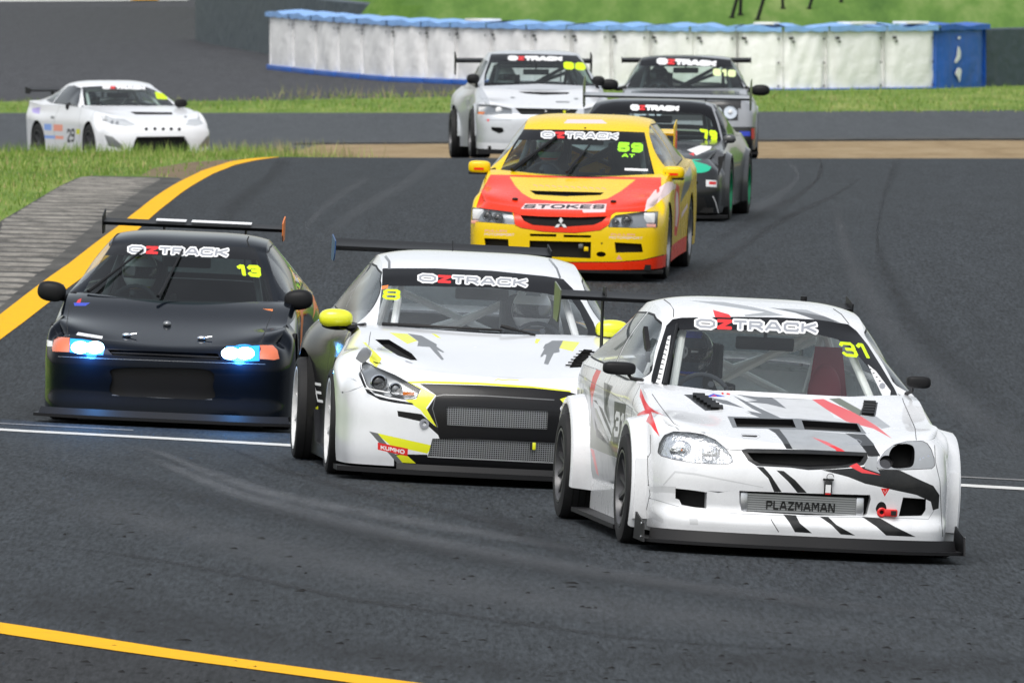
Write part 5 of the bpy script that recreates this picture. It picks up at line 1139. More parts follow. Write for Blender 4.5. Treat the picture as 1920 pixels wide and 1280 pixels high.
# side graphics
for md, sg in (('L', -1),):
    S = c.body
    S.reg(Cc((170, 430), (190, 425), (240, 470), (330, 520), (410, 580), (420, 700), (385, 770), (330, 790), (230, 735), (190, 600)), 'p31l')
    S.reg(Cc((235, 590), (262, 600), (330, 770), (345, 690), (385, 740), (370, 850), (230, 800)), 'p31o'); S.reg(Cc((195, 470), (215, 540), (235, 700), (205, 640), (185, 560)), 'p31g'); S.reg(Cc((225, 480), (245, 560), (262, 640), (285, 760), (250, 700), (232, 600)), 'p31d'); S.reg(Cc((262, 640), (300, 700), (335, 780), (300, 760), (270, 700)), 'p31d')
    S.reg(Cc((300, 470), (345, 490), (318, 560), (335, 690), (300, 620)), 'p31d'); S.reg(Cc((268, 395), (290, 400), (262, 470), (245, 540), (240, 600), (230, 500), (245, 440)), 'p31r')
    S.reg(Cc((232, 795), (360, 850), (355, 1020), (235, 960)), 'p31g'); S.reg(Cc((232, 800), (250, 810), (275, 940), (262, 925)), 'p31r')
    S.reg(Cc((352, 565), (412, 580), (385, 790), (345, 780)), 'p31b')
    S.reg(Cc((483, 500), (505, 560), (525, 590), (603, 640), (535, 618), (578, 742), (520, 672), (465, 636), (505, 610), (478, 540)), 'p31r')
    S.reg(Cc((188, 500), (200, 600), (215, 700), (200, 690), (180, 560)), 'p31b'); S.reg(Cc((245, 560), (262, 560), (300, 660), (350, 770), (330, 700), (290, 600)), 'p31b'); S.reg(Cc((318, 480), (335, 500), (312, 600), (330, 680), (300, 600)), 'p31b'); S.reg(Cc((250, 640), (268, 700), (330, 790), (262, 740)), 'p31b')
    S.text('31', Cc((357, 612), (402, 628), (392, 745), (347, 742)), 'ink_white', off=.03, gap=.08)
    S.line(Cc((170, 428), (240, 470), (330, 520), (410, 580), (475, 628)), 1.1, 'p31d')
    c.deck.reg(Cc((483, 500), (505, 560), (525, 590), (603, 640), (535, 618), (478, 540)), 'p31r')
    # roof flashes
for pl in (((525, 118), (640, 150), (655, 168), (600, 240), (560, 240), (620, 175), (540, 170)),): c.top.reg(B(*pl), 'p31r')
c.top.reg(B((350, 50), (600, 62), (800, 95), (900, 118), (1040, 160), (760, 165), (750, 155), (900, 135)), 'p31g'); c.top.reg(B((920, 100), (1200, 130), (1330, 165), (1440, 210), (1260, 190), (1120, 140)), 'p31d')
c.top.reg(B((1000, 105), (1200, 118), (1330, 165), (1250, 150)), 'p31g'); c.top.reg(B((320, 30), (640, 28), (1000, 45), (1340, 90), (1000, 70), (640, 50)), 'p31l')
c.top.line(B((170, 42), (215, 75), (243, 120), (240, 172)), 1.6, 'gap'); c.top.line(B((1390, 110), (1450, 150), (1505, 220)), 1.4, 'gap')
# windscreen
ws = B((65, 693), (72, 640), (130, 420), (190, 230), (235, 185), (300, 174), (700, 168), (1000, 172), (1290, 190), (1440, 212), (1500, 222), (1560, 270), (1640, 370), (1740, 530), (1830, 680), (1872, 772), (1700, 755), (1300, 725), (700, 700))
gl_ = B((188, 690), (205, 560), (235, 420), (275, 270), (290, 262), (420, 258), (560, 262), (1200, 268), (1300, 300), (1420, 330), (1500, 380), (1600, 480), (1700, 600), (1790, 735), (1810, 755), (1400, 738), (700, 700), (400, 692))
c.top.reg(ws, 'banner', part='windscreen'); c.top.reg(gl_, 'glass_clear', part='windscreen')
for (x_, y_) in [(128 + k * 8.5, 655 - k * 37) for k in range(10)]: pass
c.top.reg(B((108, 655), (128, 600), (200, 310), (222, 300), (205, 420), (155, 640), (150, 682), (112, 682)), 'ink_white')
for k in range(10):
    c.top.reg(B((112 + k * 8.6, 640 - k * 35), (140 + k * 8.2, 648 - k * 35), (138 + k * 8.2, 656 - k * 35), (110 + k * 8.6, 648 - k * 35)), 'ink_black')
c.top.reg(B((1640, 510), (1700, 560), (1805, 700), (1800, 745), (1745, 735), (1690, 620)), 'ink_white')
for k in range(4): c.top.reg(ring(*B((1660 + k * 22, 545 + k * 28))[0], 2.0, 1.2, 8), 'ink_black')
c.top.reg(ring(*B((1745, 665))[0], 6, 6, 8), 'ink_grey')
oztrack(c.top, B((390, 168), (1285, 205), (1280, 298), (390, 258)))
c.top.reg(B((540, 170), (650, 175), (655, 168), (525, 118), (625, 162)), 'ink_red')
c.top.text('31', B((1425, 345), (1610, 360), (1665, 470), (1465, 452)), 'neon', off=.02, gap=.05)
side_glass(c, [[(.72, .885), (1.05, 1.09), (1.30, 1.205), (1.5, 1.245), (1.70, 1.25), (1.72, .92), (1.6, .90)], [(1.78, .93), (1.76, 1.25), (2.2, 1.235), (2.6, 1.14), (2.86, 1.0), (2.80, .955)]])
c.top.reg([(-.50, 2.50), (.50, 2.50), (.56, 3.10), (-.56, 3.10)], 'glass_mid', part='rear_window', mode='top')
# flares
for sg in (1, -1):
    c.flare(sg, 0, .345, .33, .80, .94, 'p31', a0=-.35, a1=pi + .62, thick=.05); c.flare(sg, 2.62, .345, .33, .80, .96, 'p31', a0=-.45, a1=pi + .35, thick=.06)
    c.wheel(sg, 0, .31, .958, .235, col='black_wheel', nsp=10); c.wheel(sg, 2.62, .31, .985, .235, col='black_wheel', nsp=10)
    # front arch skirts beside the bumper
    p = c.part('arch_skirt#%d' % sg); p.prism([(-.34, .15), (-.38, .16), (-.405, .36), (-.375, .50), (-.33, .46), (-.345, .30)], sg * .845, sg * .925, 'p31', 'X')
# splitter
s_ = c.part('front_splitter'); out = []
for t in np.linspace(-1, 1, 25): out.append((.905 * t, -.98 + .22 * abs(t)**3.2))
pl = out + [(.905, -.30), (-.905, -.30)]
s_.prism(pl, .050, .068, 'satin_black', 'Z')
A_ = [(x * .965, y + .035, .066) for x, y in out]; B_ = [(x * .955, y + .062, .128) for x, y in out]; s_.sheet(A_, B_, 'satin_black'); s_.sheet([(x, y + .1, .125) for x, y, z in B_], B_, 'satin_black')
for sg in (1, -1):
    e = c.part('splitter_end_plate#%d' % sg, parent='front_splitter'); e.prism([(-.80, .05), (-.76, .155), (-.42, .20), (-.38, .05)], sg * .907, sg * .917, 'satin_black', 'X')
    for q in (.075, .15): e.tube([(sg * .918, -.72, q), (sg * .923, -.72, q)], .007, 'alloy', 8)
k_ = c.part('side_skirt#l'); 
for sg in (-1, 1):
    k_ = c.part('side_skirt#%d' % sg); k_.prism([(.36, .06), (2.30, .06), (2.30, .085), (.36, .085)], sg * .78, sg * .94, 'satin_black', 'X'); k_.prism([(.38, .085), (2.26, .085), (2.24, .26), (.42, .24)], sg * .80, sg * .835, 'p31', 'X')
ub = c.part('underbody'); ub.box((0, .9, .13), (1.5, 3.2, .06), 'void')
# mirrors (small box type on stalks)
P0 = W(1161, 690, F / 330 + .62); l0 = c.Mi @ P0; P1 = W(1722, 716, F / 330 + .55); l1 = c.Mi @ P1
c.mirror_(-1, l0, (.19, .10, .075), 'satin_black', (-.76, .72, .895), shape='box', stalk=.010); c.mirror_(1, l1, (.14, .10, .072), 'satin_black', (.76, .70, .895), shape='box', stalk=.009)
c.part('window_vent').prism([(1.10, .99), (1.18, 1.04), (1.34, 1.16), (1.30, 1.19), (1.14, 1.09)], -.70, -.675, 'satin_black', 'X')
# wing
c.wing(3.28, 1.285, .87, .24, 'satin_black', ep_h=(.055, -.16), mounts=(.60,), xo=-.07, base_z=.93, swan=True, ep_col='satin_black', left_ep='p31o', stand='satin_black')
rb = c.part('roof_beacon'); P0 = c.Mi @ W(1507, 562, F / 330 + 2.1); rb.box(P0 + Vector((0, 0, -.02)), (.05, .09, .03), 'black', bevel=.006); rb.tube([P0 + Vector((0, 0, -.03)), P0 + Vector((0, 0, .02))], .02, 'black', 12)
c.wiper(B((190, 690))[0], B((272, 236))[0], c.top)
c.interior('cabin_white', zf=.30, cage='cage_white', dash=.80, wd=.66, y0=.5, y1=2.5, ztop=1.245, wt=.46, yb=1.72)
mat('harness_red', (.30, .05, .07), .7)
n = c.part('window_net'); n.add([(.36, 1.95, .7), (.62, 1.95, .7), (.56, 1.95, 1.1), (.40, 1.95, 1.1)], [(0, 1, 2, 3)], 'harness_red', False)
mat('harness_red', (.30, .05, .07), .7)
c.part('harness_pad').ell((.42, 1.62, .84), (.10, .05, .17), 'harness_red', 16, 10)
C31.done()
mat('helmet_blue', (.03, .045, .06), .2, coat=1)
driver(C31, 'driver of the white car 31 in a dark blue helmet and dark suit', ('helmet_blue', 'visor', 'ink_blue'), 'suit_blue', yb=1.70, zf=.30, hz=1.03, look=-.12)
# ================================================================== car 8
mat('p8', (.80, .815, .835), .14, coat=.9, dirt=.08); mat('p8y', (.78, .80, .02), .25, coat=.6); mat('p8g', (.13, .135, .14), .3, coat=.5); mat('p8b', (.008, .008, .009), .22, coat=.2, ior=1.3); mat('p8o', (.80, .22, .05), .5)
mat('helmet_white', (.85, .86, .88), .3, coat=.6)
sp8 = dict(wb=2.65, ye=3.5, rows=[
    (.09, .09, .10, .12, .14, .20, -.93, .40, .985, .93, 1.0), (.17, .17, .20, .24, .26, .30, -.95, .40, .995, .90, 1.005), (.33, .33, .38, .42, .44, .5, -.96, .42, 1.00, .885, 1.02),
    (.50, .48, .54, .58, .6, .62, -.95, .42, 1.005, .88, 1.03), (.60, .60, .70, .72, .74, .76, -.90, .42, 1.0, .875, 1.02), (.64, .66, .77, .82, .83, .85, -.86, .42, .94, .875, .97), (.665, .72, .81, .90, .93, .95, -.80, .42, .81, .83, .86)],
    deck=[(-.8, .665), (-.4, .765), (0, .84), (.3, .905), (.6, .95), (3, 1.0), (3.5, .95)], crown=2.6,
    top=[(.30, .895, .715, .22, .03), (.75, 1.10, .665, .18, .03), (1.13, 1.268, .635, .14, .045), (1.3, 1.32, .63, .1, .055), (1.7, 1.385, .625, .05, .07), (2.3, 1.38, .61, .02, .08), (2.85, 1.28, .585, 0, .06), (3.4, .98, .64, 0, .03)])
C8 = Car(8, 'race_car', 'white hatchback numbered 8 with neon yellow mirrors and wide black grille', 'race car', sp8)
c = C8; c.shell('p8', .035); R2 = zz(520, 430, 2.5606); R4 = zz(530, 450, 2.8455); R5 = zz(660, 480, 3.84); Bd = c.body; D = c.deck
c.arches(.375, .345, [0, 2.65], inner=.34)
hp8 = R4((420, 560), (455, 625), (510, 665), (600, 705), (665, 755), (800, 768), (1200, 775), (1500, 800), (1590, 760), (1640, 640), (1590, 540)) + R5((1785, 612), (105, 530))
hp8 = [(695, 625), (690, 650), (690, 668), (708, 684), (740, 698), (765, 716), (800, 717), (900, 719), (990, 724), (1068, 731), (1095, 715), (1122, 690), (1135, 665), (1128, 640)]
for sf in (D, Bd): sf.reg(hp8, part='hood')
D.line([(695, 622), (690, 650), (690, 668), (708, 684), (740, 698)], 1.2); D.line([(1128, 640), (1136, 665), (1124, 690), (1095, 716)], 1.2)
Bd.reg([(622, 690), (640, 700), (672, 716), (700, 740), (745, 755), (765, 718), (900, 722), (1068, 733), (1200, 740), (1230, 900), (600, 900)], part='front_bumper')
for md in ('R', 'L'):
    Bd.reg([(.40, .05), (.42, .5), (.46, .93), (3.6, 1.0), (3.6, .05)], 'p8b', mode=md); Bd.reg([(.55, .18), (.55, .70), (.62, .92), (1.8, .94), (1.95, .60), (1.88, .18)], part='door#' + md, mode=md)
    Bd.line([(.55, .18), (.55, .70), (.6, .91)], .008, 'void', mode=md); Bd.line([(1.8, .94), (1.95, .60), (1.88, .18)], .008, 'void', mode=md); Bd.reg([(.5, .3), (.6, .3), (.9, .92), (.72, .92)], 'p8y', mode=md); Bd.reg([(2.0, .08), (2.15, .08), (2.3, .34), (2.2, .36)], 'p8y', mode=md)
Bd.text('JE', R4((112, 745), (205, 760), (218, 872), (150, 860)), 'ink_white', tt=.13)
Bd.line(R4((310, 810), (360, 805), (400, 790), (432, 775)), 1.2, 'ink_grey'); Bd.reg(ring(*R4((320, 812))[0], 1.6, n=8), 'gap')
# hood graphics
for q in (((268, 550), (400, 560), (472, 610), (400, 632)), ((570, 555), (605, 562), (642, 592), (610, 585)), ((1520, 608), (1640, 620), (1590, 686), (1492, 662)), ((1325, 595), (1358, 598), (1335, 630), (1315, 625))): D.reg(R5(*q), 'p8y')
D.reg(R5((400, 556), (500, 572), (612, 635), (608, 650), (665, 690), (655, 695), (612, 675), (625, 690), (662, 742), (648, 750), (600, 700), (560, 655), (470, 648), (478, 615)), 'p8g')
D.reg(R5((1440, 608), (1520, 608), (1492, 665), (1495, 690), (1452, 700), (1412, 782), (1382, 775), (1400, 712), (1385, 708), (1365, 728), (1355, 722), (1385, 668), (1375, 662), (1390, 635), (1420, 622)), 'p8g')
for q in (((165, 600), (265, 600), (330, 640), (430, 700), (472, 750), (425, 748), (330, 715), (240, 660)), ((1670, 670), (1732, 675), (1650, 800), (1565, 804), (1600, 742))):
    D.reg([(a + (0.0), b) for a, b in R5(*q)], recess=(.03, (0, .2, -1), 'p8b', 'void'), part='hood')
for k in range(6): P0, _ = c.on(D, R5((1690 - k * 19, 690 + k * 20))[0], .001); c.part('hood_louvre#%d' % k).box(P0, (.10, .012, .012), 'p8b', Matrix.Rotation(-.2, 3, 'Z'))
D.line([(790, 702), (860, 705), (960, 708), (1080, 715)], .8, 'ink_grey'); D.line(R5((385, 755), (405, 762), (435, 772)), 2.5, 'ink_grey')
for sf in (D, Bd):
    sf.line([(765, 717), (800, 716), (900, 719), (990, 725), (1070, 734)], 4.2, 'p8y')
    sf.reg(R4((425, 540), (445, 545), (475, 578), (528, 632), (505, 682), (462, 645), (478, 600)), 'p8y'); sf.reg(R4((430, 572), (476, 592), (466, 625), (430, 660), (388, 632), (405, 600)), 'p8g')
Bd.reg(R5((885, 880), (930, 882), (925, 897), (880, 893)), 'p8'); D.line(R5((1025, 898), (1050, 885), (1090, 893), (1130, 888), (1200, 893)), 1.6, 'p8y'); Bd.line(R5((1025, 898), (1050, 885), (1090, 893), (1130, 888), (1200, 893)), 1.6, 'p8y')
D.line(R5((930, 880), (935, 898)), 1.2, 'ink_grey'); D.line(R5((950, 880), (955, 898)), 1.2, 'ink_grey')
# bumper
Bd.reg([(786, 719), (900, 722), (1000, 727), (1066, 734), (1084, 740), (1060, 752), (1050, 765), (1062, 800), (1040, 830), (824, 822), (816, 800), (799, 770), (818, 741)], 'p8b', part='grille')
Bd.line(R2((760, 800), (800, 793), (1000, 798), (1330, 818)), 1.6, 'p8g'); Bd.line(R2((760, 800), (745, 860), (770, 950)), 1.2, 'p8g')
Bd.reg(R4((665, 758), (720, 775), (815, 826), (765, 895), (790, 940), (822, 997), (775, 958), (735, 905), (653, 852), (712, 848), (738, 800)), 'p8y')
Bd.reg([(1050, 748), (1074, 740), (1085, 742), (1078, 765), (1062, 762)], 'p8y')
m1 = R2((812, 850), (900, 852), (1300, 870), (1295, 958), (815, 940)); m2 = R2((745, 1003), (1000, 1008), (1400, 1026), (1500, 1030), (1500, 1125), (1340, 1120), (722, 1090))
Bd.reg([(R2((560, 1078))[0]), *R2((720, 1080), (722, 1092), (1340, 1122), (1500, 1130), (1500, 1230), (560, 1200))], 'p8b')
Bd.reg(R2((470, 975), (745, 1037), (720, 1075), (628, 1055), (560, 1050)), 'p8y'); Bd.reg(R2((590, 1082), (625, 1086), (665, 1122), (590, 1118), (560, 1085)), 'p8y'); Bd.reg(R2((440, 968), (482, 978), (610, 1130), (575, 1120)), 'p8g')
for q in (m1, m2): Bd.reg(q, part='grille', recess=(.04, (0, 1, 0), 'p8b', 'void'))
mat('mesh_bar', (.32, .33, .34), .4, metal=.5)
gm = c.part('grille_mesh', parent='grille')
def mesh_panel(part, q, nx_, nz_, w, mt, sym=False, push=.012):
    P = [c.on(Bd, a, .0)[0] for a in q]; xa, xb = min(p.x for p in P), max(p.x for p in P); za, zb = min(p.z for p in P) + .005, max(p.z for p in P) - .005
    if sym: xb = -xa
    def S_(x, z): u = np.array([Bd.uv((x, z), 'front')]); return Vector(Bd.ev(u)[0]) + Vector((0, push, 0))
    xs_ = np.linspace(xa, xb, nx_ + 1); zs_ = np.linspace(za, zb, nz_ + 1); g_ = [[S_(x, z) for z in zs_] for x in xs_]
    for i in range(nx_ + 1):
        for A, B in zip(g_[i], g_[i][1:]): part.add([A + Vector((-w, 0, 0)), A + Vector((w, 0, 0)), B + Vector((w, 0, 0)), B + Vector((-w, 0, 0))], [(0, 1, 2, 3)], mt, False)
    for k in range(nz_ + 1):
        for i in range(nx_): A, B = g_[i][k], g_[i + 1][k]; part.add([A + Vector((0, .001, -w)), B + Vector((0, .001, -w)), B + Vector((0, .001, w)), A + Vector((0, .001, w))], [(0, 1, 2, 3)], mt, False)
mesh_panel(gm, m1, 44, 9, .0022, 'mesh_bar'); gm2 = c.part('grille_mesh#2', parent='grille'); mesh_panel(gm2, m2, 66, 9, .0022, 'mesh_bar', True)
Bd.reg(R2((576, 870), (692, 886), (770, 955), (778, 992), (705, 925), (580, 897)), 'void'); P0, _ = c.on(Bd, R2((705, 932))[0], .0); c.part('tow_eye').lathe([(-.01, .014), (.012, .014), (.012, .03), (-.01, .03), (-.01, .014)], 'ink_grey', 14, 'Y', P0)
tg = c.part('tow_strap'); P0, _ = c.on(Bd, R2((1232, 1040))[0], .0); tg.box(P0, (.022, .012, .045), 'p8y', bevel=.003); tg.box(P0 + Vector((-.018, 0, 0)), (.016, .012, .045), 'ink_black')
kb = R2((482, 1022), (628, 1052), (624, 1088), (482, 1056)); Bd.reg(kb, 'ink_red'); Bd.text('KUMHO', R2((496, 1035), (612, 1058), (610, 1078), (496, 1054)), 'ink_white', tt=.26)
h8 = R4((425, 662), (442, 650), (500, 680), (600, 722), (736, 797), (716, 836), (690, 846), (640, 846), (560, 832), (490, 812), (450, 772), (430, 715))
for sf in (Bd, D):
    sf.reg(R4((415, 650), (430, 740), (450, 790), (495, 828), (560, 845), (690, 868), (700, 880), (600, 868), (520, 852), (450, 815), (415, 740)), 'p8b'); sf.line(h8 + h8[:1], 2.2, 'void')
    sf.reg(h8, part='headlight#l', mirror=False, recess=(.06 if sf is Bd else .02, (0, 1, .1), 'lens_dark', 'lamp_grey'), lens=('headlight_lens#l', 'lens'))
p = c.part('projector', parent='headlight#l')
for q, r, mm in (((510, 755), .045, 'lens_dark'), ((600, 790), .034, 'lamp_grey')):
    P0, _ = c.on(Bd, R4(q)[0], -.012); p.lathe([(-.02, r), (-.03, r * 1.06), (-.02, r * 1.2), (.02, r * 1.2)], 'reflector', 24, 'Y', P0); p.ell(P0, (r, .022, r), mm, 20, 12)
P0, _ = c.on(Bd, R4((670, 815))[0], -.01); p.box(P0, (.07, .02, .02), 'amber'); P0, _ = c.on(Bd, R4((560, 812))[0], -.006); p.tube([P0 + Vector((-.14, .03, .02)), P0, P0 + Vector((.16, -.04, -.01))], .006, 'ink_white', 6)
# windscreen and roof
c.top.reg(R5((105, 520), (130, 430), (165, 260), (205, 110), (225, 88), (600, 88), (1000, 105), (1400, 145), (1520, 165), (1590, 235), (1660, 340), (1740, 480), (1785, 612), (1700, 618), (1500, 600), (1000, 570), (500, 545), (140, 540)), 'banner', part='windscreen')
c.top.reg(R5((165, 480), (180, 360), (205, 235), (230, 216), (500, 216), (1000, 228), (1400, 270), (1580, 312), (1640, 400), (1700, 540), (1690, 578), (1600, 578), (1000, 545), (500, 518), (190, 500)), 'glass_haze', part='windscreen')
oztrack(c.top, R5((470, 120), (1275, 160), (1262, 230), (470, 192))); c.top.text('8', R5((225, 237), (352, 240), (345, 318), (218, 310)), 'neon', tt=.2); c.top.reg(R5((190, 218), (262, 208), (255, 233), (190, 243)), 'p8o')
c.top.line(R5((238, 0), (268, 40), (268, 92)), 5, 'p8g'); c.top.line(R5((1418, 20), (1475, 90), (1500, 160)), 4, 'p8g')
c.top.reg([(-.51, 2.80), (.51, 2.80), (.57, 3.32), (-.57, 3.32)], 'glass_mid', part='rear_window', mode='top')
side_glass(c, [[(.72, .93), (1.05, 1.12), (1.3, 1.24), (1.55, 1.275), (1.85, 1.285), (1.86, .96), (1.2, .93)], [(1.93, .97), (1.92, 1.285), (2.4, 1.27), (2.8, 1.2), (3.0, 1.1), (2.75, 1.0)]])
for sg in (1, -1):
    c.wheel(sg, 0, .33, 1.03, .25, col='white_wheel', nsp=10, rr=.80); c.wheel(sg, 2.65, .33, 1.065, .25, col='white_wheel', nsp=10, rr=.80)
    k = c.part('side_skirt#%d' % sg); k.prism([(.42, .06), (2.26, .06), (2.26, .30), (2.15, .34), (1.9, .14), (.6, .12), (.42, .28)], sg * .90, sg * .97, 'p8b', 'X')
s_ = c.part('front_splitter'); out = [(1.0 * t, -1.03 + .34 * abs(t)**3) for t in np.linspace(-1, 1, 25)]; s_.prism(out + [(1.0, -.35), (-1.0, -.35)], .045, .075, 'satin_black', 'Z')
o2 = [q for q in out if abs(q[0]) < .72]; s_.sheet([(x * .97, y + .03, .07) for x, y in o2], [(x * .97, y + .06, .11) for x, y in o2], 'satin_black')
c.part('underbody').box((0, .9, .12), (1.7, 3.2, .05), 'void')
l0 = c.Mi @ W(630, 597, F / 300 + .6); l1 = c.Mi @ W(1148, 618, F / 300 + .6)
for sg, l in ((-1, l0), (1, l1)):
    c.mirror_(sg, l, (.215, .15, .125), 'p8y', (sg * .77, .62, .91), under='p8b', stalk=.022); c.part('mirror_base#%d' % sg, parent='door_mirror#%d' % sg).ell(l + Vector((-sg * .01, .01, -.045)), (.10, .07, .028), 'p8b', 16, 8)
mat('ep_blue', (.02, .07, .2), .4)
c.wing(3.3, 1.375, .70, .26, 'satin_black', xo=-.10, ep_h=(.05, -.10), mounts=(.4,), base_z=1.0, left_ep='ep_blue', thick=.04, tilt=.18)
c.part('aerial').tube([c.Mi @ W(849, 475, F / 300 + 2.3), c.Mi @ W(849, 452, F / 300 + 2.4)], .004, 'black', 6)
c.wiper((938, 620), (1003, 632), c.top); c.wiper((720, 616), (940, 623), c.top)
c.interior('cabin_white', zf=.32, dash=.84, wd=.66, y0=.5, y1=2.9, ztop=1.26, wt=.50, side=1, yb=1.8, cage='cage_white')
C8.done()
driver(C8, 'driver of the white car 8 in a white full-face helmet with dark visor', ('helmet_white', 'visor', 'lamp_grey'), 'suit_blue', side=1, yb=1.72, zf=.32, hz=1.04, look=-.05)
# ================================================================== car 13
mat('p13', (.004, .006, .010), .10, coat=.22, ior=1.18); mat('lamp_blue', (.0, .02, .1), .3, emit=(.02, .36, 1.0), es=1.6); mat('lamp_lit', (.8, .9, 1), .3, emit=(.45, .85, 1.0), es=14.0); mat('amber13', (.72, .16, .06), .25, coat=.8)
sp13 = dict(wb=2.57, ye=3.25, rows=[
    (.10, .10, .11, .13, .15, .2, -.862, .30, .868, .80, .87), (.155, .155, .18, .21, .24, .3, -.856, .30, .872, .83, .89), (.22, .22, .26, .30, .33, .4, -.84, .30, .872, .84, .90), (.34, .34, .40, .43, .45, .5, -.845, .3, .875, .848, .91),
    (.46, .46, .52, .56, .58, .6, -.845, .3, .875, .85, .91), (.535, .545, .62, .67, .69, .7, -.815, .31, .865, .845, .90), (.565, .59, .68, .77, .79, .8, -.77, .31, .845, .838, .87), (.58, .625, .735, .86, .88, .9, -.72, .3, .79, .80, .83)],
    deck=[(-.72, .585), (-.4, .66), (0, .745), (.35, .852), (.6, .9), (3, .95), (3.4, .93)], crown=3.2,
    top=[(.33, .858, .715, .2, .03), (.8, 1.07, .635, .17, .03), (1.17, 1.235, .56, .13, .035), (1.3, 1.275, .555, .1, .05), (1.65, 1.318, .55, .04, .06), (2.2, 1.305, .54, .02, .06), (2.7, 1.21, .53, 0, .05), (3.15, .95, .6, 0, .03)])
C13 = Car(13, 'race_car', 'black hatchback numbered 13 with glowing blue headlights beside the rumble strip', 'race car', sp13)
c = C13; c.shell('p13', .035); T3 = zz(40, 380, 2.909); T6 = zz(0, 380, 3.097); Bd = c.body; D = c.deck
c.arches(.355, .32, [0, 2.57], inner=.33)
hp = T6((405, 590), (395, 650), (388, 700), (395, 780)) + T3((270, 745), (450, 765), (480, 800), (1080, 822), (1100, 785), (1300, 775), (1340, 660), (1375, 585))
for sf in (D, Bd): sf.reg(hp, part='hood')
D.line(T6((405, 590), (395, 650), (388, 700), (395, 780)), 1.2); D.line(T3((1375, 585), (1345, 660), (1305, 770)), 1.2)
Bd.reg(T3((120, 780), (165, 815), (450, 835), (1080, 880), (1300, 862), (1410, 855), (1500, 1300), (60, 1300)), part='front_bumper')
Bd.reg(T3((470, 800), (1070, 822), (1092, 858), (500, 832)), part='grille', recess=(.05, (0, 1, 0), 'p13', 'black')); gl = c.part('grille_bar', parent='grille'); P0, _ = c.on(Bd, T3((490, 815))[0], -.01); P1, _ = c.on(Bd, T3((1080, 840))[0], -.01); gl.tube([P0, P1], .006, 'satin_black', 6)
Bd.reg(sm(T3((505, 905), (780, 900), (1030, 915), (1045, 1000), (1035, 1070), (760, 1062), (500, 1045), (495, 960)), 4), part='front_bumper', recess=(.03, (0, 1, 0), 'p13', 'black')); Bd.line(T3((495, 1048), (760, 1062), (1040, 1072)), 1.4, 'p8g'); Bd.line(T3((200, 838), (460, 850), (1080, 872), (1330, 880)), 1.0, 'p8g')  # line below the opening is a painted edge highlight
for k, (am, lt) in enumerate(((T3((165, 790), (178, 745), (205, 730), (268, 735), (262, 815), (170, 812)), T3((268, 740), (340, 745), (430, 760), (455, 790), (445, 830), (350, 826), (264, 815))), (T3((1298, 775), (1370, 775), (1400, 810), (1408, 850), (1380, 858), (1300, 852)), T3((1090, 810), (1120, 782), (1200, 782), (1298, 778), (1298, 862), (1180, 868), (1100, 848))))):
    for sf in (Bd, D):
        sf.reg(am, 'amber13', part='indicator#%d' % k); sf.reg(lt, 'lamp_blue', part='headlight#%d' % k); sf.line(am + am[:1], .8, 'void')
    cx, cy = np.mean(lt, 0)
    for dx in (-15, 13):
        for sf in (Bd, D): sf.reg(ring(cx + dx, cy + .8, 17, 11.5, 16), 'lamp_lit', part='headlight#%d' % k)
for k, q in enumerate(((168, 652), (452, 664))):
    P0, _ = c.on(Bd, q, .05); ld = bpy.data.lights.new('headlight_glow', 'POINT'); ld.energy = 13.0; ld.color = (.05, .35, 1.0); ld.shadow_soft_size = .05
    lo = bpy.data.objects.new('headlight_glow', ld); link(lo, c.root); lo.location = P0 + Vector((0, -.03, -.05))
for q in ((575, 730), (985, 747)): P0, _ = c.on(D, T3(q)[0], .012); b = c.part('hood_pin#%d' % q[0]); b.ell(P0, (.035, .02, .016), 'alloy', 12, 8); b.tube([P0, P0 + Vector((.07, .0, .012))], .007, 'alloy', 6)
P0, _ = c.on(D, T3((795, 668))[0], .01); c.part('washer_jet').ell(P0, (.03, .03, .022), 'lamp_grey', 12, 8)
for sf in (D, Bd):
    sf.reg(T3((310, 706), (445, 728), (440, 742), (298, 720)), 'ink_white'); sf.reg(T3((285, 545), (375, 545), (350, 562), (290, 562)), 'ink_blue'); sf.reg(T3((310, 528), (328, 522), (322, 545), (300, 545)), 'ink_red'); sf.reg(T3((1315, 578), (1372, 580), (1370, 592)), 'p8o'); sf.reg(T3((130, 752), (170, 755), (170, 782), (132, 780)), 'ink_white')  # last white quad paints a silver reflection on the left fender
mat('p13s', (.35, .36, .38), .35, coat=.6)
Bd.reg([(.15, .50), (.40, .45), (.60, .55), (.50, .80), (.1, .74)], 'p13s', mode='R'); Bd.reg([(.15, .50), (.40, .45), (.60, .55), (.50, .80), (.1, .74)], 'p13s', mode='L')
Bd.reg([(.9, .5), (1.2, .62), (1.5, .86), (1.1, .80)], 'p8o', mode='R'); Bd.reg([(2.2, .72), (2.6, .86), (2.95, .88), (2.5, .78)], 'p8o', mode='R'); Bd.reg([(.6, .75), (.8, .84), (.9, .78), (.7, .66)], 'p8y', mode='R')
for md in ('R', 'L'): Bd.line([(.5, .18), (.5, .70), (.56, .88)], .008, 'void', mode=md); Bd.reg([(.5, .18), (.5, .70), (.56, .9), (1.7, .9), (1.8, .6), (1.75, .18)], part='door#' + md, mode=md)
c.top.reg(T6((430, 574), (470, 500), (605, 232), (1000, 238), (1480, 262), (1560, 450), (1597, 616), (1200, 600), (900, 580)), 'banner', part='windscreen')
c.top.reg(T6((462, 566), (560, 345), (590, 306), (1000, 306), (1492, 335), (1550, 480), (1578, 602), (1200, 589), (900, 571)), 'glass_dark', part='windscreen')
oztrack(c.top, T6((738, 242), (1338, 262), (1322, 320), (738, 298))); c.top.text('13', T6((1372, 358), (1510, 364), (1518, 435), (1385, 422)), 'neon', tt=.30)
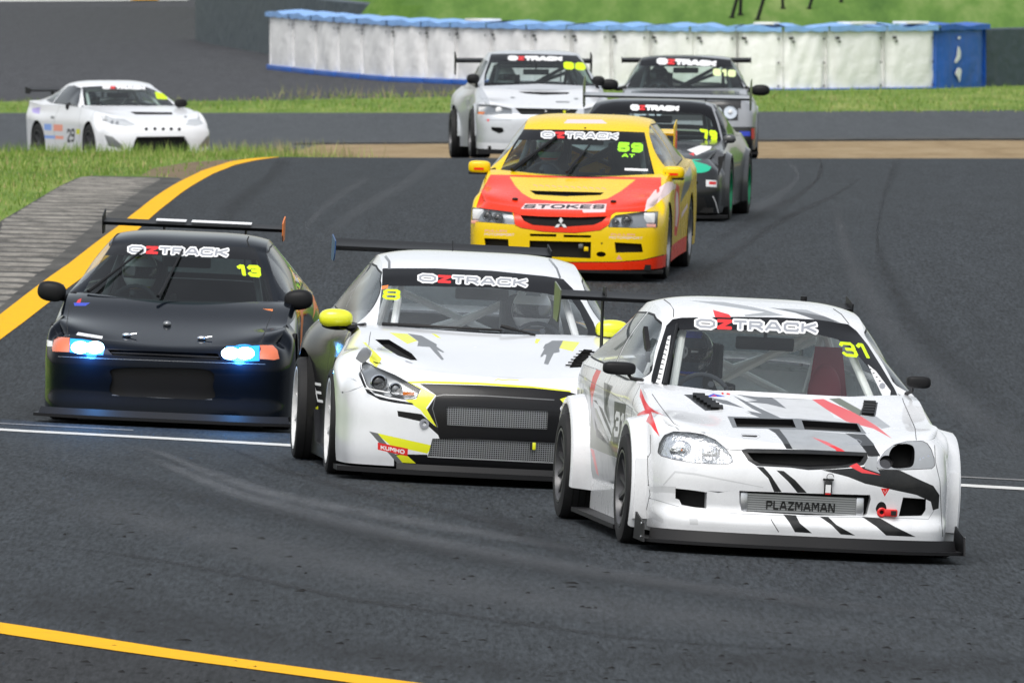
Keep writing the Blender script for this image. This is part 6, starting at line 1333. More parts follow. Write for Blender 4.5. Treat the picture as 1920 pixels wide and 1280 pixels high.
c.top.line(T6((690, 165), (650, 225)), 2.5, 'void'); c.top.line(T6((1445, 195), (1435, 220), (1448, 262)), 2.5, 'void'); c.top.reg([(-.46, 2.62), (.46, 2.62), (.52, 3.08), (-.52, 3.08)], 'glass_mid', part='rear_window', mode='top')
side_glass(c, [[(.72, .89), (1.05, 1.08), (1.3, 1.2), (1.5, 1.235), (1.7, 1.245), (1.72, .92)], [(1.78, .93), (1.76, 1.25), (2.2, 1.235), (2.6, 1.17), (2.8, 1.0)]])
for sg in (1, -1):
    c.flare(sg, 2.57, .34, .32, .84, .915, 'p13', thick=.04); c.wheel(sg, 0, .30, .86, .215, col='grey_wheel', nsp=8); c.wheel(sg, 2.57, .30, .90, .215, col='grey_wheel', nsp=8)
s_ = c.part('front_splitter'); out = [(.915 * t, -.97 + .16 * abs(t)**4) for t in np.linspace(-1, 1, 25)]; s_.prism(out + [(.90, -.45), (-.90, -.45)], .050, .072, 'satin_black', 'Z'); s_.sheet([(x * .965, y + .03, .07) for x, y in out], [(x * .95, y + .075, .115) for x, y in out], 'satin_black')
c.part('underbody').box((0, .9, .12), (1.5, 3.2, .05), 'void')
for sg, q in ((-1, (97, 546)), (1, (560, 562))):
    l = c.Mi @ W(q[0], q[1], F / 265 + .55); c.mirror_(sg, l, (.205, .13, .145), 'satin_black', (sg * .745, .62, .87), rot=sg * -.1, under='satin_black', stalk=.02)
c.wing(3.15, 1.335, .655, .24, 'satin_black', xo=-.085, ep_h=(.07, -.09), mounts=(.3,), base_z=.98, ep_col='p8o', left_ep='satin_black', tilt=.10)
w_ = c.part('wing_patch', parent='rear_wing'); w_.add([(-.36, 3.2, 1.358), (-.14, 3.2, 1.358), (-.14, 3.34, 1.372), (-.36, 3.34, 1.372)], [(0, 1, 2, 3)], 'ink_white', False); w_.add([(-.10, 3.2, 1.358), (.34, 3.2, 1.358), (.34, 3.34, 1.372), (-.10, 3.34, 1.372)], [(0, 1, 2, 3)], 'ink_white', False)  # two white patches on the wing's upper face
c.wiper(T6((912, 595))[0], T6((1060, 285))[0], c.top); c.wiper(T6((520, 540))[0], T6((830, 285))[0], c.top)
c.interior(zf=.30, dash=.80, wd=.64, y0=.5, y1=2.5, ztop=1.235, wt=.46, yb=1.7, cage='cage_dark', cross=False)
C13.done()
driver(C13, 'driver of the black car 13 in a white helmet with dark visor', ('helmet_white', 'visor', 'p8y'), 'suit_dark', side=-1, yb=1.66, zf=.30, hz=1.02, look=.1)
# ================================================================== car 59
mat('p59', (.82, .55, .0), .2, coat=.3, dirt=.04, ior=1.35); mat('p59r', (.80, .032, .004), .22, coat=.2, dirt=.05, ior=1.35); mat('p59p', (.80, .38, .30), .35); mat('p59w', (.78, .6, .6), .35)
def evo_rows(k=0.0, wf=.0, wr=.0): return [
    (.10, .12, .13, .14, .16, .2, -.92, .34, .875 + wf, .86, .88 + wr), (.18, .20, .22, .25, .27, .3, -.93, .34, .88 + wf, .862, .885 + wr), (.33, .34, .38, .42, .44, .5, -.93, .34, .885 + wf, .865, .89 + wr),
    (.50, .48, .54, .58, .6, .64, -.92, .34, .885 + wf, .868, .89 + wr), (.565, .57, .66, .70, .73, .76, -.89, .34, .875 + wf, .862, .885 + wr), (.60, .62, .73, .82, .84, .88, -.84, .34, .85 + wf * .6, .86, .88 + wr * .6), (.62, .68, .78, .90, .92, .96, -.78, .34, .80, .825, .84)]
def evo(dz=0.0, dw=0.0, **kw):
    return dict(wb=2.625, ye=3.6, rows=evo_rows(**kw), deck=[(-.78, .628), (-.4, .735), (0, .815), (.35, .885), (.6, .93), (2.4, .98), (3.6, 1.0)], crown=2.6,
    top=[(.33, .883 - dz * .3, .735, .2, .03), (.8, 1.12 - dz * .7, .655 + dw, .17, .03), (1.2, 1.30 - dz, .572 + dw, .13, .035), (1.35, 1.345 - dz, .565 + dw, .1, .05), (1.8, 1.40 - dz, .56 + dw, .04, .06), (2.2, 1.385 - dz, .55, .02, .06), (2.62, 1.29 - dz, .54, 0, .05), (3.28, .985, .62, 0, .03)])
C59 = Car(59, 'race_car', 'yellow sedan numbered 59 with a red bonnet and STOKES lettering', 'race car', evo())
c = C59; c.shell('p59', .045); E4 = zz(860, 200, 3.765); Bd = c.body; D = c.deck; c.arches(.36, .325, [0, 2.625], inner=.33)
hood = E4((240, 492), (200, 540), (150, 640), (132, 700), (135, 716), (380, 746), (432, 765), (600, 775), (860, 780), (1050, 772), (1100, 745), (1330, 740), (1400, 660), (1420, 560), (1385, 522))
for sf in (D, Bd): sf.reg(hood, part='hood')
red = E4((225, 480), (190, 540), (145, 640), (125, 705), (135, 718), (385, 748), (398, 835), (440, 855), (600, 882), (820, 892), (1000, 872), (1062, 832), (1080, 760), (1110, 745), (1310, 740), (1345, 655), (1400, 610), (1430, 600), (1430, 500))
for sf in (D, Bd):
    sf.reg(red, 'p59r'); sf.reg(E4((360, 495), (1250, 515), (1140, 600), (1050, 650), (900, 673), (700, 667), (520, 652), (450, 612), (400, 560)), 'p59')
    sf.reg(E4((1310, 740), (1330, 660), (1385, 590), (1480, 530), (1560, 560), (1450, 640), (1380, 700)), 'p59w'); sf.reg(E4((1385, 520), (1415, 520), (1418, 600), (1400, 612)), 'p59r')
D.reg(E4((500, 592), (760, 600), (1027, 606), (1000, 625), (760, 633), (545, 622)), part='hood', recess=(.03, (0, .3, -1), 'black', 'void'))
for q in ((398, 658), (1093, 675)): P0, _ = c.on(D, E4(q)[0], .008); c.part('hood_pin#%d' % q[0]).ell(P0, (.028, .028, .012), 'black', 12, 8)
for k in range(12): D.line(E4((525 + k * 44, 552 + k * 2), (548 + k * 44, 556 + k * 2), (556 + k * 44, 566 + k * 2)), 1.2, 'p59p')
for sf in (D, Bd): sf.reg(E4((438, 722), (470, 684), (1045, 686), (1035, 745), (880, 748), (872, 728)), 'p59w'); sf.text('STOKES', E4((470, 690), (1035, 692), (1025, 722), (452, 718)), 'ink_black', tt=.26)
D.text('EVO', E4((895, 732), (1010, 734), (1008, 744), (893, 742)), 'p59p', tt=.2) if False else None
for sf in (D, Bd):
    sf.line(E4((130, 714), (380, 746), (432, 765)), 1.0, 'void'); sf.line(E4((1062, 772), (1110, 745), (1330, 740)), 1.0, 'void'); sf.reg(E4((432, 765), (600, 775), (860, 780), (1050, 774), (1010, 812), (950, 836), (720, 851), (520, 836), (460, 806)), part='grille', recess=(.04, (0, 1, 0), 'p59r', 'void'))
em = c.part('emblem')
for q in (((722, 783), (738, 805), (722, 827), (706, 805)), ((720, 830), (704, 853), (677, 853), (694, 831)), ((724, 830), (740, 853), (764, 853), (750, 831))):
    P = [c.on(Bd, a, .006)[0] for a in E4(*q)]; n = len(P); yy_ = min(p.y for p in P); em.prism([(p.x, p.z) for p in P], yy_, yy_ + .012, 'ink_white')
Bd.line(E4((398, 838), (440, 857), (600, 884), (820, 893), (1000, 874), (1062, 836)), 1.0, 'void'); Bd.reg(E4((60, 800), (395, 835), (600, 890), (1000, 880), (1062, 850), (1480, 850), (1500, 1200), (0, 1200)), part='front_bumper')
for k, h in enumerate((E4((100, 710), (380, 748), (396, 832), (330, 826), (95, 808), (97, 760)), E4((1058, 850), (1075, 800), (1110, 768), (1290, 745), (1407, 742), (1402, 850), (1250, 856)))):
    for sf in (Bd, D): sf.line(h + h[:1], 1.2, 'void'); sf.reg(h, part='headlight#%d' % k, recess=(.045 if sf is Bd else .015, (0, 1, .1), 'lamp_grey', 'lamp_grey'), lens=('headlight_lens#%d' % k, 'lens'))
    pj = c.part('projector#%d' % k, parent='headlight#%d' % k)
    for q, r in ((((200, 765), .04), ((275, 785), .045)) if k == 0 else (((1190, 800), .045), ((1110, 815), .03))): P0, _ = c.on(Bd, E4(q)[0], -.015); pj.lathe([(-.01, r), (-.02, r * 1.15), (.02, r * 1.2)], 'reflector', 16, 'Y', P0); pj.ell(P0, (r * .9, .02, r * .9), 'lens_dark', 14, 8)
    q = (130, 765) if k == 0 else (1350, 790); P0, _ = c.on(Bd, E4(q)[0], -.01); pj.box(P0 + Vector((0, .01, .01)), (.10, .02, .09), 'ink_white', bevel=.01); pj.box(P0 + Vector((0, .0, -.06)), (.12, .02, .03), 'p59p', bevel=.005)
for q in (((500, 897), (690, 900), (688, 919), (505, 915)), ((738, 904), (935, 908), (932, 926), (742, 923)), ((180, 928), (350, 935), (355, 1005), (190, 995)), ((500, 945), (935, 955), (932, 1072), (500, 1055)), ((1100, 957), (1290, 968), (1302, 1028), (1108, 1032))): Bd.reg(E4(*q), part='front_bumper', recess=(.06, (0, 1, 0), 'p59', 'void'))
Bd.reg(ring(*E4((1005, 1042))[0], 9, 5), part='front_bumper', recess=(.06, (0, 1, 0), 'p59', 'void')); Bd.reg(ring(*E4((1010, 965))[0], 2, n=8), 'void'); Bd.reg(ring(*E4((430, 1020))[0], 9, 5), 'void')
for q in ((862, 985), (900, 1005)): P0, _ = c.on(Bd, E4(q)[0], .0); c.part('tow_eye#%d' % q[0]).box(P0, (.04, .02, .04), 'p59' if q[0] > 870 else 'mesh_grey', bevel=.006)
Bd.text('PULLEN', E4((185, 868), (340, 870), (338, 886), (183, 884)), 'p59p', tt=.26); Bd.text('MOTORSPORT', E4((182, 893), (395, 896), (393, 914), (180, 908)), 'p59w', tt=.2); Bd.text('PULLEN', E4((1075, 895), (1245, 897), (1243, 911), (1073, 909)), 'p59p', tt=.26); Bd.text('MOTORSPORT', E4((1062, 915), (1300, 920), (1298, 936), (1060, 932)), 'p59w', tt=.2)
Bd.reg(E4((1130, 1045), (1155, 1080), (1112, 1078)), 'p59p')
lip = E4((-60, 1015), (60, 1040), (300, 1085), (700, 1098), (1100, 1097), (1300, 1083), (1450, 1046), (1600, 1000), (1600, 1300), (-100, 1300)); Bd.reg(lip, 'p59r'); Bd.line(lip[:7], 1.6, 'void')
S = Bd
S.reg([(.42, .12), (2.25, .14), (2.25, .30), (.42, .28)], 'p59r', mode='R'); S.reg([(.42, .12), (2.25, .14), (2.25, .30), (.42, .28)], 'p59r', mode='L')
for md in ('R', 'L'):
    S.reg([(.5, .3), (.5, .7), (.58, .91), (1.5, .93), (1.55, .32)], part='door#' + md, mode=md); S.reg([(1.6, .32), (1.56, .93), (2.35, .95), (2.4, .7), (2.2, .45), (2.1, .32)], part='rear_door#' + md, mode=md)
    for L_ in ([(.5, .3), (.5, .7), (.58, .91)], [(1.55, .32), (1.53, .93)], [(2.35, .95), (2.4, .7), (2.2, .45), (2.1, .32)]): S.line(L_, .012, 'void', mode=md)
    S.reg([(.75, .36), (1.1, .34), (1.35, .5), (1.3, .78), (.95, .84), (.72, .7)], 'p59r', mode=md); S.reg([(.85, .45), (1.05, .42), (1.22, .54), (1.18, .72), (.98, .76), (.84, .66)], 'p59w', mode=md); S.reg([(1.4, .62), (2.3, .72), (2.9, .92), (2.0, .86)], 'p8g', mode=md); S.reg([(1.6, .48), (2.2, .56), (2.2, .60), (1.6, .53)], 'p59w', mode=md)
c.top.reg(E4((248, 496), (300, 415), (452, 160), (900, 165), (1312, 182), (1345, 330), (1395, 522), (900, 502)), 'banner', part='windscreen'); c.top.reg(E4((275, 484), (425, 236), (900, 238), (1322, 252), (1345, 360), (1372, 505), (900, 489)), 'glass_dk2' if False else 'glass_mid', part='windscreen')
oztrack(c.top, E4((578, 170), (1138, 182), (1122, 238), (580, 226))); c.top.text('59', E4((1128, 250), (1302, 258), (1300, 326), (1118, 316)), 'neon_green', tt=.30); c.top.text('AT', E4((1155, 332), (1245, 336), (1243, 360), (1150, 356)), 'neon_green', tt=.3)
c.top.reg(E4((1172, 434), (1336, 440), (1336, 456), (1172, 450)), 'ink_white'); c.top.reg(E4((770, 90), (1010, 92), (1050, 120), (740, 118)), 'p59w'); c.top.reg([(-.49, 2.56), (.49, 2.56), (.56, 3.2), (-.56, 3.2)], 'glass_mid', part='rear_window', mode='top')
side_glass(c, [[(.74, .93), (1.05, 1.13), (1.3, 1.28), (1.52, 1.32), (1.54, .96)], [(1.6, .965), (1.6, 1.325), (2.1, 1.32), (2.5, 1.25), (2.66, 1.06), (2.5, 1.0)]])
for sg in (1, -1): c.wheel(sg, 0, .325, .875, .235, col='grey_wheel', nsp=8); c.wheel(sg, 2.625, .325, .88, .235, col='grey_wheel', nsp=8)
c.part('underbody').box((0, .9, .13), (1.55, 3.4, .05), 'void'); s_ = c.part('front_splitter'); out = [(.875 * t, -.95 + .26 * abs(t)**3) for t in np.linspace(-1, 1, 21)]; s_.prism(out + [(.86, -.4), (-.86, -.4)], .075, .10, 'void', 'Z')
for sg, q in ((-1, (899, 313)), (1, (1263, 323.5))):
    l = c.Mi @ W(q[0], q[1], F / 208 + .6); c.mirror_(sg, l, (.20, .14, .115), 'p59', (sg * .765, .66, .91), shape='box', under='black', stalk=.02); c.part('mirror_base#%d' % sg, parent='door_mirror#%d' % sg).box(l + Vector((0, 0, -.056)), (.19, .11, .018), 'black', bevel=.005); c.part('mirror_decal#%d' % sg, parent='door_mirror#%d' % sg).box(l + Vector((.0, -.068, -.015)), (.09, .006, .022), 'p59r')
c.wing(3.22, 1.20, .66, .26, 'p59', ep_h=(.10, -.24), mounts=(.4,), base_z=1.02, ep_col='p59', thick=.03); c.part('plate_stripe', parent='rear_wing').prism([(3.3, 1.02), (3.5, 1.02), (3.5, 1.22), (3.42, 1.22)], .6695, .673, 'p59r', 'X')
c.wiper(E4((385, 470))[0], E4((690, 225))[0], c.top, w=.03); c.wiper(E4((765, 487))[0], E4((930, 275))[0], c.top)
c.interior(zf=.34, dash=.84, wd=.66, y0=.5, y1=2.6, ztop=1.30, wt=.48, yb=1.75, cage='cage_dark', seat='two')
C59.done()
mat('helmet_green', (.12, .3, .2), .3, coat=.6)
driver(C59, 'driver of the yellow car 59, dark helmet visor behind the left wiper', ('helmet_green', 'visor', 'p59r'), 'suit_blue', yb=1.72, zf=.34, hz=1.10)
# ================================================================== silver car 88
mat('p88', (.56, .58, .61), .28, metal=.25, coat=.6, dirt=.10); mat('p88w', (.74, .75, .77), .25, coat=.6, dirt=.06)
C88 = Car(88, 'race_car', 'silver white sedan numbered 88 with a wide black wing and tall end plates', 'race car', evo(-.02, .035, wf=.02, wr=.10))
c = C88; c.shell('p88', .06); S2 = zz(830, 80, 5.565); Bd = c.body; D = c.deck; c.arches(.37, .335, [0, 2.625], inner=.36)
hd = S2((400, 468), (470, 580), (490, 650), (560, 655), (715, 688), (755, 682), (1100, 690), (1410, 695), (1560, 690), (1640, 560), (1620, 480), (1590, 450))
for sf in (D, Bd): sf.reg(hd, 'p88w', part='hood')
D.line(S2((400, 468), (470, 580), (490, 650)), .9, 'ink_grey'); D.reg(S2((785, 512), (1322, 520), (1310, 538), (1050, 547), (860, 532)), part='hood', recess=(.03, (0, .3, -1), 'black', 'void')); D.reg(S2((1180, 612), (1326, 615), (1322, 630), (1180, 628)), 'p8g')
for q in ((730, 575), (1395, 588)): D.reg(ring(*S2(q)[0], 5, 1.6, 10), 'lamp_grey')
for sf in (Bd, D): sf.reg(S2((752, 682), (1412, 696), (1380, 746), (1100, 754), (820, 754)), part='grille', recess=(.04, (0, 1, 0), 'p88', 'void'))
em = c.part('emblem'); P = [c.on(Bd, a, .006)[0] for a in S2((1078, 708), (1108, 748), (1050, 748))]; em.prism([(p.x, p.z) for p in P], P[0].y - .01, P[0].y, 'ink_white'); P0, _ = c.on(Bd, S2((1270, 722))[0], .0); c.part('tow_strap').box(P0, (.03, .02, .035), 'p8y')
h = S2((365, 648), (560, 655), (718, 690), (726, 757), (560, 756), (358, 742))
for sf in (Bd, D): sf.line(h + h[:1], .9, 'gap'); sf.reg(h, part='headlight#l', mirror=True, recess=(.03, (0, 1, 0), 'lamp_grey', 'lamp_grey'), lens=('headlight_lens#l', 'lens'))
pj = c.part('projector', parent='headlight#l'); P0, _ = c.on(Bd, S2((585, 700))[0], -.01); pj.ell(P0, (.045, .02, .045), 'ink_white', 14, 8); P0, _ = c.on(Bd, S2((420, 735))[0], -.002); pj.box(P0, (.13, .01, .03), 'p8o'); P0, _ = c.on(Bd, S2((420, 690))[0], -.006); pj.box(P0, (.12, .01, .06), 'ink_white')
Bd.reg(S2((505, 880), (625, 888), (642, 930), (590, 952), (512, 915)), part='front_bumper', recess=(.05, (0, 1, 0), 'p88', 'void')); Bd.line(S2((440, 810), (720, 810)), 1.3, 'ink_grey'); Bd.reg(S2((458, 800), (490, 800), (475, 832)), 'ink_red')
Bd.reg(S2((330, 1040), (700, 1052), (1200, 1060), (1200, 1200), (330, 1200)), 'p88w'); Bd.reg(S2((330, 775), (760, 768), (1400, 768), (1400, 1200), (330, 1200)), part='front_bumper'); Bd.reg([(.1, .62), (.3, .60), (.42, .66), (.3, .74)], 'ink_red', mode='L'); Bd.reg([(-.25, .66), (.1, .68), (.0, .72), (-.2, .72)], 'p8g', mode='L')
c.top.reg(S2((392, 455), (412, 420), (505, 118), (900, 118), (1402, 135), (1485, 235), (1592, 455), (1000, 432)), 'banner', part='windscreen'); c.top.reg(S2((428, 420), (515, 196), (1000, 200), (1450, 218), (1568, 442), (1000, 424)), 'glass_mid', part='windscreen')
oztrack(c.top, S2((680, 136), (1255, 146), (1245, 194), (680, 188)), detail=False); c.top.text('88', S2((1258, 200), (1495, 214), (1490, 292), (1265, 276)), 'neon', tt=.36); c.top.reg([(-.50, 2.56), (.50, 2.56), (.57, 3.2), (-.57, 3.2)], 'glass_clear', part='rear_window', mode='top')
side_glass(c, [[(.74, .93), (1.05, 1.11), (1.3, 1.25), (1.52, 1.28), (1.54, .96)], [(1.6, .965), (1.6, 1.28), (2.1, 1.27), (2.5, 1.2), (2.66, 1.06), (2.5, 1.0)]], gl='glass_dark')
for sg in (1, -1): c.flare(sg, 0, .35, .33, .86, .915, 'p88', thick=.035, a0=-.1, a1=pi + .1); c.flare(sg, 2.625, .35, .33, .92, .965, 'p88', thick=.04, a0=-.1, a1=pi + .1); c.wheel(sg, 0, .32, .96, .27, col='black_wheel', nsp=8); c.wheel(sg, 2.625, .32, 1.03, .28, col='black_wheel', nsp=8)
c.part('underbody').box((0, .9, .13), (1.55, 3.4, .05), 'void'); s_ = c.part('front_splitter'); out = [(.9 * t, -.98 + .26 * abs(t)**3) for t in np.linspace(-1, 1, 21)]; s_.prism(out + [(.9, -.4), (-.9, -.4)], .05, .11, 'satin_black', 'Z')
for sg, q in ((-1, (887, 148)), (1, (1122, 152))): l = c.Mi @ W(q[0], q[1], F / 144 + .6); c.mirror_(sg, l, (.17, .13, .13), 'satin_black', (sg * .765, .66, .90), stalk=.02)
c.wing(3.3, 1.30, .90, .26, 'satin_black', ep_h=(.10, -.20), mounts=(.5,), base_z=1.02, thick=.045)
c.interior('lamp_grey', zf=.34, dash=.84, wd=.66, y0=.5, y1=2.7, ztop=1.25, wt=.48, yb=1.75, cage='cage_dark')
C88.done(); driver(C88, 'driver of the silver car 88 in a pale helmet', ('helmet_white', 'visor', 'helmet_white'), 'suit_dark', yb=1.72, zf=.34, hz=1.06)
# ================================================================== 818
mat('p818', (.33, .34, .36), .28, metal=.3, coat=.6, dirt=.08); mat('p818b', (.012, .012, .013), .25, coat=.3)
sp818 = dict(wb=2.57, ye=3.4, fx=[0, .4, .75, .94], fy=[0, .04, .15, .42], rows=[
    (.12, .12, .13, .15, .17, .2, -.84, .24, .93, .86, .93), (.20, .2, .22, .25, .27, .3, -.86, .24, .935, .86, .94), (.36, .36, .4, .44, .46, .5, -.86, .24, .94, .86, .95), (.50, .50, .56, .6, .62, .65, -.84, .22, .94, .86, .95),
    (.62, .63, .72, .74, .76, .8, -.82, .22, .93, .85, .94), (.72, .74, .82, .85, .87, .9, -.80, .22, .86, .83, .87), (.755, .785, .85, .92, .95, .98, -.77, .22, .81, .82, .84)],
    deck=[(-.8, .765), (-.4, .83), (0, .875), (.35, .925), (.6, .95), (3.4, 1.0)], crown=4,
    top=[(.38, .925, .80, .16, .03), (.75, 1.12, .71, .14, .03), (1.08, 1.30, .61, .11, .035), (1.2, 1.345, .60, .08, .05), (1.6, 1.385, .59, .03, .05), (2.0, 1.375, .58, .01, .05), (2.35, 1.28, .57, 0, .05), (2.9, 1.0, .62, 0, .03)])
C818 = Car(818, 'race_car', 'black and silver coupe numbered 818 with round headlights and big black mirrors', 'race car', sp818)
c = C818; c.shell('p818', .06); S3 = zz(1120, 90, 5.567); Bd = c.body; D = c.deck; c.arches(.36, .33, [0, 2.57], inner=.35)
hd = S3((270, 470), (1560, 490), (1560, 600), (1490, 640), (1330, 660), (200, 620), (200, 500))
D.reg([(-.72, -.8), (.72, -.8), (.72, .22), (-.72, .22)], 'p818b', part='hood', mode='top'); Bd.reg([(-.74, .66), (.74, .66), (.74, .90), (-.74, .90)], 'p818b', mode='front'); Bd.reg([(-.70, .50), (.70, .50), (.70, .72), (-.70, .72)], 'p818b', part='grille', mode='front')
Bd.reg([(-1.0, .0), (1.0, .0), (1.0, .42), (-1.0, .42)], 'p818b', part='front_bumper', mode='front')
for x_ in (.60, .40, -.60, -.40): Bd.reg(ring(x_, .615, .088, n=20), part='headlight#%d' % (x_ * 10), mode='front', recess=(.03, (0, 1, 0), 'reflector', 'reflector'), lens=('headlight_lens#%d' % (x_ * 10), 'lens'))
for x_ in (.60, .40, -.60, -.40): c.part('bulb#%d' % (x_ * 10), parent='headlight#%d' % (x_ * 10)).ell((x_, -.80, .615), (.03, .02, .03), 'ink_white', 12, 8)
Bd.reg([(.72, .3), (.86, .3), (.86, .36), (.72, .36)], 'ink_blue', mode='front'); Bd.reg([(.88, .26), (.92, .26), (.92, .4), (.88, .4)], 'ink_red', mode='front')
D.line(S3((1330, 470), (1560, 492)), 1, 'gap'); D.line(S3((0, 505), (900, 520), (1250, 540), (1600, 548)), 1.4, 'void')
c.top.reg(S3((270, 440), (300, 400), (450, 88), (900, 72), (1398, 125), (1475, 280), (1552, 466), (900, 444)), 'banner', part='windscreen'); c.top.reg(S3((312, 424), (430, 190), (900, 180), (1412, 205), (1470, 320), (1522, 452), (900, 434)), 'glass_mid', part='windscreen')
oztrack(c.top, S3((620, 103), (1250, 136), (1235, 194), (620, 172)), detail=False); c.top.text('818', S3((1205, 215), (1448, 232), (1442, 306), (1210, 290)), 'neon_pale', tt=.34); c.top.reg([(-.52, 2.3), (.52, 2.3), (.57, 2.84), (-.57, 2.84)], 'glass_clear', part='rear_window', mode='top')
side_glass(c, [[(.68, .96), (.95, 1.15), (1.15, 1.29), (1.3, 1.31), (1.5, 1.315), (1.5, .98)], [(1.57, .98), (1.57, 1.315), (2.0, 1.3), (2.3, 1.2), (2.4, 1.0)]], gl='glass_dark')
for sg in (1, -1): c.flare(sg, 0, .35, .33, .90, .955, 'p818', thick=.04); c.flare(sg, 2.57, .35, .33, .90, .97, 'p818', thick=.05); c.wheel(sg, 0, .32, .965, .26, col='black_wheel', nsp=8); c.wheel(sg, 2.57, .32, .965, .26, col='black_wheel', nsp=8)
c.part('underbody').box((0, .9, .13), (1.6, 3.3, .05), 'void'); s_ = c.part('front_splitter'); s_.prism([(-.97, -.90), (.97, -.90), (.97, -.3), (-.97, -.3)], .06, .09, 'satin_black', 'Z')
for sg, q in ((-1, (1142, 159)), (1, (1426, 169.5))): l = c.Mi @ W(q[0], q[1], F / 141 + .6); c.mirror_(sg, l, (.25, .15, .15), 'satin_black', (sg * .79, .62, .95), stalk=.025)
c.wing(3.15, 1.335, .87, .26, 'satin_black', ep_h=(.03, -.05), mounts=(.5,), base_z=1.0, thick=.05)
c.interior(zf=.36, dash=.88, wd=.68, y0=.5, y1=2.4, ztop=1.30, wt=.50, yb=1.6, cage='cage_dark')
C818.done(); driver(C818, 'driver of the black and silver car 818, dark helmet with a pale patch', ('suit_dark', 'visor', 'helmet_white'), 'suit_dark', yb=1.58, zf=.36, hz=1.10)
# ================================================================== 79
mat('p79', (.012, .013, .014), .18, coat=.4, spec=.4); mat('p79g', (.07, .073, .076), .22, metal=.2, coat=.5); mat('lamp_green', (.0, .48, .27), .2, coat=1)
sp79 = dict(wb=2.265, ye=3.05, rows=[
    (.07, .08, .10, .12, .14, .2, -.80, .42, .84, .84, .88), (.15, .16, .2, .24, .26, .3, -.83, .42, .85, .84, .89), (.28, .28, .34, .38, .40, .45, -.84, .42, .86, .845, .90), (.40, .40, .48, .52, .54, .56, -.82, .42, .86, .845, .90),
    (.49, .50, .58, .62, .64, .66, -.78, .42, .855, .835, .89), (.55, .57, .68, .70, .74, .76, -.72, .42, .80, .81, .84), (.575, .63, .72, .775, .81, .82, -.65, .40, .73, .77, .80)],
    deck=[(-.65, .58), (-.3, .67), (0, .72), (.4, .765), (.6, .79), (3, .84)], crown=2.2,
    top=[(.45, .765, .745, .2, .03), (.75, .95, .70, .17, .04), (1.02, 1.12, .63, .13, .055), (1.12, 1.155, .62, .1, .065), (1.4, 1.18, .61, .05, .075), (1.7, 1.16, .59, .02, .07), (2.0, 1.07, .58, 0, .05), (2.3, .86, .62, 0, .04)])
C79 = Car(79, 'race_car', 'low black sports car numbered 79 with green headlight, behind the yellow sedan', 'race car', sp79)
c = C79; c.shell('p79', .05); S1 = zz(1090, 170, 4.923); Bd = c.body; D = c.deck; c.arches(.345, .32, [0, 2.265], inner=.33)
D.reg([(-.62, -.6), (.62, -.6), (.66, .45), (-.66, .45)], part='hood', mode='top')
for sf in (D, Bd): sf.reg(S1((870, 470), (1300, 490), (1330, 520), (1260, 560), (1000, 500), (880, 495)), 'p79g'); sf.reg(S1((975, 548), (1100, 505), (1205, 515), (1190, 542), (1060, 598), (1030, 575)), 'ink_white'); sf.reg(S1((995, 582), (1040, 572), (1040, 603)), 'ink_red')
gh = sm(S1((865, 700), (920, 652), (1050, 634), (1150, 645), (1197, 684), (1185, 732), (1120, 757), (1000, 757), (900, 735)), 3)
for sf in (D, Bd): sf.reg(gh, 'lamp_green', part='headlight#r')
for md in ('R', 'L'):
    Bd.reg([(-.55, .1), (.6, .1), (.6, .8), (-.55, .8)], 'p79g', mode=md); Bd.reg([(.36, .35), (.5, .3), (.52, .62), (.40, .6)], 'void', mode=md); Bd.line([(.55, .18), (.55, .60), (.6, .78)], .012, 'void', mode=md); Bd.reg([(.55, .18), (.55, .6), (.6, .8), (1.6, .82), (1.65, .18)], 'p79g', part='door#' + md, mode=md)
Bd.reg(S1((1262, 612), (1322, 600), (1300, 700), (1262, 792)), 'void')
Bd.reg([(-.62, .28), (.55, .28), (.60, .40), (-.62, .40)], part='front_bumper', mode='front', recess=(.06, (0, 1, 0), 'p79', 'void')); Bd.reg([(-.7, .1), (.70, .1), (.66, .24), (-.66, .24)], 'void', mode='front'); Bd.reg(S1((1150, 822), (1250, 830), (1250, 892), (1150, 885)), 'ink_white'); Bd.reg(S1((1180, 838), (1246, 842), (1244, 868), (1180, 866)), 'ink_red'); Bd.line(S1((1215, 975), (1240, 1030), (1280, 1190)), 1.6, 'ink_white')
c.top.reg(S1((60, 260), (105, 200), (180, 130), (300, 105), (600, 96), (1000, 104), (1150, 128), (1215, 180), (1255, 300), (1300, 492), (1000, 470), (400, 450)), 'banner', part='windscreen'); c.top.reg(S1((300, 205), (700, 196), (1100, 212), (1185, 255), (1230, 380), (1268, 474), (1000, 462), (350, 440)), 'glass_mid', part='windscreen')
c.top.line(S1((1215, 165), (1262, 300), (1310, 490)), 3.5, 'p818'); c.top.line(S1((1150, 118), (1205, 140), (1235, 190)), 4, 'p818')
oztrack(c.top, S1((450, 126), (910, 142), (896, 190), (455, 184)), detail=False); c.top.text('79', S1((1088, 352), (1252, 372), (1255, 468), (1130, 448)), 'neon', tt=.32); c.top.reg([(-.5, 1.8), (.5, 1.8), (.56, 2.24), (-.56, 2.24)], 'glass_clear', part='rear_window', mode='top')
side_glass(c, [[(.74, .80), (.95, .97), (1.12, 1.08), (1.4, 1.12), (1.7, 1.10), (1.75, .84)]], gl='glass_dark')
for sg in (1, -1): c.flare(sg, 0, .33, .315, .83, .885, 'p79g', thick=.035); c.flare(sg, 2.265, .33, .315, .86, .915, 'p79g', thick=.035); c.wheel(sg, 0, .30, .885, .235, col='green_wheel', nsp=8); c.wheel(sg, 2.265, .30, .915, .235, col='green_wheel', nsp=8)
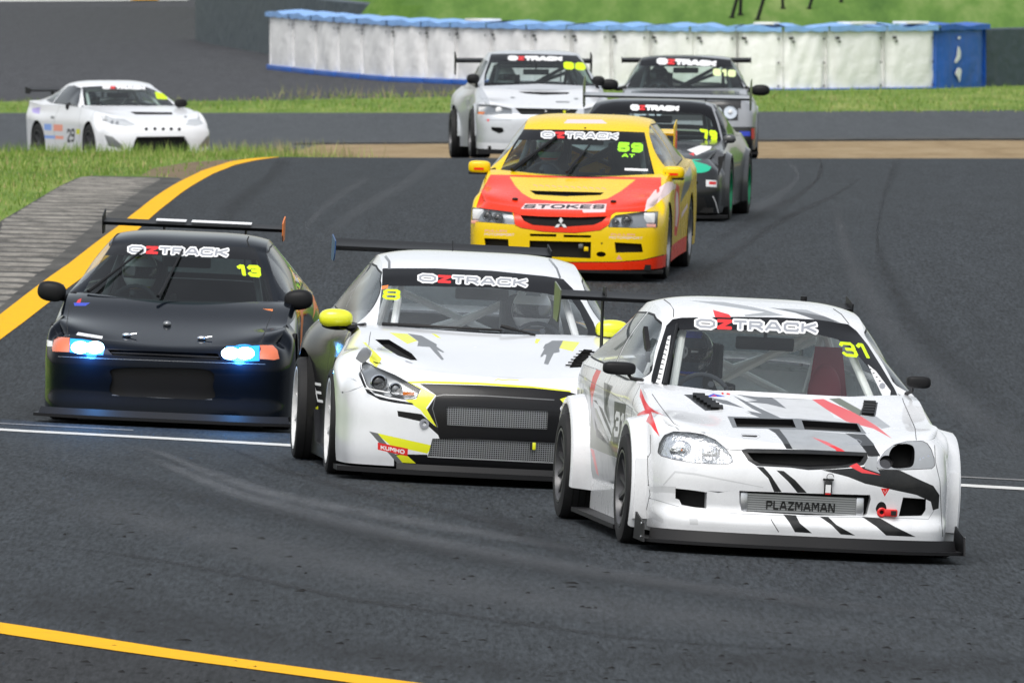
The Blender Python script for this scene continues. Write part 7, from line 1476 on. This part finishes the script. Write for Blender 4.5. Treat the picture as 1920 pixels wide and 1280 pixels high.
c.part('underbody').box((0, .8, .11), (1.5, 3.0, .05), 'void'); s_ = c.part('front_splitter'); out = [(.9 * t, -.92 + .30 * abs(t)**3) for t in np.linspace(-1, 1, 21)]; s_.prism(out + [(.88, -.4), (-.88, -.4)], .03, .06, 'satin_black', 'Z')
c.mirror_(1, (.80, .78, .80), (.13, .1, .09), 'p79g', (.73, .74, .78)); c.mirror_(-1, (-.80, .78, .80), (.13, .1, .09), 'p79g', (-.73, .74, .78))
l = c.Mi @ W(1250, 181, F / 185 + 2.9); c.wing(2.75, l.z, .86, .22, 'p818', ep_h=(.18, -.13), mounts=(.4,), base_z=.80, ep_col='p31o')
c.interior(zf=.28, dash=.72, wd=.64, y0=.6, y1=1.9, ztop=1.09, wt=.48, yb=1.45, cage='cage_dark', cross=False)
C79.done(); driver(C79, 'driver of the low black car 79 in a dark helmet', ('suit_dark', 'visor', 'suit_dark'), 'suit_dark', yb=1.42, zf=.28, hz=.90)
# ================================================================== 29
mat('p29', (.78, .79, .81), .25, coat=.6, dirt=.04); mat('lamp_pale', (.5, .52, .54), .15, coat=1); mat('window_black', (.012, .014, .016), .1, coat=.3); mat('p29l', (.45, .38, .75), .4)
sp29 = dict(wb=2.57, ye=3.38, rows=[
    (.11, .11, .12, .14, .16, .2, -.86, .42, .86, .85, .87), (.18, .18, .22, .25, .27, .3, -.88, .42, .87, .852, .875), (.32, .32, .38, .42, .44, .5, -.90, .44, .88, .856, .885), (.46, .46, .52, .58, .6, .64, -.90, .44, .885, .86, .89),
    (.56, .57, .68, .70, .73, .78, -.87, .44, .88, .855, .89), (.62, .65, .79, .80, .82, .9, -.82, .44, .83, .83, .85), (.65, .71, .83, .88, .92, .98, -.75, .44, .79, .81, .84)],
    deck=[(-.75, .66), (-.4, .77), (0, .85), (.4, .90), (.6, .93), (3.4, 1.0)], crown=2.2,
    top=[(.42, .895, .74, .22, .03), (.85, 1.09, .66, .18, .03), (1.2, 1.22, .575, .13, .04), (1.35, 1.255, .57, .1, .05), (1.7, 1.29, .56, .05, .06), (2.1, 1.265, .54, .02, .06), (2.6, 1.14, .53, 0, .05), (3.1, 1.0, .58, 0, .04)])
C29 = Car(29, 'race_car', 'white coupe numbered 29 half hidden behind the grass verge', 'race car', sp29)
c = C29; c.shell('p29', .06); S5 = zz(30, 140, 5.189); Bd = c.body; D = c.deck; c.arches(.36, .325, [0, 2.57], inner=.33)
D.reg([(-.6, -.7), (.6, -.7), (.66, .42), (-.66, .42)], part='hood', mode='top'); D.reg(S5((1105, 362), (1520, 368), (1522, 390), (1165, 390)), part='hood', recess=(.03, (0, .3, -1), 'black', 'void')); D.reg(ring(*S5((1650, 412))[0], 3, 2, 10), 'lamp_grey')
for q in ((1268, 530), (1352, 528), (1432, 530), (1510, 530), (1588, 533)): Bd.reg(ring(*S5(q)[0], 3.2, 3.2, 14), part='front_bumper', recess=(.04, (0, 1, 0), 'black', 'void'))
Bd.reg(S5((1175, 605), (1640, 600), (1690, 690), (1690, 770), (1120, 770), (1150, 660)), part='front_bumper', recess=(.07, (0, 1, 0), 'p29', 'void')); Bd.reg(S5((860, 588), (940, 605), (1035, 690), (1040, 720), (900, 700)), 'lamp_grey', mirror=True)
hh = S5((868, 398), (940, 428), (1050, 438), (1168, 492), (1060, 502), (930, 482), (868, 440))
for sf in (Bd, D):
    sf.reg(hh, 'lamp_pale', part='headlight#l', mirror=True); sf.line(hh + hh[:1], .8, 'lamp_grey')
    for q in ((935, 462), (985, 470)): sf.reg(ring(*S5(q)[0], 3.2, 3, 10), 'lamp_grey', part='headlight#l')
Bd.reg(ring(*S5((990, 545))[0], 2.5, 2, 8), 'lamp_grey')
for md in ('R', 'L'): Bd.reg([(.5, .2), (.5, .65), (.6, .9), (1.65, .93), (1.8, .6), (1.7, .2)], part='door#' + md, mode=md); Bd.line([(.5, .2), (.5, .65), (.6, .9)], .012, 'lamp_grey', mode=md); Bd.line([(1.65, .93), (1.8, .6), (1.7, .2)], .012, 'lamp_grey', mode=md)
mat('s29b', (.25, .4, .8), .4); mat('s29r', (.85, .35, .25), .4)
Bd.reg(S5((275, 478), (345, 482), (345, 545), (275, 540)), 's29b'); Bd.reg(S5((365, 484), (455, 488), (455, 552), (365, 548)), 's29r'); Bd.reg(S5((270, 590), (380, 595), (380, 625), (270, 620)), 's29b'); Bd.reg(S5((382, 595), (462, 600), (462, 630), (382, 625)), 's29r'); Bd.reg(S5((585, 530), (622, 530), (622, 580), (585, 582)), 'p8y'); Bd.reg(S5((155, 330), (235, 318), (230, 385), (160, 370)), 'p29l')
Bd.text('29', S5((495, 530), (572, 526), (568, 656), (500, 662)), 'ink_black', tt=.2); Bd.reg(ring(*S5((355, 418))[0], 4, 3, 10), 'lamp_grey')
c.top.reg(S5((642, 122), (840, 112), (1262, 120), (1345, 150), (1450, 212), (1545, 307), (665, 302)), 'banner', part='windscreen'); c.top.reg(S5((652, 130), (840, 122), (1255, 130), (1335, 160), (1440, 222), (1525, 302), (672, 297)), 'glass_mid', part='windscreen')
oztrack(c.top, S5((840, 106), (1260, 120), (1260, 148), (840, 140)), detail=False); c.top.reg(S5((1350, 168), (1462, 188), (1476, 242), (1370, 236)), 'neon'); c.top.reg([(-.46, 2.5), (.46, 2.5), (.5, 3.0), (-.5, 3.0)], 'glass_clear', part='rear_window', mode='top')
side_glass(c, [[(.78, .91), (1.05, 1.05), (1.3, 1.17), (1.6, 1.205), (1.9, 1.19), (1.98, .95)]], gl='window_black'); side_glass(c, [[(2.04, .95), (1.98, 1.18), (2.25, 1.12), (2.5, 1.0)]], gl='glass_side')
for sg in (1, -1): c.wheel(sg, 0, .32, .885, .225, col='black_wheel', nsp=8); c.wheel(sg, 2.57, .32, .89, .225, col='black_wheel', nsp=8)
c.part('underbody').box((0, .9, .13), (1.5, 3.2, .05), 'void')
c.mirror_(1, c.Mi @ W(339, 194, F / 125 + .5), (.2, .12, .13), 'satin_black', (.75, .7, .90)); c.mirror_(-1, c.Mi @ W(135, 200, F / 125 + .9), (.2, .12, .13), 'satin_black', (-.75, .7, .90))
c.wing(3.2, 1.14, .78, .24, 'satin_black', ep_h=(.03, -.06), mounts=(.4,), base_z=.98)
c.interior(zf=.34, dash=.84, wd=.66, y0=.6, y1=2.6, ztop=1.19, wt=.46, yb=1.7, cage='cage_white')
C29.done(); driver(C29, 'driver of the distant white car 29, dim behind its windscreen', ('suit_blue', 'visor', 'suit_blue'), 'suit_dark', yb=1.66, zf=.34, hz=1.0)
